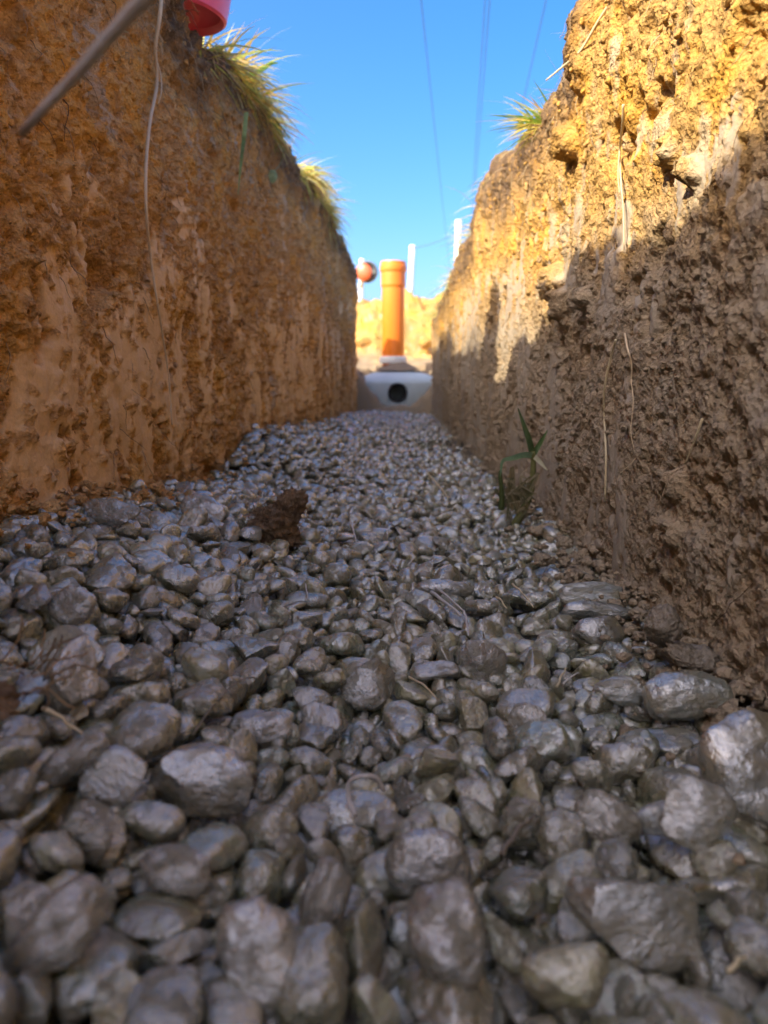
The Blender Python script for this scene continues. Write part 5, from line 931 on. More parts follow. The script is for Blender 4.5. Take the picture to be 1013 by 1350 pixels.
-1067,1696,19,90,-8,-36,22,7,27,-925,1565,8,16,21,-24,-93,20,16,264,2467,-265,-38,-12,-30,-87,19,30,512,2440,-54,-1,-35,0,94,14,22,866,2451,-234,-6,35,94,0,9,36,-2547,2601,725,79,-11,-19,-57,5,29,
-2256,2438,607,-64,45,-34,52,18,32,692,2218,-238,78,-24,-34,47,23,38,-1909,2241,541,14,34,93,-6,17,36,-957,2223,63,6,67,-24,-70,13,21,-619,2050,38,-41,13,-83,36,2,34,-385,2085,-90,58,4,-11,-80,6,16,
-2866,3546,905,-68,14,-72,-8,26,14,-2673,3245,805,37,22,86,-28,17,22,-2801,3185,919,55,50,-46,48,23,23,-2318,2693,576,17,-82,-1,55,16,25,-2099,2930,508,57,-11,-14,80,11,27,91,3841,-121,-51,11,-22,82,22,28,
245,3550,-147,17,-52,43,-72,15,22,920,3951,-176,-13,9,-51,84,23,25,-3177,4221,932,-8,-49,86,10,23,16,-3045,4214,919,60,57,53,19,16,24,-3097,3690,937,-22,-51,82,15,2,25,-2729,3716,945,14,29,-92,-22,23,34,
-2156,3337,572,12,-13,42,-89,24,28,-960,3652,-93,-2,-99,-12,6,24,33,-549,3698,-130,-23,-67,52,-47,18,28,-36,4347,-223,-19,76,48,39,27,26,1191,4262,-167,21,-26,-93,15,16,26,-3482,4924,1068,95,-17,-25,-6,25,23,
-3129,4905,926,-60,28,-3,75,24,27,-3449,4330,1083,92,-9,24,-30,21,21,-2766,4239,835,2,-5,-95,-31,13,41,-997,4355,86,29,26,33,86,18,13,-3756,5434,1083,26,20,-14,-93,16,31,-637,5119,-102,-13,-4,91,38,16,28,
264,4918,-208,8,25,-5,-96,24,30,-3386,4950,994,45,-1,-19,87,10,17,-3434,5968,1006,-9,84,-36,-40,20,13,-609,5554,-97,-45,-77,-45,-1,25,23,-2485,6350,749,-6,-33,-94,-3,14,23,-3230,6355,858,18,-8,-8,-98,7,27,
-664,6157,-141,-90,-15,-21,-36,18,46,-2510,7529,603,12,8,-19,-97,14,22,-2372,7403,454,-63,58,-50,10,7,25,214,6720,-102,-4,-47,88,-6,1,37,-3553,7183,916,-4,3,2,-100,24,29,-2779,7049,678,82,-3,15,55,14,37,
-1795,6721,209,0,97,-24,2,5,35,-1303,6726,180,99,6,10,-8,5,36,-1270,7598,5,92,18,-31,14,14,24,-427,7626,-109,6,32,95,0,6,32,418,7792,-248,68,72,9,-15,25,30,-3735,7914,896,12,21,63,-74,13,19,
-2367,7638,556,22,-2,23,95,8,20,-1856,7621,351,-31,32,-61,-65,13,27,-1347,7152,17,12,-41,-64,64,3,27,-886,7155,-84,-18,96,22,0,14,32,-300,7209,-222,81,-17,-9,56,12,18,-3708,8909,787,4,97,22,-7,18,20,
-3384,8672,782,5,-4,97,-22,8,40,-2326,8825,431,3,84,12,53,15,35,-1241,8751,-27,-9,-66,-75,8,2,46,-1037,8644,-16,-68,-5,5,-73,2,33,-807,8265,-197,21,23,94,15,5,41,264,8136,-152,-11,-10,12,98,27,27,
-3072,8311,850,-23,53,-21,79,13,11,-991,8091,-81,-18,7,-89,42,24,39,732,7795,-256,39,-2,23,-89,1,36,-1577,9436,236,67,32,-23,-63,23,17,202,9004,-126,15,-8,-79,-60,20,13,-2673,9331,616,70,33,4,-64,11,29,
-1011,8860,-81,91,-26,-32,-6,24,29,-278,8628,-240,47,-7,49,-73,7,30,229,8411,-183,-16,29,73,-60,0,27,-3052,9996,676,60,33,72,9,10,26,-2122,9888,369,62,-17,45,-62,4,34,550,9267,-92,-13,-92,15,35,8,22,
-1035,10452,-70,13,98,11,-10,1,45,-648,10627,-130,97,2,-15,-19,7,31,327,10454,-164,-36,-72,40,44,13,32,-1603,10654,193,54,-71,43,-14,25,30,661,10220,-206,26,-4,-92,28,23,30,-2801,10332,546,77,6,-7,-63,15,37,
-1739,10160,235,-41,-47,69,-36,27,28,-1610,10318,164,-27,-4,-34,90,11,28,-560,11031,-184,6,76,-63,-17,13,32,-1475,11246,135,-57,0,-67,-47,25,27,-947,11259,-102,39,-37,84,8,23,26,-1776,10765,253,-75,-15,64,-2,15,23,
353,11900,-125,85,-1,7,-52,27,37,-3408,11887,570,-45,-16,80,-35,20,28,-2000,11821,265,76,-30,-58,-1,18,24,114,11267,-149,-8,-26,-93,24,0,38,-1994,11444,275,-84,28,-43,16,26,26,-1012,11514,-29,-7,87,-48,8,13,28,
-2171,12599,206,85,2,32,41,14,26,-2581,12281,319,83,54,-12,6,22,35,-897,12216,-150,72,1,-46,53,23,45,-314,12119,-145,4,71,63,-30,25,34,-3091,13229,344,18,-21,-62,74,26,20,-2283,13238,253,30,-27,-10,91,18,24,
-2151,13472,127,12,57,-81,-1,13,43,-3562,12974,405,-2,0,-5,100,0,24,-1418,13028,-14,-11,-51,83,-20,6,46,-317,13511,-134,31,58,-75,-2,25,16,471,13426,-219,69,27,33,-59,24,36,-3202,13686,361,-10,-71,-68,16,12,31,
-1989,1779,464,-64,-53,55,-1,10,25,-1746,1764,522,-9,23,-97,5,8,32,-1360,1411,258,-20,44,7,87,10,13,-1013,1460,180,-34,17,-33,-86,17,21,-960,1613,126,-37,2,10,92,4,23,-779,1521,-11,-44,30,85,2,22,29,
-1645,1200,345,30,24,-12,-92,23,17,-1478,1011,326,44,-69,45,36,15,41,-854,1290,23,11,-20,-91,34,8,45,-1631,2061,485,69,33,-8,64,25,26,-1460,2092,250,97,11,16,-14,13,39,-968,2099,11,34,34,62,61,8,18,
-412,2180,-55,-98,13,5,11,5,25,390,1855,-56,70,64,27,-14,18,23,892,1779,-108,66,18,72,10,17,19,866,1604,-50,-83,-27,-19,-45,24,25,-1368,1879,206,-74,-12,55,-37,20,19,-978,1971,46,58,25,77,-12,24,20,
-594,1811,-46,-48,12,73,-48,21,28,226,1659,-78,52,-67,-22,47,10,31,-2678,12197,458,-1,12,98,-15,10,24,-2232,2822,636,-88,-2,-22,43,16,33,-2002,3052,548,-40,73,-2,55,8,26,-205,2450,-222,39,-32,-58,65,3,51,
18,2258,-80,-37,90,5,23,2,25,1008,2318,-122,46,86,-13,17,24,28,-2699,3049,767,-14,43,87,-22,21,31,-2233,2620,693,5,96,-2,-27,8,25,-374,2448,-141,-18,-35,-68,-62,6,29,182,2127,-186,9,-47,-85,-20,19,21,
516,2042,-134,33,81,48,-5,10,30,1032,2180,-27,89,15,3,-44,9,29,1231,2207,-173,52,-51,-48,48,16,40,-2626,2546,861,84,3,12,53,7,40,-2115,3255,638,7,84,-6,53,1,19,-1104,3413,18,-9,-69,65,-31,2,13,
-218,3346,-184,89,-2,44,15,15,20,-3270,3820,1089,4,-17,-74,65,26,43,-2502,3398,781,-86,-10,-40,-29,21,30,-2191,3561,592,27,-10,3,96,21,26,-2206,3208,519,-44,-41,77,-22,11,25,-2923,3226,1010,-21,-86,26,-39,27,23,
-1243,4236,145,-41,-68,-61,-9,2,20,-997,4184,80,45,35,-74,-37,27,21,-955,3788,-131,37,-93,2,5,13,19,-2994,4030,911,-99,2,-3,-14,9,35,-606,4518,-150,-56,45,-70,-2,2,25,-3778,4877,1193,33,5,18,-93,17,24,
-143,4233,-189,-91,-20,-35,-2,11,28,417,4174,-98,73,-52,28,-36,14,24,-3446,4524,1082,-50,-81,23,19,24,31,-927,5467,77,22,39,80,40,27,29,-79,4573,-189,39,55,71,-20,24,23,-3224,5138,1137,17,2,-97,-16,27,29,
-3543,11099,575,14,-48,-79,-36,21,25,952,10475,-250,-13,64,75,9,12,47,-1907,6158,374,-4,-87,50,-1,0,26,620,5817,-169,44,28,38,77,1,33,87,5518,-184,-20,-20,-7,-96,27,22,4,10136,-211,20,22,95,-6,1,26,
-1522,10127,130,86,-49,-13,-1,14,30,-3242,9939,630,-88,-9,4,47,9,52,-2915,10105,573,-69,-57,34,-28,23,30,-1783,6676,312,-16,-56,-81,-7,27,35,-1075,6882,31,16,57,-41,70,13,24,-438,6390,-162,-28,51,61,-54,26,34,
-504,7427,-159,-23,-84,30,-38,21,21,-404,7283,-180,-94,13,-4,30,3,30,533,7060,-150,9,38,84,37,1,23,-1871,7429,331,-5,-96,18,-21,21,28,-630,7027,-97,45,-19,87,11,17,30,1155,6907,-213,4,-52,-70,-49,20,29,
-3410,7049,914,-17,82,18,51,0,16,316,9534,-132,42,-4,-30,-86,14,27,-1942,9291,334,-92,14,-31,18,23,25,-1039,7813,23,24,70,67,3,13,34,762,7856,-107,-52,-70,-32,-38,7,25,-3770,8105,848,17,86,-48,-2,7,20,
-2944,7970,628,-67,4,0,74,1,22,-717,7610,-147,-84,5,-8,53,22,46,-3626,7658,871,-13,-75,64,-5,11,27,-2406,7789,529,37,-4,39,-84,0,18,-1700,7629,152,-91,3,-26,33,7,41,-2793,8698,551,14,62,77,2,3,41,
83,8312,-179,0,-81,-52,26,16,32,-3638,8917,876,-9,32,93,-16,10,20,-3225,8384,866,21,29,68,64,3,24,-1797,8491,253,-33,31,-17,87,11,23,-1402,8222,108,-47,-83,-15,25,20,21,-113,8719,-264,-39,68,-33,52,18,30,
-3667,9602,767,81,-3,50,30,5,25,-2682,9687,576,24,16,-43,85,22,31,-1446,9148,91,-73,-16,26,-62,27,20,-382,9166,-88,-18,-9,-23,-95,6,20,-54,9232,-213,-47,-57,38,56,10,28,-2654,9174,518,-62,69,34,14,12,26,
-1335,9079,55,-2,-83,2,-56,15,22,-375,8942,-121,-15,10,98,1,11,31,1122,9960,-89,-6,-52,84,13,23,21,-3578,10352,690,1,-99,-11,-6,5,43,-1552,10212,198,-90,30,-7,-30,6,20,-3711,10079,794,12,64,-74,17,15,25,
-3174,9796,748,7,44,24,-86,7,17,-1969,10025,291,-62,11,-73,-26,9,31,-1756,10012,258,48,-71,-16,49,2,29,-1667,9498,158,-79,55,-28,0,12,20,-262,9429,-225,-82,1,-19,54,9,30,35,9409,-190,-54,-56,-5,-63,1,20,
-3087,10962,594,54,84,2,-3,26,31,-720,10352,-103,9,-66,-73,16,0,46,-548,10434,-84,41,-33,52,-67,15,21,-320,10661,-176,-1,-95,-27,17,16,44,-3357,10880,634,4,-17,-97,-16,25,24,-3246,10646,669,33,-10,-52,78,8,28,
-2907,10628,575,-95,26,-18,4,6,41,-2101,10538,298,7,-90,-42,-5,25,32,424,10272,-201,-46,-17,40,-78,9,19,-1398,11414,67,77,-31,33,-45,15,36,-1215,11503,14,-15,-77,25,56,8,38,-804,11494,-63,3,-89,43,-12,0,27,
537,11153,-176,76,19,35,50,1,39,714,11178,-150,-36,-12,-11,-92,7,44,119,10610,-113,46,29,-72,43,20,26,1147,10496,-168,-9,-73,60,30,10,19,-3691,11161,649,64,14,-44,-61,6,24,-1911,8443,158,46,-62,62,-16,26,30,
785,7987,-202,-2,92,-7,-39,8,14,-3038,8124,689,0,2,97,-22,8,29,-1162,7924,-102,35,-18,-79,46,25,31,938,7651,-258,-5,91,38,15,9,34,-3622,12073,503,-11,-49,-73,46,26,31,675,12834,-136,56,-3,68,-48,16,22,
799,13011,-134,-84,-19,-21,47,27,28,-3245,12430,556,0,1,70,-72,15,15,-2077,12359,240,61,-5,14,-78,15,36,-1698,12337,198,-49,76,6,-43,27,18,-2145,7741,344,-4,98,12,12,21,35,-2715,7329,610,58,-17,5,-79,17,27,
-1571,7061,81,40,0,4,92,18,45,-3619,13544,383,10,80,-59,-1,7,19,-1078,13448,-36,95,19,24,4,12,46,-3553,13312,407,-25,16,-11,95,24,23,-2135,12938,223,-17,86,-46,-14,21,38,-520,13893,-58,-63,-58,41,32,12,25,
-7,1518,-25,-26,2,-96,5,24,28,290,1572,-6,24,-88,13,39,5,25,643,1511,-82,-3,22,68,-70,26,22,973,1533,-181,23,-66,17,-70,1,28,-2047,1658,599,-98,2,22,2,19,35,-1845,1556,378,-40,-1,-12,91,9,21,
-1448,1507,239,-62,12,57,-53,23,22,-1058,1874,226,20,13,92,-31,13,31,-989,1768,152,37,88,-20,21,8,21,-609,1502,-21,92,-3,24,31,2,46,-227,1449,-28,-80,-23,-35,43,16,29,398,1406,59,6,-97,-15,18,16,44,
-1631,1456,486,91,25,4,-32,6,34,-1053,1013,156,-11,68,71,14,16,46,699,2057,-66,-61,-16,23,74,22,23,700,1860,-78,-5,-3,-92,40,16,26,1266,2121,16,-78,22,-8,59,4,20,-2227,2640,583,-57,2,-31,-76,20,11,
-1675,2042,309,-8,-66,1,-75,9,22,-817,2113,56,-51,54,16,-65,14,46,-173,2224,-101,13,-97,21,2,16,25,-133,1674,-2,22,-43,87,5,19,26,287,1957,-60,-62,-66,17,-39,24,19,564,1754,-262,-28,-12,-2,95,12,52,
1189,1749,-116,14,59,70,37,5,19,-1918,1938,548,85,49,5,17,10,36,-1458,1970,351,-4,97,4,-22,3,27,-1060,1853,35,-77,60,22,2,15,22,-530,1924,59,-18,41,-89,-12,11,23,-356,1844,-74,24,35,-90,-13,21,29,
-2834,3373,990,-15,79,-16,58,6,19,-2353,3229,710,42,18,-12,88,7,30,-2116,3005,601,-30,19,17,-92,7,26,-730,2660,-54,36,-72,-33,-50,2,24,177,2310,-70,4,-60,-27,-75,27,25,274,2575,-204,-25,-48,84,6,2,20,
-2600,2946,901,82,-35,9,-45,23,45,-2196,2979,706,-1,-23,-94,26,11,26,-1957,2592,444,93,2,27,27,5,48,-1198,2569,19,44,22,57,66,14,40,-142,2351,-49,-12,-22,88,-41,8,22,-1926,7198,350,53,42,-24,-69,20,26,
-2400,6614,486,92,12,27,-28,15,34,-3021,4102,1015,-56,71,3,-42,17,16,-2967,4186,959,25,-66,-61,-36,11,16,-961,3363,65,-82,54,-8,-20,19,23,-2724,3549,1006,19,-17,31,-92,5,19,-2100,3222,537,-19,-95,24,0,24,14,
-2415,6343,480,30,-68,-56,37,9,29,-197,5843,-157,42,68,-35,-48,24,36,-3244,4514,1090,-54,-5,19,-82,13,28,-2822,4551,981,15,29,92,-20,26,20,-10,3732,-195,29,-18,10,-93,10,20,-3219,4329,993,11,-25,-92,28,16,25,
-799,3887,-140,-43,-25,-19,85,11,25,-624,3740,-24,-75,45,16,-46,23,16,-44,3908,-166,35,-36,-59,63,22,21,-3802,5189,1147,74,-27,-18,59,7,29,-3254,5406,1041,-23,-92,30,-3,16,34,-3809,4992,1071,62,0,16,77,6,24,
-3715,5772,1027,0,-74,68,4,23,32,-2979,6108,773,77,-15,27,-56,7,30,982,5540,-162,67,10,22,71,19,42,-3743,5968,1082,-60,-77,-23,-7,27,31,1243,5245,-163,-67,13,72,-8,25,20,-3203,5137,969,33,-10,12,-93,24,42,
-587,4854,-305,-13,8,97,-18,19,39,-3637,4994,1036,1,92,37,9,15,15,-1444,4584,198,43,47,-16,-76,14,37,1222,6228,-160,62,-37,64,-27,17,20,-2559,6191,766,-4,-69,-69,-21,22,19,1200,6014,-179,-22,-93,-27,7,19,18,
-3649,6169,991,6,-90,-35,24,8,29,-3045,6314,787,-24,-93,-24,12,3,29,-2637,6155,708,-37,-22,90,-11,8,23,-1609,5793,306,8,35,56,-75,8,19,-3057,4509,910,74,7,22,62,21,35,376,3622,-345,-6,43,-90,6,4,21,
-2985,4348,848,-5,89,-46,4,19,14,-2129,6813,354,-5,-46,88,-7,3,28,-491,6464,-14,36,93,-5,-2,3,31,1283,3480,-283,-53,49,50,-49,0,22,-2831,3788,838,-95,-8,-21,-22,21,43,-2977,3486,954,-50,46,41,-61,6,33,
-1890,7810,319,-3,-91,36,-22,1,26,-1497,7633,127,32,-14,-21,-91,5,23,-1092,7128,58,-53,35,-38,67,23,20,-1516,7170,299,3,-58,35,-74,22,22,-1238,6959,90,-99,12,6,2,15,29,-987,6997,-4,39,-31,-49,72,11,21,
-2777,8443,643,58,-25,62,-47,7,25,-735,7892,-189,-13,23,-94,-19,19,25,359,7903,-188,86,-28,6,42,27,15,-2837,7938,703,-79,-11,34,-50,16,19,-890,7975,-2,-25,96,2,-10,6,17,454,7664,-156,-15,4,94,31,0,34,
-2534,3207,684,92,7,28,28,18,26,-2441,2875,637,-40,64,58,-29,16,34,-1544,8940,263,-18,23,20,-93,0,33,-1097,8962,-60,20,-43,-29,-83,7,22,-789,8866,-68,-81,3,-27,-52,27,36,-2629,8684,615,-96,10,-14,21,13,24,
-2304,8541,563,-90,28,20,-27,3,32,-690,8549,27,-41,-4,45,-80,20,18,-2515,2443,669,-98,-4,-16,-12,19,33,-967,2029,-157,-10,-94,-32,-9,16,46,-396,2215,-315,26,-87,41,-6,9,47,1237,1878,-190,-65,-32,65,-22,14,34,
-2005,2394,355,-14,-36,92,-11,21,38,-2694,9551,652,-3,9,-83,56,8,30,-2055,9510,538,18,-29,93,-11,18,22,-1565,9141,193,-7,43,28,-86,4,25,53,9185,-121,8,44,-40,80,10,24,485,8865,-81,-45,-66,-42,-43,25,20,
-2106,9336,416,-10,72,68,4,6,15,-1866,9158,421,5,65,47,-59,22,21,-641,9979,-19,87,-35,9,-35,23,29,-3700,10272,747,7,9,-99,11,0,18,-2600,10226,651,45,-76,-46,-8,8,29,-2266,10259,378,99,-12,-9,9,13,46,
-1838,10292,319,-8,17,91,36,27,20,1162,9804,-128,-80,14,-55,-17,14,19,-1594,1771,279,11,11,-16,-97,18,46,-264,10806,-92,36,92,-9,-12,7,19,375,10943,-31,62,-18,-51,-57,18,15,-2933,11026,579,33,-58,-6,-74,23,16,
-2265,10829,350,13,-48,82,27,24,24,-542,10790,-112,10,2,89,-45,7,29,-2845,10774,625,-54,-32,75,-20,1,23,-2170,10469,423,20,-5,-6,98,15,18,-3710,11581,653,-25,-74,43,45,16,25,-2202,11695,214,46,87,-10,-16,2,46,
-1228,11317,100,74,26,41,-47,8,25,-3331,11401,709,50,-1,-4,-87,15,27,-2031,11245,350,-5,-3,24,-97,15,17,-3561,12333,588,88,4,19,44,21,23,-3154,12322,555,-98,1,-16,-14,4,21,635,12156,-96,-63,-35,-59,-36,17,18,
981,11746,-205,47,9,-39,79,5,41,-3564,12181,538,69,-47,53,15,24,18,-2937,12814,430,-21,-42,86,-18,12,23,-2476,12870,355,-76,8,2,-64,7,27,41,12386,-10,-18,21,-1,-96,0,20,-3549,12642,502,-3,95,10,-31,0,23,
-340,12480,-84,45,65,55,-27,13,26,-1890,13588,217,20,25,73,-61,22,23,-195,13470,-148,-44,-68,-56,16,21,22,372,13355,-114,52,-5,84,18,0,24,-2439,13840,234,-19,16,40,-88,23,31,-2490,13230,276,-48,74,47,7,23,23,
643,13032,-94,28,-60,75,-2,5,16,-3587,13102,460,27,9,25,92,4,25,-1839,1376,611,-71,-8,34,61,21,34,-1491,1298,379,26,92,27,9,18,18,-1251,1296,279,-73,0,-33,-60,0,33,-475,1261,65,-49,61,-50,37,23,28,
-1360,1848,404,93,-19,22,-21,8,36,-1173,1996,134,-37,86,35,-8,19,41,-1004,2011,144,-7,-52,27,81,2,17,-790,1889,18,-41,19,-54,-71,24,30,-348,1662,21,71,13,28,-63,13,37,150,1944,-107,-51,-42,44,61,2,19,
200,1821,32,2,-49,69,-54,6,27,1203,1538,-57,4,-50,87,2,18,17,-1801,1578,460,-11,97,-19,-9,3,29,-1447,1511,387,23,-93,24,-16,0,32,-1203,1494,345,85,15,-5,50,2,30,-799,1660,139,9,83,43,-34,0,36,
-647,1715,24,47,-71,37,-37,16,16,-472,1506,37,-83,-13,-34,43,15,23,97,1663,4,-5,-53,76,-37,7,15,1241,1471,46,23,18,5,95,18,23,38,2388,-17,1,-69,64,-33,21,19,192,2159,-62,-19,28,-8,-94,9,24,
576,1923,-97,-70,5,-60,38,23,16,913,1965,-30,-20,4,-97,-12,23,22,1144,1964,-45,-79,10,38,47,19,21,-2387,2601,756,31,48,43,70,22,22,-2068,2621,645,34,48,-73,-36,25,21,-1812,2439,498,55,70,39,-23,16,29,
-372,2219,25,-3,-47,84,-28,24,28,-101,2040,-31,98,16,-8,-2,23,46,284,2052,-37,1,18,-74,-65,16,22,243,1948,-178,23,-93,26,-6,12,38,446,1768,-163,10,40,-62,-67,16,23,588,1653,-148,-55,-45,7,70,6,28,
722,1667,2,-76,40,17,-47,17,26,-2194,2093,670,14,-91,-22,31,21,46,-2229,3247,751,-75,-25,-17,-58,0,31,-2124,3128,541,70,8,40,-58,9,19,-1857,2927,586,-17,1,-87,-47,5,19,487,2243,-85,-54,-80,26,-9,25,46,
842,2440,-76,27,-26,0,93,11,39,-2178,2850,728,36,89,-8,-28,19,20,-1993,2849,567,16,-67,52,51,8,22,-2017,2805,389,63,12,34,-69,9,22,403,3518,-98,39,73,25,-50,4,11,-3319,4284,1052,-60,-30,-14,72,4,13,
-2742,3899,901,-23,-13,95,16,14,20,-749,3751,-114,9,-89,-23,-39,23,21,1164,3116,-44,24,-87,-43,2,18,30,-2538,3639,796,-23,46,0,-86,6,23,-2316,3576,729,-22,8,-30,-92,14,38,-3201,4815,1056,-69,-1,-14,-71,6,21,
-305,4334,-191,-61,13,-19,-76,14,27,-2648,4028,852,-35,27,67,60,20,22,-3446,13541,372,97,-4,19,-17,24,21,-3561,4909,1165,17,-6,10,98,25,21,-3675,12305,485,-63,27,65,-32,18,25,-824,5950,27,-76,-38,9,-52,24,22,
-3382,5781,972,17,-15,-96,-18,7,34,-708,6465,-75,-3,-11,-87,-47,15,19,-3629,6276,1101,-30,95,-13,6,2,24,-1183,6209,178,89,-7,-26,-36,19,20,-3433,7243,847,98,-3,-3,-18,19,13,-558,6580,-39,95,28,-6,10,11,28,
-1999,7848,416,50,44,-71,20,15,18,1099,7697,-176,-69,43,-6,-58,10,15,-1901,7744,406,-36,-65,-67,-2,27,17,-1371,10586,-27,31,6,-23,-92,18,46,-945,8736,2,-39,-39,-42,-72,8,15,-797,8660,56,-74,-24,-24,-58,27,24,
1116,8188,-157,-73,10,-48,-48,2,21,455,7927,-157,-67,16,3,72,12,31,-3648,10012,695,-73,20,-8,-64,22,40,-2842,9893,546,-21,31,31,88,20,38,-2182,9090,483,26,-66,-56,-43,22,26,-1703,9105,287,-48,42,-9,-76,14,22,
-653,9087,-102,0,-5,42,91,9,43,-292,8558,-145,66,52,-3,54,1,23,-991,9886,12,95,-16,-14,22,12,21,-3428,10133,782,28,2,5,-96,22,32,-2851,9673,707,-18,-72,-61,-30,13,20,-2521,9701,650,-8,47,86,20,27,26,
-1945,9792,409,-19,-58,79,3,15,29,-439,9269,-251,-24,-1,-97,-3,18,35,-2099,9345,253,15,72,-67,-10,26,40,-1799,9158,133,-63,-42,-38,53,2,27,-3025,10835,657,-17,95,-23,-10,15,22,-3106,10491,700,43,58,27,-64,16,23,
-2684,10569,611,-12,-65,-72,-19,11,21,242,10239,-129,46,-3,-82,-34,15,11,748,10132,-93,-92,19,-26,-23,17,17,-1959,10177,329,-2,8,-49,87,7,23,-1661,10236,318,-8,-12,30,94,16,24,-1121,10235,41,0,-31,64,70,4,16,
973,8531,-281,-63,13,-26,72,3,44,-3571,9010,784,-26,10,66,-70,18,22,-2597,8996,500,40,-39,-75,35,20,34,-2095,8812,277,-31,-2,-22,92,18,37,-1910,8683,143,43,-12,-30,-84,20,26,943,8136,-189,46,19,35,79,26,44,
-2956,8754,645,-44,-42,-22,76,18,21,-1667,8316,92,69,10,10,71,17,46,-470,8181,-233,6,89,40,21,6,46,-3496,11636,638,-26,23,-13,93,27,43,-3227,11591,617,-32,59,48,-56,10,21,-2761,11404,530,98,8,0,-18,16,18,
-883,10972,2,82,-34,-1,-46,23,16,-2483,11201,492,-35,-2,70,62,6,17,-1677,10855,263,46,55,-50,-49,19,17,-3380,11998,614,86,-46,24,-1,8,20,-3188,11823,613,-68,-7,37,-62,25,31,-2124,11878,365,-51,17,43,72,16,22,
196,11959,-41,30,-54,77,-19,14,21,1035,11634,-126,-7,-26,-87,-42,9,36,-2076,11651,308,-15,18,0,97,9,19,-866,11369,-35,-57,34,28,69,5,18,655,7998,-279,4,49,-86,-13,2,41,1161,7950,-282,2,21,92,-34,22,18,
-1848,7874,153,44,-36,11,-81,16,31,42,7667,-272,12,-65,-75,1,18,34,308,7677,-304,-10,1,-9,99,25,27,-3433,7681,866,-10,-50,-81,30,10,28,-2855,7751,637,98,-12,6,-13,23,29,-2256,12739,225,31,-2,93,20,5,21,
-2114,12048,310,-78,34,10,51,2,34,-1388,12557,116,-56,-14,-68,45,24,18,-247,7442,-287,-4,11,-96,-26,25,46,-1258,7333,-86,-72,5,-1,69,17,41,-2213,7086,367,27,93,-10,-24,3,52,-3411,13219,405,36,-87,-34,-4,1,28,
-3135,13064,406,95,-6,14,28,22,24,-677,13120,9,-19,9,-6,98,14,26,1024,13032,-92,34,-93,-12,-10,1,29,-3392,12806,435,-13,16,-21,96,10,14,831,13793,-131,26,-49,43,71,0,23,-3595,13812,397,12,66,-74,-2,11,30,
2132,10819,-106,82,-23,36,38,17,16,1308,10794,-248,25,-62,-60,44,6,15,2104,10423,-141,18,-47,85,-13,9,15,2000,12735,-161,-8,-17,10,98,14,22,1558,11748,-214,45,22,-21,-84,12,36,1355,11476,-207,18,-50,84,-12,19,37,
2468,13910,-101,4,97,25,0,3,28,2324,13539,-127,-3,-44,-90,-7,11,26,1478,6975,-217,-9,97,-2,21,22,46,1751,5918,-169,-19,24,10,-95,24,42,2372,8072,-108,-90,-7,7,-42,21,36,2064,7393,-184,-83,-18,3,53,21,21,
1188,9746,-287,19,-33,92,9,14,19,2121,9603,-149,-13,74,-66,11,1,20,2014,9295,-114,-84,-1,10,54,27,39,590,5643,-272,-2,80,-56,23,4,33,-3540,6015,971,-88,-3,2,-46,24,23,-1668,6140,125,-17,55,79,-19,10,45,
2328,2788,-167,64,8,20,-73,22,40,1954,2469,-179,-12,-37,92,7,6,38,1686,10117,-164,-18,-91,10,-35,1,29,1462,13034,-232,-31,20,-92,11,21,35,2563,13045,-84,-39,-2,-2,92,8,30,-3384,5407,953,53,3,18,83,21,21,
2391,4558,-131,-91,29,-11,27,0,26,1718,4676,-224,22,-97,2,0,8,29,2415,5826,-76,42,-22,75,-45,26,33,1852,7426,-206,-3,-50,86,-5,15,20,2039,7197,-176,-7,-23,19,95,6,22,1710,9813,-196,-24,11,18,-95,22,22,
1945,9237,-24,-1,-81,-59,-4,7,19,1748,2239,-244,-10,8,12,-98,9,35,1774,1951,-266,4,-100,-5,-2,5,33,2442,3534,-194,-73,-15,9,-66,4,14,2412,3296,-182,53,18,-8,-82,14,26,1922,2861,-205,-47,-4,-9,-88,9,52,
1809,12165,-170,-68,-16,12,70,0,37,2572,11902,-96,49,17,-20,-83,9,29,1943,13848,-138,-2,-87,50,-2,27,33,2626,13491,-86,-75,-12,10,64,15,21,1253,4503,-273,63,-33,69,-16,14,23,-3692,4728,1087,-42,7,7,90,21,36,
1798,6262,-187,-29,85,40,-15,22,21,1540,8142,-247,24,27,-14,-92,6,19,1595,7701,-247,-81,15,15,-54,1,25,2496,8486,-105,39,-3,-9,92,4,18,2518,8282,-105,-58,24,14,-77,19,21,2021,8056,-143,6,-98,-2,-19,22,36,
1550,9919,-198,23,-30,92,7,19,26,1449,9508,-103,-91,38,2,-17,26,19,1608,1931,-179,-57,7,-61,55,26,20,1560,1665,-214,10,60,-79,5,7,42,1776,2940,-68,-63,76,-5,14,6,18,1669,3850,-238,15,-97,12,-17,19,35,
2143,3492,-198,4,6,0,-100,12,52,1433,3456,-297,5,-56,81,-16,9,23,1415,4354,-318,23,77,54,24,11,14,1811,12476,-163,12,32,-5,-94,0,33,2080,11897,-140,-90,-21,12,36,14,23,2629,13698,-93,66,3,7,75,14,20,
2071,12501,-152,-10,-69,-71,-5,12,38,2322,13787,-127,-21,76,-61,-5,10,15,1185,3410,-255,26,-65,50,-51,19,32,-3315,4086,1071,8,-1,-99,10,4,37,1437,7331,-141,48,-11,84,-22,26,15,1725,8586,-180,-19,-53,57,60,16,24,
2129,8470,-103,30,-24,-9,92,21,21,1777,9110,-189,-15,-82,-51,-22,2,25,1265,9130,-269,100,5,2,-2,24,22,1794,10771,-168,12,24,96,-3,22,22,2565,10702,-76,-11,-23,31,92,15,15,1669,10589,-187,9,-96,18,-17,5,35,
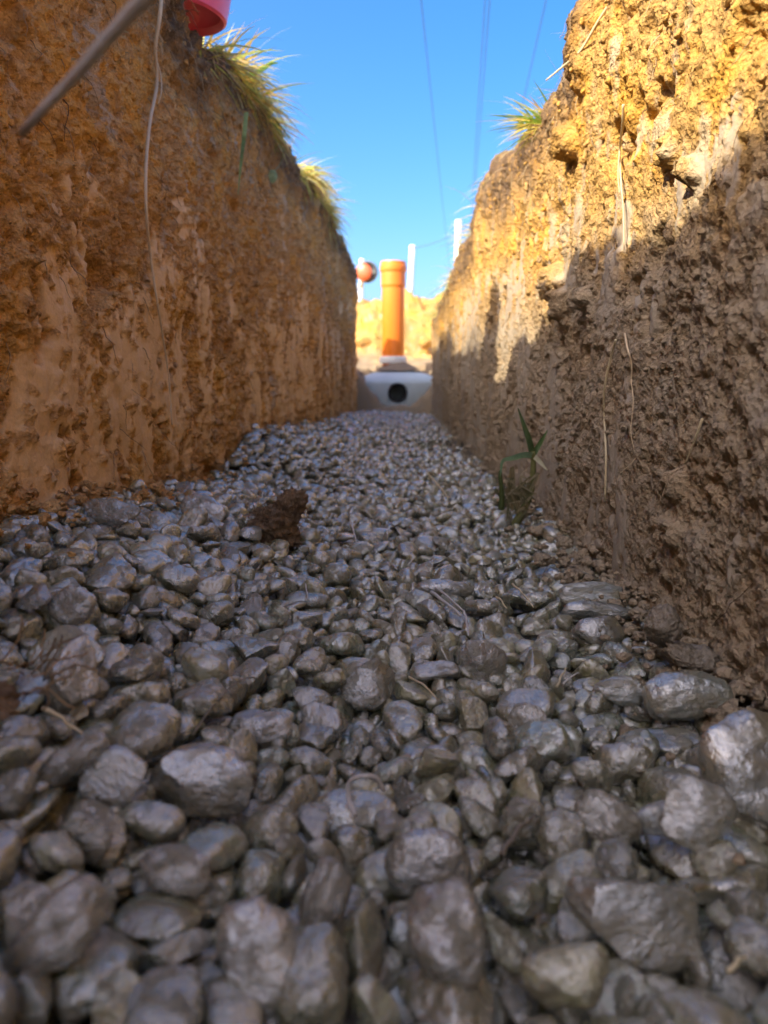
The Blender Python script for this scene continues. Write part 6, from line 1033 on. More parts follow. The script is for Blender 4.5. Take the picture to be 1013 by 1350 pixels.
1885,10182,-157,5,90,42,-4,8,19,1732,2804,-119,-9,-72,33,60,10,26,1775,2574,-88,-62,-55,-55,-8,26,33,1820,2001,-169,-97,-20,13,-8,20,24,2403,3727,-123,-62,-58,-16,-51,27,28,1936,3812,-226,-96,-1,10,27,1,31,
1920,3248,-150,-64,24,-62,38,10,18,2149,2863,-134,61,69,37,-5,14,20,2430,4382,-114,-89,30,-34,10,21,20,-349,3411,-291,-16,39,68,-60,8,33,-2651,3473,757,38,25,22,86,15,37,-2055,3518,413,-23,-55,74,29,6,40,
-2288,3087,543,87,-39,21,23,13,33,1645,13495,-167,17,40,90,9,19,46,2014,13638,-159,-25,2,-97,0,18,14,1904,7131,-62,3,-46,83,31,17,23,1340,8756,-268,24,-79,55,-13,21,24,2126,8276,-100,-19,-23,-81,-50,24,31,
1679,8013,-223,-13,-23,2,96,7,26,1379,9751,-233,22,-87,43,-14,21,31,2584,9825,-102,5,77,-63,-9,9,14,1514,11109,-212,-89,-11,17,41,0,29,2191,10959,-104,-46,2,8,88,24,23,410,2340,-312,-52,-47,65,28,15,20,
-2508,3054,630,9,92,33,-19,14,19,-760,2493,-236,-62,61,-34,35,10,38,-2445,2597,581,-19,-6,98,1,12,24,2391,2721,-60,-17,74,64,12,15,25,1854,3004,-90,86,-24,44,7,7,17,2258,2448,-132,6,11,-99,1,5,43,
1926,2154,-92,-78,52,-10,33,8,28,1587,2172,-128,-4,18,26,-95,6,41,1767,1838,-111,3,-2,84,54,26,31,2250,3659,-37,-39,39,-82,16,6,27,2066,3453,-100,-61,26,-33,68,2,30,2347,3198,-141,-30,-50,-3,81,5,25,
2450,4695,-153,2,48,86,17,7,20,2318,3883,-77,16,-93,32,-9,10,20,2179,12996,-106,58,74,19,-27,9,19,1256,13584,-138,94,25,23,3,14,21,1485,2029,-234,-9,-28,-58,-76,13,24,1809,1633,-175,7,-1,-100,-4,5,28,
-691,2147,-215,72,-14,-54,41,7,46,-1920,2040,342,-99,6,-13,-1,15,46,2186,7272,-146,-22,76,42,-44,4,17,2213,8637,-57,19,48,-84,17,15,22,1499,10729,-146,30,43,-13,84,5,22,1209,10897,-243,-64,32,-11,69,27,20,
-983,1628,-121,87,7,-24,-43,23,46,-1595,1584,88,76,-13,-1,64,3,52,2114,3102,-110,94,21,-7,27,18,46,1906,2808,-32,46,-5,5,-89,22,35,1638,2378,-101,-22,73,-59,-28,25,19,2446,3642,-180,-44,-5,-90,1,0,14,
1525,2026,-51,20,-75,-32,-54,1,23,1831,1600,-8,-77,-32,-9,53,17,43,1613,1774,-91,74,6,-58,33,23,16,1999,8516,-114,-72,14,-30,-60,4,13,1312,8838,-187,24,-95,18,-12,11,15,1160,12952,-105,-6,2,32,95,6,22,
1959,12295,-111,39,48,65,45,10,18,2352,3518,-76,7,65,-75,6,1,20,2373,4672,-61,-33,-4,-28,-90,4,26,1881,7241,-177,-51,-39,72,25,25,19,1479,13944,-145,-84,-25,11,-47,19,14,1786,2309,-56,64,-27,58,43,16,23,
1952,1891,33,-8,-7,-28,-95,27,35,1705,1965,-49,10,23,95,-17,15,22,1667,1456,93,-4,-33,-93,13,20,23,2270,2942,49,78,6,27,-56,8,37,2108,2667,-55,96,-5,2,28,22,32,2203,2497,-19,4,92,37,-11,8,23,
2065,2239,-70,36,-9,-23,90,9,40
]).reshape(-1, 9)
NST = len(STONES)
a16 = STONES[:, :3]/1e4
q8 = STONES[:, 3:7]/100.0
q8 = q8/np.linalg.norm(q8, axis=1)[:, None]
KIND = STONES[:, 7]; SIZE = STONES[:, 8]/1000.0
a16[:, 2] += .004
# stone colours: wet greys, olive, brown, a few bluish or ochre
PAL = np.array([1.28, 1.47, .94])*np.array([(.13, .11, .08), (.16, .135, .10), (.105, .09, .07), (.145, .13, .105), (.19, .155, .11), (.105, .105, .085), (.17, .13, .085), (.09, .08, .06), (.21, .18, .14), (.11, .115, .105)])
RS = np.random.RandomState(77)
TONE = PAL[RS.randint(0, len(PAL), NST)]*RS.uniform(.55, 1.5, (NST, 1))
# single stones that stand out: pixel of the centre, width and height in pixels, turn on the picture, shape, tone, lift, label
HERO_STONES = [
 (95, 892, 66, 100, 82, 28, (.21, .19, .15), .022, 'tall pointed wedge of stone standing upright near the left edge'),
 (148, 678, 76, 44, -8, 24, (.17, .16, .13), .012, 'dark angular block topping the gravel heap against the left wall'),
 (262, 1032, 132, 92, -4, 25, (.26, .24, .20), .012, 'large pale wedge with a pitted flat top left of the centre'),
 (910, 917, 104, 58, 8, 4, (.26, .27, .23), .012, 'big smooth greenish oval stone at the foot of the right wall'),
 (985, 1018, 105, 142, 100, 7, (.25, .23, .20), .020, 'largest boulder of all, cut by the right edge of the picture'),
 (818, 911, 72, 40, -3, 1, (.22, .23, .19), .010, 'smooth dark oval stone left of the big greenish oval'),
 (780, 784, 88, 36, 4, 5, (.30, .32, .30), .010, 'flat wet stone shining pale blue beside the right wall'),
 (787, 806, 92, 26, -6, 9, (.17, .18, .17), .006, 'long dark flat stone tucked under the shining flat stone'),
 (790, 832, 66, 38, 6, 10, (.20, .19, .16), .006, 'plump grey stone below the long dark flat stone'),
 (586, 777, 78, 28, -2, 3, (.19, .18, .15), .008, 'long narrow stone lying crosswise right of the middle'),
 (698, 950, 52, 42, -12, 11, (.25, .22, .19), .012, 'round speckled disc of a stone right of the middle'),
 (636, 872, 62, 62, -35, 23, (.20, .18, .15), .012, 'chunky angular stone with a ridge right of the middle'),
 (577, 885, 62, 26, 3, 16, (.30, .31, .30), .010, 'slim shiny stone touching the chunky angular stone on its left'),
 (345, 960, 84, 52, 3, 6, (.25, .23, .19), .010, 'broad rounded grey stone left of the centre'),
 (487, 902, 76, 62, 25, 20, (.21, .20, .16), .012, 'rounded stone with a sloping shoulder just left of the middle'),
 (428, 950, 62, 52, 5, 26, (.17, .16, .12), .010, 'blocky dark stone beside the broad rounded grey stone'),
 (342, 1262, 92, 128, 105, 2, (.26, .25, .22), .020, 'big upright egg shaped stone at the lower left of the centre'),
 (590, 1232, 92, 118, 95, 8, (.26, .24, .21), .018, 'big pear shaped stone at the bottom centre'),
 (566, 1140, 112, 88, -12, 13, (.22, .21, .18), .014, 'large humped stone right above the pear shaped one'),
 (836, 1208, 152, 92, -4, 27, (.19, .18, .14), .014, 'large dark slab with a straight top edge at the lower right'),
 (152, 1030, 78, 74, 60, 22, (.20, .19, .15), .014, 'dark triangular stone left of the large pale wedge'),
 (98, 1000, 98, 40, 32, 17, (.21, .19, .15), .016, 'mud coated slanting stone at the left behind the triangular one'),
 (76, 1228, 122, 74, 40, 18, (.25, .23, .18), .018, 'long tilted stone in the lower left corner'),
 (922, 1074, 78, 82, 70, 29, (.36, .35, .33), .018, 'whitish rough stone glinting at the right'),
 (866, 1078, 48, 38, 5, 14, (.29, .31, .32), .010, 'small bluish flat stone touching the whitish rough stone'),
 (232, 1147, 88, 56, -6, 19, (.26, .23, .18), .014, 'brownish egg shaped stone at the lower left'),
 (802, 1080, 84, 60, -28, 15, (.24, .21, .15), .012, 'brown tapering stone left of the small bluish one'),
 (427, 1190, 60, 122, 75, 21, (.23, .22, .19), .018, 'upright long stone with a blue sheen at the bottom left of the centre'),
 (268, 672, 62, 40, -25, 12, (.28, .25, .20), .012, 'pale thin slab leaning on the heap at the left wall'),
 (97, 797, 52, 54, 50, 0, (.24, .22, .17), .012, 'round cobble among the stones at the left edge'),
]
# how their neighbours call them
SHORT = [
 'the tall pointed wedge',
 'the angular block on the heap',
 'the large pale wedge',
 'the big greenish oval',
 'the largest boulder',
 'the smooth dark oval',
 'the flat shining stone',
 'the long dark flat stone',
 'the plump grey stone by the wall',
 'the long crosswise stone',
 'the speckled disc',
 'the chunky ridged stone',
 'the slim shiny stone',
 'the broad rounded stone',
 'the stone with a sloping shoulder',
 'the blocky dark stone',
 'the upright egg stone',
 'the pear shaped stone',
 'the large humped stone',
 'the large dark slab',
 'the dark triangular stone',
 'the mud coated slanting stone',
 'the long tilted corner stone',
 'the whitish rough stone',
 'the small bluish flat stone',
 'the brownish egg stone',
 'the brown tapering stone',
 'the upright long stone',
 'the pale leaning slab',
 'the round cobble at the left edge',
]

N_SOLO = 300-len(HERO_STONES)
GROUP = 'river stones of the gravel bed'
hi_mesh = {}
def stone_mesh(k):
    if k not in hi_mesh:
        v, f = ico(5)
        m = bpy.data.meshes.new('river_stone')
        m.from_pydata(stone_verts(k, v, True).tolist(), [], f.tolist())
        m.polygons.foreach_set('use_smooth', np.ones(len(m.polygons), dtype=bool))
        m.materials.append(M['stone']); hi_mesh[k] = m
    return hi_mesh[k]
STONE_LABEL = {}
def pixel(p):
    q = CM.inverted() @ Vector(p); return 506.5+975*q.x/-q.z, 675-975*q.y/-q.z
SOLO_PX = np.array([pixel(a16[n]) for n in range(N_SOLO)])
def shade(n):
    lum = TONE[n].mean(); return 'dark' if lum < .125 else 'pale' if lum > .20 else 'brownish' if TONE[n][0] > TONE[n][2]*1.55 else 'grey'
for (px, py, w, h, *rest), who in zip(HERO_STONES, SHORT):
    for word, vx, vy in (('left of', -1, 0), ('right of', 1, 0), ('behind', 0, -1), ('in front of', 0, 1)):
        d = SOLO_PX-np.array([px, py]); along = d[:, 0]*vx+d[:, 1]*vy; off = np.abs(d[:, 0]*vy)+np.abs(d[:, 1]*vx)
        ok = (along > 0) & (off < .6*along) & (along < .75*(w if vx else h)+95)
        near = [int(k) for k in np.where(ok)[0][np.argsort(along[ok])] if k not in STONE_LABEL][:3]
        for rank, n in zip(('nearest', 'second nearest', 'third nearest'), near):
            STONE_LABEL[n] = '%s muddy river stone, %s %s %s' % (shade(n), rank, word, who)
for (px, py, w, h, turn, k, tone, lift, label) in HERO_STONES:
    p = at_ground(px, py, lift); dist = (p-EYE).length
    X = Vector((1, 0, 0)); U = Vector((0, .45, .89)); a = RAD(turn)
    ex = X*math.cos(a)+U*math.sin(a); ez = X.cross(U).normalized(); ey = ez.cross(ex)
    if math.cos(a) < .75 and h > w: L, Wd = h/975*dist, w/975*dist
    else: L, Wd = w/975*dist, h/975*dist
    sv = stone_verts(k, I2v, False); b = np.ptp(sv[:, 1])
    if k != 28 and np.ptp(sv[:, 2])*L > Wd*1.15 and abs(turn) < 45: pass
    o = bpy.data.objects.new('river_stone', stone_mesh(k)); COL.objects.link(o)
    o.matrix_world = Matrix.Translation(p) @ Matrix((ex, ey, ez)).transposed().to_4x4() @ Matrix.Diagonal((L*.97, Wd/b*.97, max(L*.8, min(L, Wd/b)), 1))
    o.color = (tone[0]*.72, tone[1]*.75, tone[2]*.70, 1)
    tag(o, label, 'stone', GROUP)
for n in range(N_SOLO):
    o = bpy.data.objects.new('river_stone', stone_mesh(KIND[n])); COL.objects.link(o)
    o.rotation_mode = 'QUATERNION'; o.rotation_quaternion = q8[n]; o.location = a16[n]; o.scale = (SIZE[n],)*3
    o.color = (*TONE[n], 1)
    tag(o, STONE_LABEL.get(n, 'wet muddy river stone in the gravel bed, apart from the more striking stones'), 'stone', GROUP)

def qmat(q):
    w, x, y, z = q.T
    return np.stack([1-2*(y*y+z*z), 2*(x*y-z*w), 2*(x*z+y*w), 2*(x*y+z*w), 1-2*(x*x+z*z), 2*(y*z-x*w), 2*(x*z-y*w), 2*(y*z+x*w), 1-2*(x*x+y*y)], 1).reshape(-1, 3, 3)
RM = qmat(q8)
base = {}
for sub in (2, 3):
    v, f = ico(sub); base[sub] = ([stone_verts(k, v, sub == 3) for k in range(N_SHAPES)], f)
gv, gf, gt = [], [], []; off = 0
def put(idx, pos, rot, size, sub, tone):
    global off
    v = base[sub][0][idx]*size@rot.T+pos
    gv.append(v); gf.append(base[sub][1]+off); gt.append(np.tile(tone, (len(v), 1))); off += len(v)
for n in range(N_SOLO, NST):
    put(KIND[n], a16[n], RM[n], SIZE[n], 3 if n < 2400 else 2, TONE[n])
flip = np.diag([-1.0, -1.0, 1.0])
g_old = gravel_z(a16[:, 0], a16[:, 1])
# further along the bed and behind the camera: the same stones again, shifted or turned round
for sg, sh, ya, yb in ((-1, 2.68, 1.36, 2.62), (1, 2.60, 2.62, 3.90), (-1, 5.22, 3.90, 5.03), (-1, -.12, -1.0, -.10), (1, -2.2, -2.0, -1.0)):
    for n in range(NST):
        x, y, z = a16[n]
        if not (-.02 < y < 1.35): continue
        x2, y2 = (x, y+sh) if sg > 0 else (-.130-x, sh-y)
        if not (ya <= y2 < yb): continue
        lo, hi_ = float(wall_left_x(y2)), float(wall_right_x(y2))
        x2 = lo+(x2+.400)/.670*(hi_-lo)
        z2 = z-g_old[n]+float(gravel_z(np.array(x2), np.array(y2)))
        rot = RM[n] if sg > 0 else flip@RM[n]
        put(KIND[n], np.array([x2, y2, z2]), rot, SIZE[n], 3 if 0 < y2 < 1.9 else 2, TONE[(n*7+3) % NST])
RE = np.random.RandomState(8)
for k in range(2600):
    y2 = RE.uniform(1.24, 4.98) if k < 1500 else RE.uniform(.2, 1.5); x2 = RE.uniform(float(wall_left_x(y2))+.005, float(wall_right_x(y2))-.005)
    q = np.array(Euler((RE.normal(0, .5), RE.normal(0, .5), RE.uniform(0, 6.28))).to_matrix())
    put(RE.randint(0, 28), np.array([x2, y2, float(gravel_z(np.array(x2), np.array(y2)))-(.014 if k < 1500 else .020)+RE.uniform(-.004, .006)]), q, float(np.clip(RE.lognormal(math.log(.023 if k < 1500 else .010), .3), .005, .04)), 3 if y2 < 1.9 else 2, TONE[RE.randint(NST)])
G = mesh_obj('gravel', np.concatenate(gv), np.concatenate(gf), M['gravel'], attrs={'tone': np.concatenate(gt)})
tag(G, 'bed of wet river gravel along the trench bottom behind the nearest stones', 'gravel', kind='stuff')
# ---------------------------------------------------------------- far end: chamber, riser, posts, lamp, wires
ch = empty('inspection_chamber', (CH.x, CH.y, 0))
tag(ch, 'pale grey round drain chamber with a dark pipe opening at the trench end', 'drain chamber')
prof = [(.001, -.15), (.30, -.15), (.30, .185), (.296, .196), (.285, .208), (.25, .230), (.20, .252), (.15, .266), (.10, .275), (.05, .279), (.001, .280)]
v, f = lathe(prof, 64, CH)
body = mesh_obj('body', v, f, M['concrete'], ch)
cv, cf = lathe([(.001, 0), (.060, 0), (.060, .42), (.001, .42)], 40, (CH.x+.0, 4.9, .125), (0, 1, 0))
cut = mesh_obj('cutter', cv, cf, M['rubber'], smooth=False)
for q in (body, cut):
    bm = bmesh.new(); bm.from_mesh(q.data); bmesh.ops.remove_doubles(bm, verts=bm.verts, dist=.002); bmesh.ops.recalc_face_normals(bm, faces=bm.faces); bm.to_mesh(q.data); bm.free()
md = body.modifiers.new('hole', 'BOOLEAN'); md.object = cut; md.operation = 'DIFFERENCE'; md.solver = 'EXACT'
dg = bpy.context.evaluated_depsgraph_get(); nm = bpy.data.meshes.new_from_object(body.evaluated_get(dg)); body.modifiers.clear(); body.data = nm
bpy.data.objects.remove(cut)
v, f = lathe([(.052, .30), (.052, .0), (.054, -.012), (.066, -.012), (.068, .0), (.068, .02), (.0595, .022), (.0595, .30)], 40, (CH.x, 5.085, .125), (0, 1, 0))
mesh_obj('pipe_socket', v, f, M['rubber'], ch)

px_ = at(518.5, 470, 5.42)
op = empty('orange_riser_pipe', (px_.x, 5.42, .26))
tag(op, 'tall orange plastic riser pipe standing on the grey chamber', 'pipe')
zt = at(518.5, 345.5, 5.42).z
v, f = lathe([(.080, .26), (.080, zt-.17), (.074, zt-.17), (.074, .26)], 48, (px_.x, 5.42, 0)); mesh_obj('shaft', v, f, M['orange'], op)
v, f = lathe([(.0802, zt-.175), (.0865, zt-.16), (.0865, zt-.070), (.0935, zt-.062), (.0945, zt-.045), (.0945, zt-.030), (.0890, zt-.022), (.0885, zt-.006), (.0865, zt), (.082, zt), (.081, zt-.165)], 48, (px_.x, 5.42, 0))
mesh_obj('socket', v, f, M['orange'], op)
v, f = lathe([(.081, .325), (.096, .325), (.098, .335), (.098, .362), (.094, .372), (.081, .374)], 48, (px_.x, 5.42, 0))
mesh_obj('base_collar', v, f, M['white'], op)['label'] = 'whitish collar at the foot of the pipe'

def post(x0, x1, y, ztop, zbot, r, label):
    t = empty('white_post', (x0, y, zbot)); tag(t, label, 'post', 'white posts beyond the pit')
    v, f = tube([(x0+(x1-x0)*k/6, y, zbot+(ztop-zbot)*k/6) for k in range(7)], r, 20); mesh_obj('pole', v, f, M['white'], t)
    v, f = lathe([(r*1.12, -.03), (r*1.14, -.004), (r*1.0, .004), (.001, .006)], 20, (x1, y, ztop)); mesh_obj('cap', v, f, M['white'], t)
    return t
a, b = at(540, 425, 9.4), at(544, 324, 9.4)
post(a.x-.01, b.x, 9.4, b.z, .70, .034, 'slim white post right of the orange pipe, its full height visible')
b2 = at(605, 291, 8.6); post(b2.x-.02, b2.x, 8.6, b2.z, .70, .034, 'white post of which the top shows above the right trench rim')
b3 = at(477.5, 342, 8.2); a3 = at(474.5, 420, 8.2)
lamp_post = post(a3.x, b3.x, 8.2, b3.z, .70, .026, 'slim white post behind the left trench wall carrying an orange lamp')
fw = smooth_path([b+Vector((.0, 0, -.03)), (b+b2)/2+Vector((0, 0, -.10)), b2+Vector((0, 0, -.12))], 8)
v, f = tube(fw, .003, 5); tag(mesh_obj('fence_wire', v, f, M['wire']), 'thin fence wire strung between the two white posts on the right', 'wire')
lp = at(480, 358, 8.05); wl = empty('warning_lamp', lp); tag(wl, 'round orange warning lamp on the white post left of the orange pipe', 'warning lamp')
ax = Vector((-.25, -1, .05)).normalized()
v, f = lathe([(.001, -.035), (.085, -.035), (.108, -.02), (.112, .0), (.108, .025), (.094, .032), (.092, .02)], 40, lp+Vector((.035, .04, 0)), ax); mesh_obj('housing', v, f, M['lamp_shell'], wl)
v, f = lathe([(.088, .0), (.086, .018), (.066, .034), (.035, .043), (.001, .046)], 40, lp+Vector((.0, -.02, -.01)), ax); mesh_obj('lens', v, f, M['lens'], wl)
v, f = tube([lp+Vector((-.05, .03, -.16)), lp+Vector((-.02, .03, -.08)), lp+Vector((.03, .04, 0))], .022, 12); mesh_obj('bracket', v, f, M['white'], wl)

for (p0, p1, label) in (((555, 0), (581, 300), 'leftmost thin overhead line crossing the blue sky'), ((640, 0), (626, 250), 'second overhead line from the left, close beside its twin'),
                        ((646, 0), (630, 250), 'third overhead line from the left, just right of its twin'), ((721, 0), (693, 150), 'rightmost overhead line, running down behind the grass tuft on the right')):
    vx = 608; hgt = 8.0
    d = ray(vx, 493); d = Vector((d.x, d.y, 0)).normalized(); lat = Vector((d.y, -d.x, 0))
    r0 = ray(*p0); k = hgt/r0.z; P = EYE+r0*k
    s = (P-EYE).dot(lat)
    pts = [EYE+lat*s+d*t+Vector((0, 0, hgt+.00012*(t-40)**2)) for t in np.concatenate([np.linspace(-40, 60, 22), np.linspace(75, 230, 10)])]
    v, f = tube(pts, .010, 6); tag(mesh_obj('overhead_line', v, f, M['wire']), label, 'overhead line', 'overhead lines')

# ---------------------------------------------------------------- bucket on the left rim
bk = Vector((-.438, 1.50, .90)); tl = Euler((RAD(4), RAD(5), 0)).to_matrix()
bu = empty('plastic_tub', bk); tag(bu, 'low pinkish red plastic tub standing at the edge of the left trench rim', 'tub')
def tilt(vs): return [(tl@(Vector(q)-bk)+bk)[:] for q in vs]
v, f = lathe([(.001, .012), (.098, .012), (.104, .0), (.109, .004), (.112, .02), (.130, .135), (.128, .135), (.109, .02), (.001, .016)], 56, bk); mesh_obj('tub_body', tilt(v), f, M['bucket'], bu)
v, f = lathe([(.1295, .115), (.138, .12), (.139, .136), (.133, .142), (.128, .136)], 56, bk); mesh_obj('tub_rim', tilt(v), f, M['bucket'], bu)
v, f = tube([bk+Vector((.137*math.cos(t), .137*math.sin(t)*.95, .128+.012*math.sin(t))) for t in np.linspace(0, math.pi, 24)], .0025, 8); mesh_obj('handle', tilt(v), f, M['wire'], bu)

# ---------------------------------------------------------------- grass
RG = np.random.RandomState(21)
DRY = [(.86, .70, .20), (.80, .62, .15), (.90, .80, .40), (.78, .70, .18), (.66, .48, .16)]
GREEN = [(.30, .40, .06), (.40, .48, .08), (.22, .32, .06)]
def rim_p(left, y, back):
    V = VL if left else VR
    i = int(np.argmin(np.abs(V[:len(V)-66, 50, 1]-y))); row = V[i]
    j = 296; p = Vector(row[j]); p.x += (-back if left else back)
    return p
def tuft(name, label, left, y0, y1, n, lmin, lmax, width, green=.2, out=1.0, droop=(.7, 1.8), up=.35, back=.10, cat='grass tuft', group='grass tufts on the trench rims', kind=None):
    B = Bag(); sx = 1 if left else -1
    clumps = [(RG.uniform(y0, y1), RG.uniform(.02, .09)*(y1-y0)**.5, RG.normal(.1, .5), RG.uniform(.3, 1.2), RG.uniform(.1, 1)) for q in range(max(5, n//75))]
    for k in range(n):
        cy_, spread, lean, size, lift = clumps[RG.randint(len(clumps))]
        y = float(np.clip(RG.normal(cy_, spread), y0-.05, y1+.05)) if RG.rand() < .85 else RG.uniform(y0, y1)
        p = rim_p(left, y, RG.uniform(-.012, back)); p.z -= .004
        d = Vector((sx*out*RG.uniform(.2, 1.1), lean+RG.normal(0, .38), RG.uniform(.0, up)*lift+.05))
        c = GREEN[RG.randint(3)] if RG.rand() < green else DRY[RG.randint(5)]
        v, f = blade(p, d, min(lmax*1.25, (lmin+(lmax-lmin)*RG.rand()**1.6)*(.55+.6*size)), width*RG.uniform(.6, 1.3), RG.uniform(*droop), 5, RG.uniform(-.6, .6))
        B.add(v, f, tuple(q*RG.uniform(.8, 1.15) for q in c))
    return tag(B.obj(name, M['grass']), label, cat, group, kind)
TUFT = tuft('grass_tuft', 'thick tuft of straw yellow grass spilling over the left rim below the red tub', True, 1.58, 2.2, 1300, .07, .17, .0066, .07, out=.9, droop=(.5, 1.7), up=1.0, back=.06)
tuft('grass_tuft', 'second straw yellow grass tuft further along the left rim, drooping into the trench', True, 2.7, 3.6, 900, .08, .20, .009, .07, out=.9, droop=(.5, 1.7), up=1.0, back=.06)
tuft('grass_tuft', 'bright green and yellow grass tuft jutting from the right rim into the sky', False, 1.50, 1.68, 200, .07, .12, .005, .45, droop=(.1, .8), up=.5, back=.03)
tuft('grass_tuft', 'straggly dry grass wisps on the right rim above the green tuft', False, 1.20, 1.40, 50, .05, .10, .0020, .05, droop=(-.2, .8), up=.7, back=.03)
tuft('rim_grass', 'dry grass fringe growing along the left trench rim', True, 1.5, 4.9, 1100, .05, .13, .006, .10, up=.7, back=.12, cat='grass', group=None, kind='stuff')
tuft('rim_grass', 'dead grass and straws hanging down from the left trench rim', True, 1.5, 4.2, 520, .06, .20, .0035, .12, out=.5, droop=(2.5, 5), up=.3, back=.02, cat='grass', group=None, kind='stuff')
tuft('rim_grass', 'dry yellow grass fringe along the far part of the right trench rim', False, 2.5, 4.9, 700, .06, .17, .007, .18, up=1.0, back=.10, cat='grass', group=None, kind='stuff')
tuft('rim_grass', 'thin dry grass stalks along the near part of the right trench rim', False, 1.6, 2.5, 90, .05, .10, .0024, .1, up=1.2, back=.05, cat='grass', group=None, kind='stuff')

def one_blade(name, pts, w, col, label):
    P = smooth_path(pts, 5); V, F = [], []
    for i, p in enumerate(P):
        t = i/(len(P)-1); d = (P[min(i+1, len(P)-1)]-P[max(i-1, 0)]).normalized(); side = d.cross(Vector((0, 1, .2))).normalized()
        ww = w*.5*(1-t**2.5)+w*.05; fold = Vector((0, -1, 0))*ww*.35
        V += [(p-side*ww)[:], (p+fold)[:], (p+side*ww)[:]]
        if i: o = 3*i-3; F += [(o, o+1, o+4, o+3), (o+1, o+2, o+5, o+4)]
    B = Bag(); B.add(V, F, col)
    return tag(B.obj(name, M['grass'], TUFT), label)
one_blade('grass_blade', [pix_wall(325, 148, True, .05), pix_wall(322, 180, True, .055), pix_wall(318, 215, True, .05), pix_wall(314, 257, True, .045)], .008, (.30, .42, .16), 'single green grass blade hanging down the left wall below the tuft')
p = rim_p(True, 1.85, -.05)
one_blade('grass_blade', [at(328, 100, 1.82), at(345, 92, 1.84), at(357, 84, 1.86), at(368, 83, 1.87)], .010, (.24, .42, .08), 'short bright green blade sticking out of the tuft against the sky')
lf = empty('leaf_sprig', pix_wall(360, 228, True, .04)); tag(lf, 'small round pale green leaf hanging under the left grass tuft', 'leaf')
c0 = lf.location; B = Bag(); v, f = tube(smooth_path([pix_wall(374, 198, True, .04), pix_wall(370, 215, True, .042), c0], 4), .0012, 5); B.add(v, f, (.25, .3, .12)); B.obj('stalk', M['grass'], lf)
vv = [c0[:]]+[(c0+Vector((.011*math.cos(t), .004*math.sin(t*2), .016*math.sin(t)-.008)))[:] for t in np.linspace(0, 2*math.pi, 14, False)]
B = Bag(); B.add(vv, [(0, 1+k, 1+(k+1) % 14) for k in range(14)], (.34, .44, .22)); B.obj('leaf_blade', M['grass'], lf)

# ---------------------------------------------------------------- roots and straws on the walls
def strand(name, pix, left, r0, r1, label, cat, mat='root', off=.006):
    P = smooth_path([pix_wall(a, b, left, off) for a, b in pix], 6)
    n = len(P); v, f = tube(P, [r0+(r1-r0)*i/(n-1) for i in range(n)], 7)
    return tag(mesh_obj(name, v, f, M[mat]), label, cat, 'roots hanging on the trench walls')
strand('root', [(214, -25), (211, 20), (205, 62), (207, 110), (198, 160), (193, 215), (193, 275), (199, 340), (208, 400), (216, 450), (223, 500), (227, 560)], True, .0032, .0012, 'long pale root running down the left wall from the top of the picture', 'root', off=.012)
strand('root', [(206, 78), (212, 100), (213, 120), (209, 138)], True, .0014, .0008, 'short side root looping beside the long pale root on the left wall', 'root', off=.012)
strand('root', [(812, 448), (806, 470), (797, 512), (797, 550), (799, 600), (798, 660)], False, .0016, .0012, 'straight straw coloured root hanging on the shaded right wall', 'root', 'straw')
strand('root', [(824, 440), (828, 462), (833, 480), (832, 505)], False, .0013, .0007, 'short forked pale root beside the straight straw on the right wall', 'root')
strand('root', [(822, 138), (821, 165), (817, 200), (819, 240), (822, 275), (823, 330)], False, .0017, .0008, 'fine yellow root hanging down the sunlit part of the right wall', 'root', 'straw')
strand('root', [(817, 200), (815, 230), (817, 255)], False, .0009, .0005, 'hair thin yellow side root in the sunlit part of the right wall', 'root', 'straw')
strand('root', [(926, 552), (918, 575), (903, 612)], False, .0012, .0007, 'short slanting grass stalk stuck to the shaded right wall', 'root', 'straw')
strand('root', [(832, 500), (835, 530), (832, 570), (838, 600)], False, .0006, .0004, 'hair thin root trailing below the forked root on the right wall', 'root')
P = smooth_path([at(808, 0, 1.06), at(788, 30, 1.09), at(765, 68, 1.12), at(742, 88, 1.15), at(720, 106, 1.17)], 6)
v, f = tube(P, [.0026-.0016*i/(len(P)-1) for i in range(len(P))], 7)
tag(mesh_obj('root', v, f, M['straw']), 'bent pale root sticking out of the right rim across the sky', 'root', 'roots hanging on the trench walls')
p0, p1 = at(28, 176, .30), at(190, 0, .262)
P = [p0+(p1-p0)*k for k in np.linspace(0, 6.1, 28)]
P = [p+Vector((0, .0004*math.sin(1.3*k), .0003*math.sin(1.9*k))) for k, p in enumerate(P)]
v, f = tube(P, [.0015+.0012*min(1, i/6) for i in range(len(P))], 9)
tag(mesh_obj('twig', v, f, M['twig']), 'blurred grey twig slanting across the top left corner close to the lens', 'twig')

# ---------------------------------------------------------------- clay slabs and clods on the right wall
def chunk(name, loc, size, mat, seed, parent=None, rot=(0, 0, 0), cuts=5, rough=.12, sub=4, flat=.8):
    R = np.random.RandomState(seed); v, f = ico(sub)
    v = v.copy()
    for k in range(cuts):
        n = R.normal(size=3); n /= np.linalg.norm(n); h = R.uniform(.45, .8)
        d = .06*np.logaddexp(0, np.clip((v@n-h)/.06, -30, 30)); v -= d[:, None]*n*.95*flat
    v *= (1+rough*fbm(v*1.6+seed, 3, seed)+rough*.7*np.abs(fbm(v*4.5+seed, 4, seed+1))+rough*.3*fbm(v*14, 3, seed+2))[:, None]
    E = np.array(Euler(rot).to_matrix()); v = (v*np.array(size))@E.T+np.array(loc)
    return mesh_obj(name, v, f, M[mat], parent)
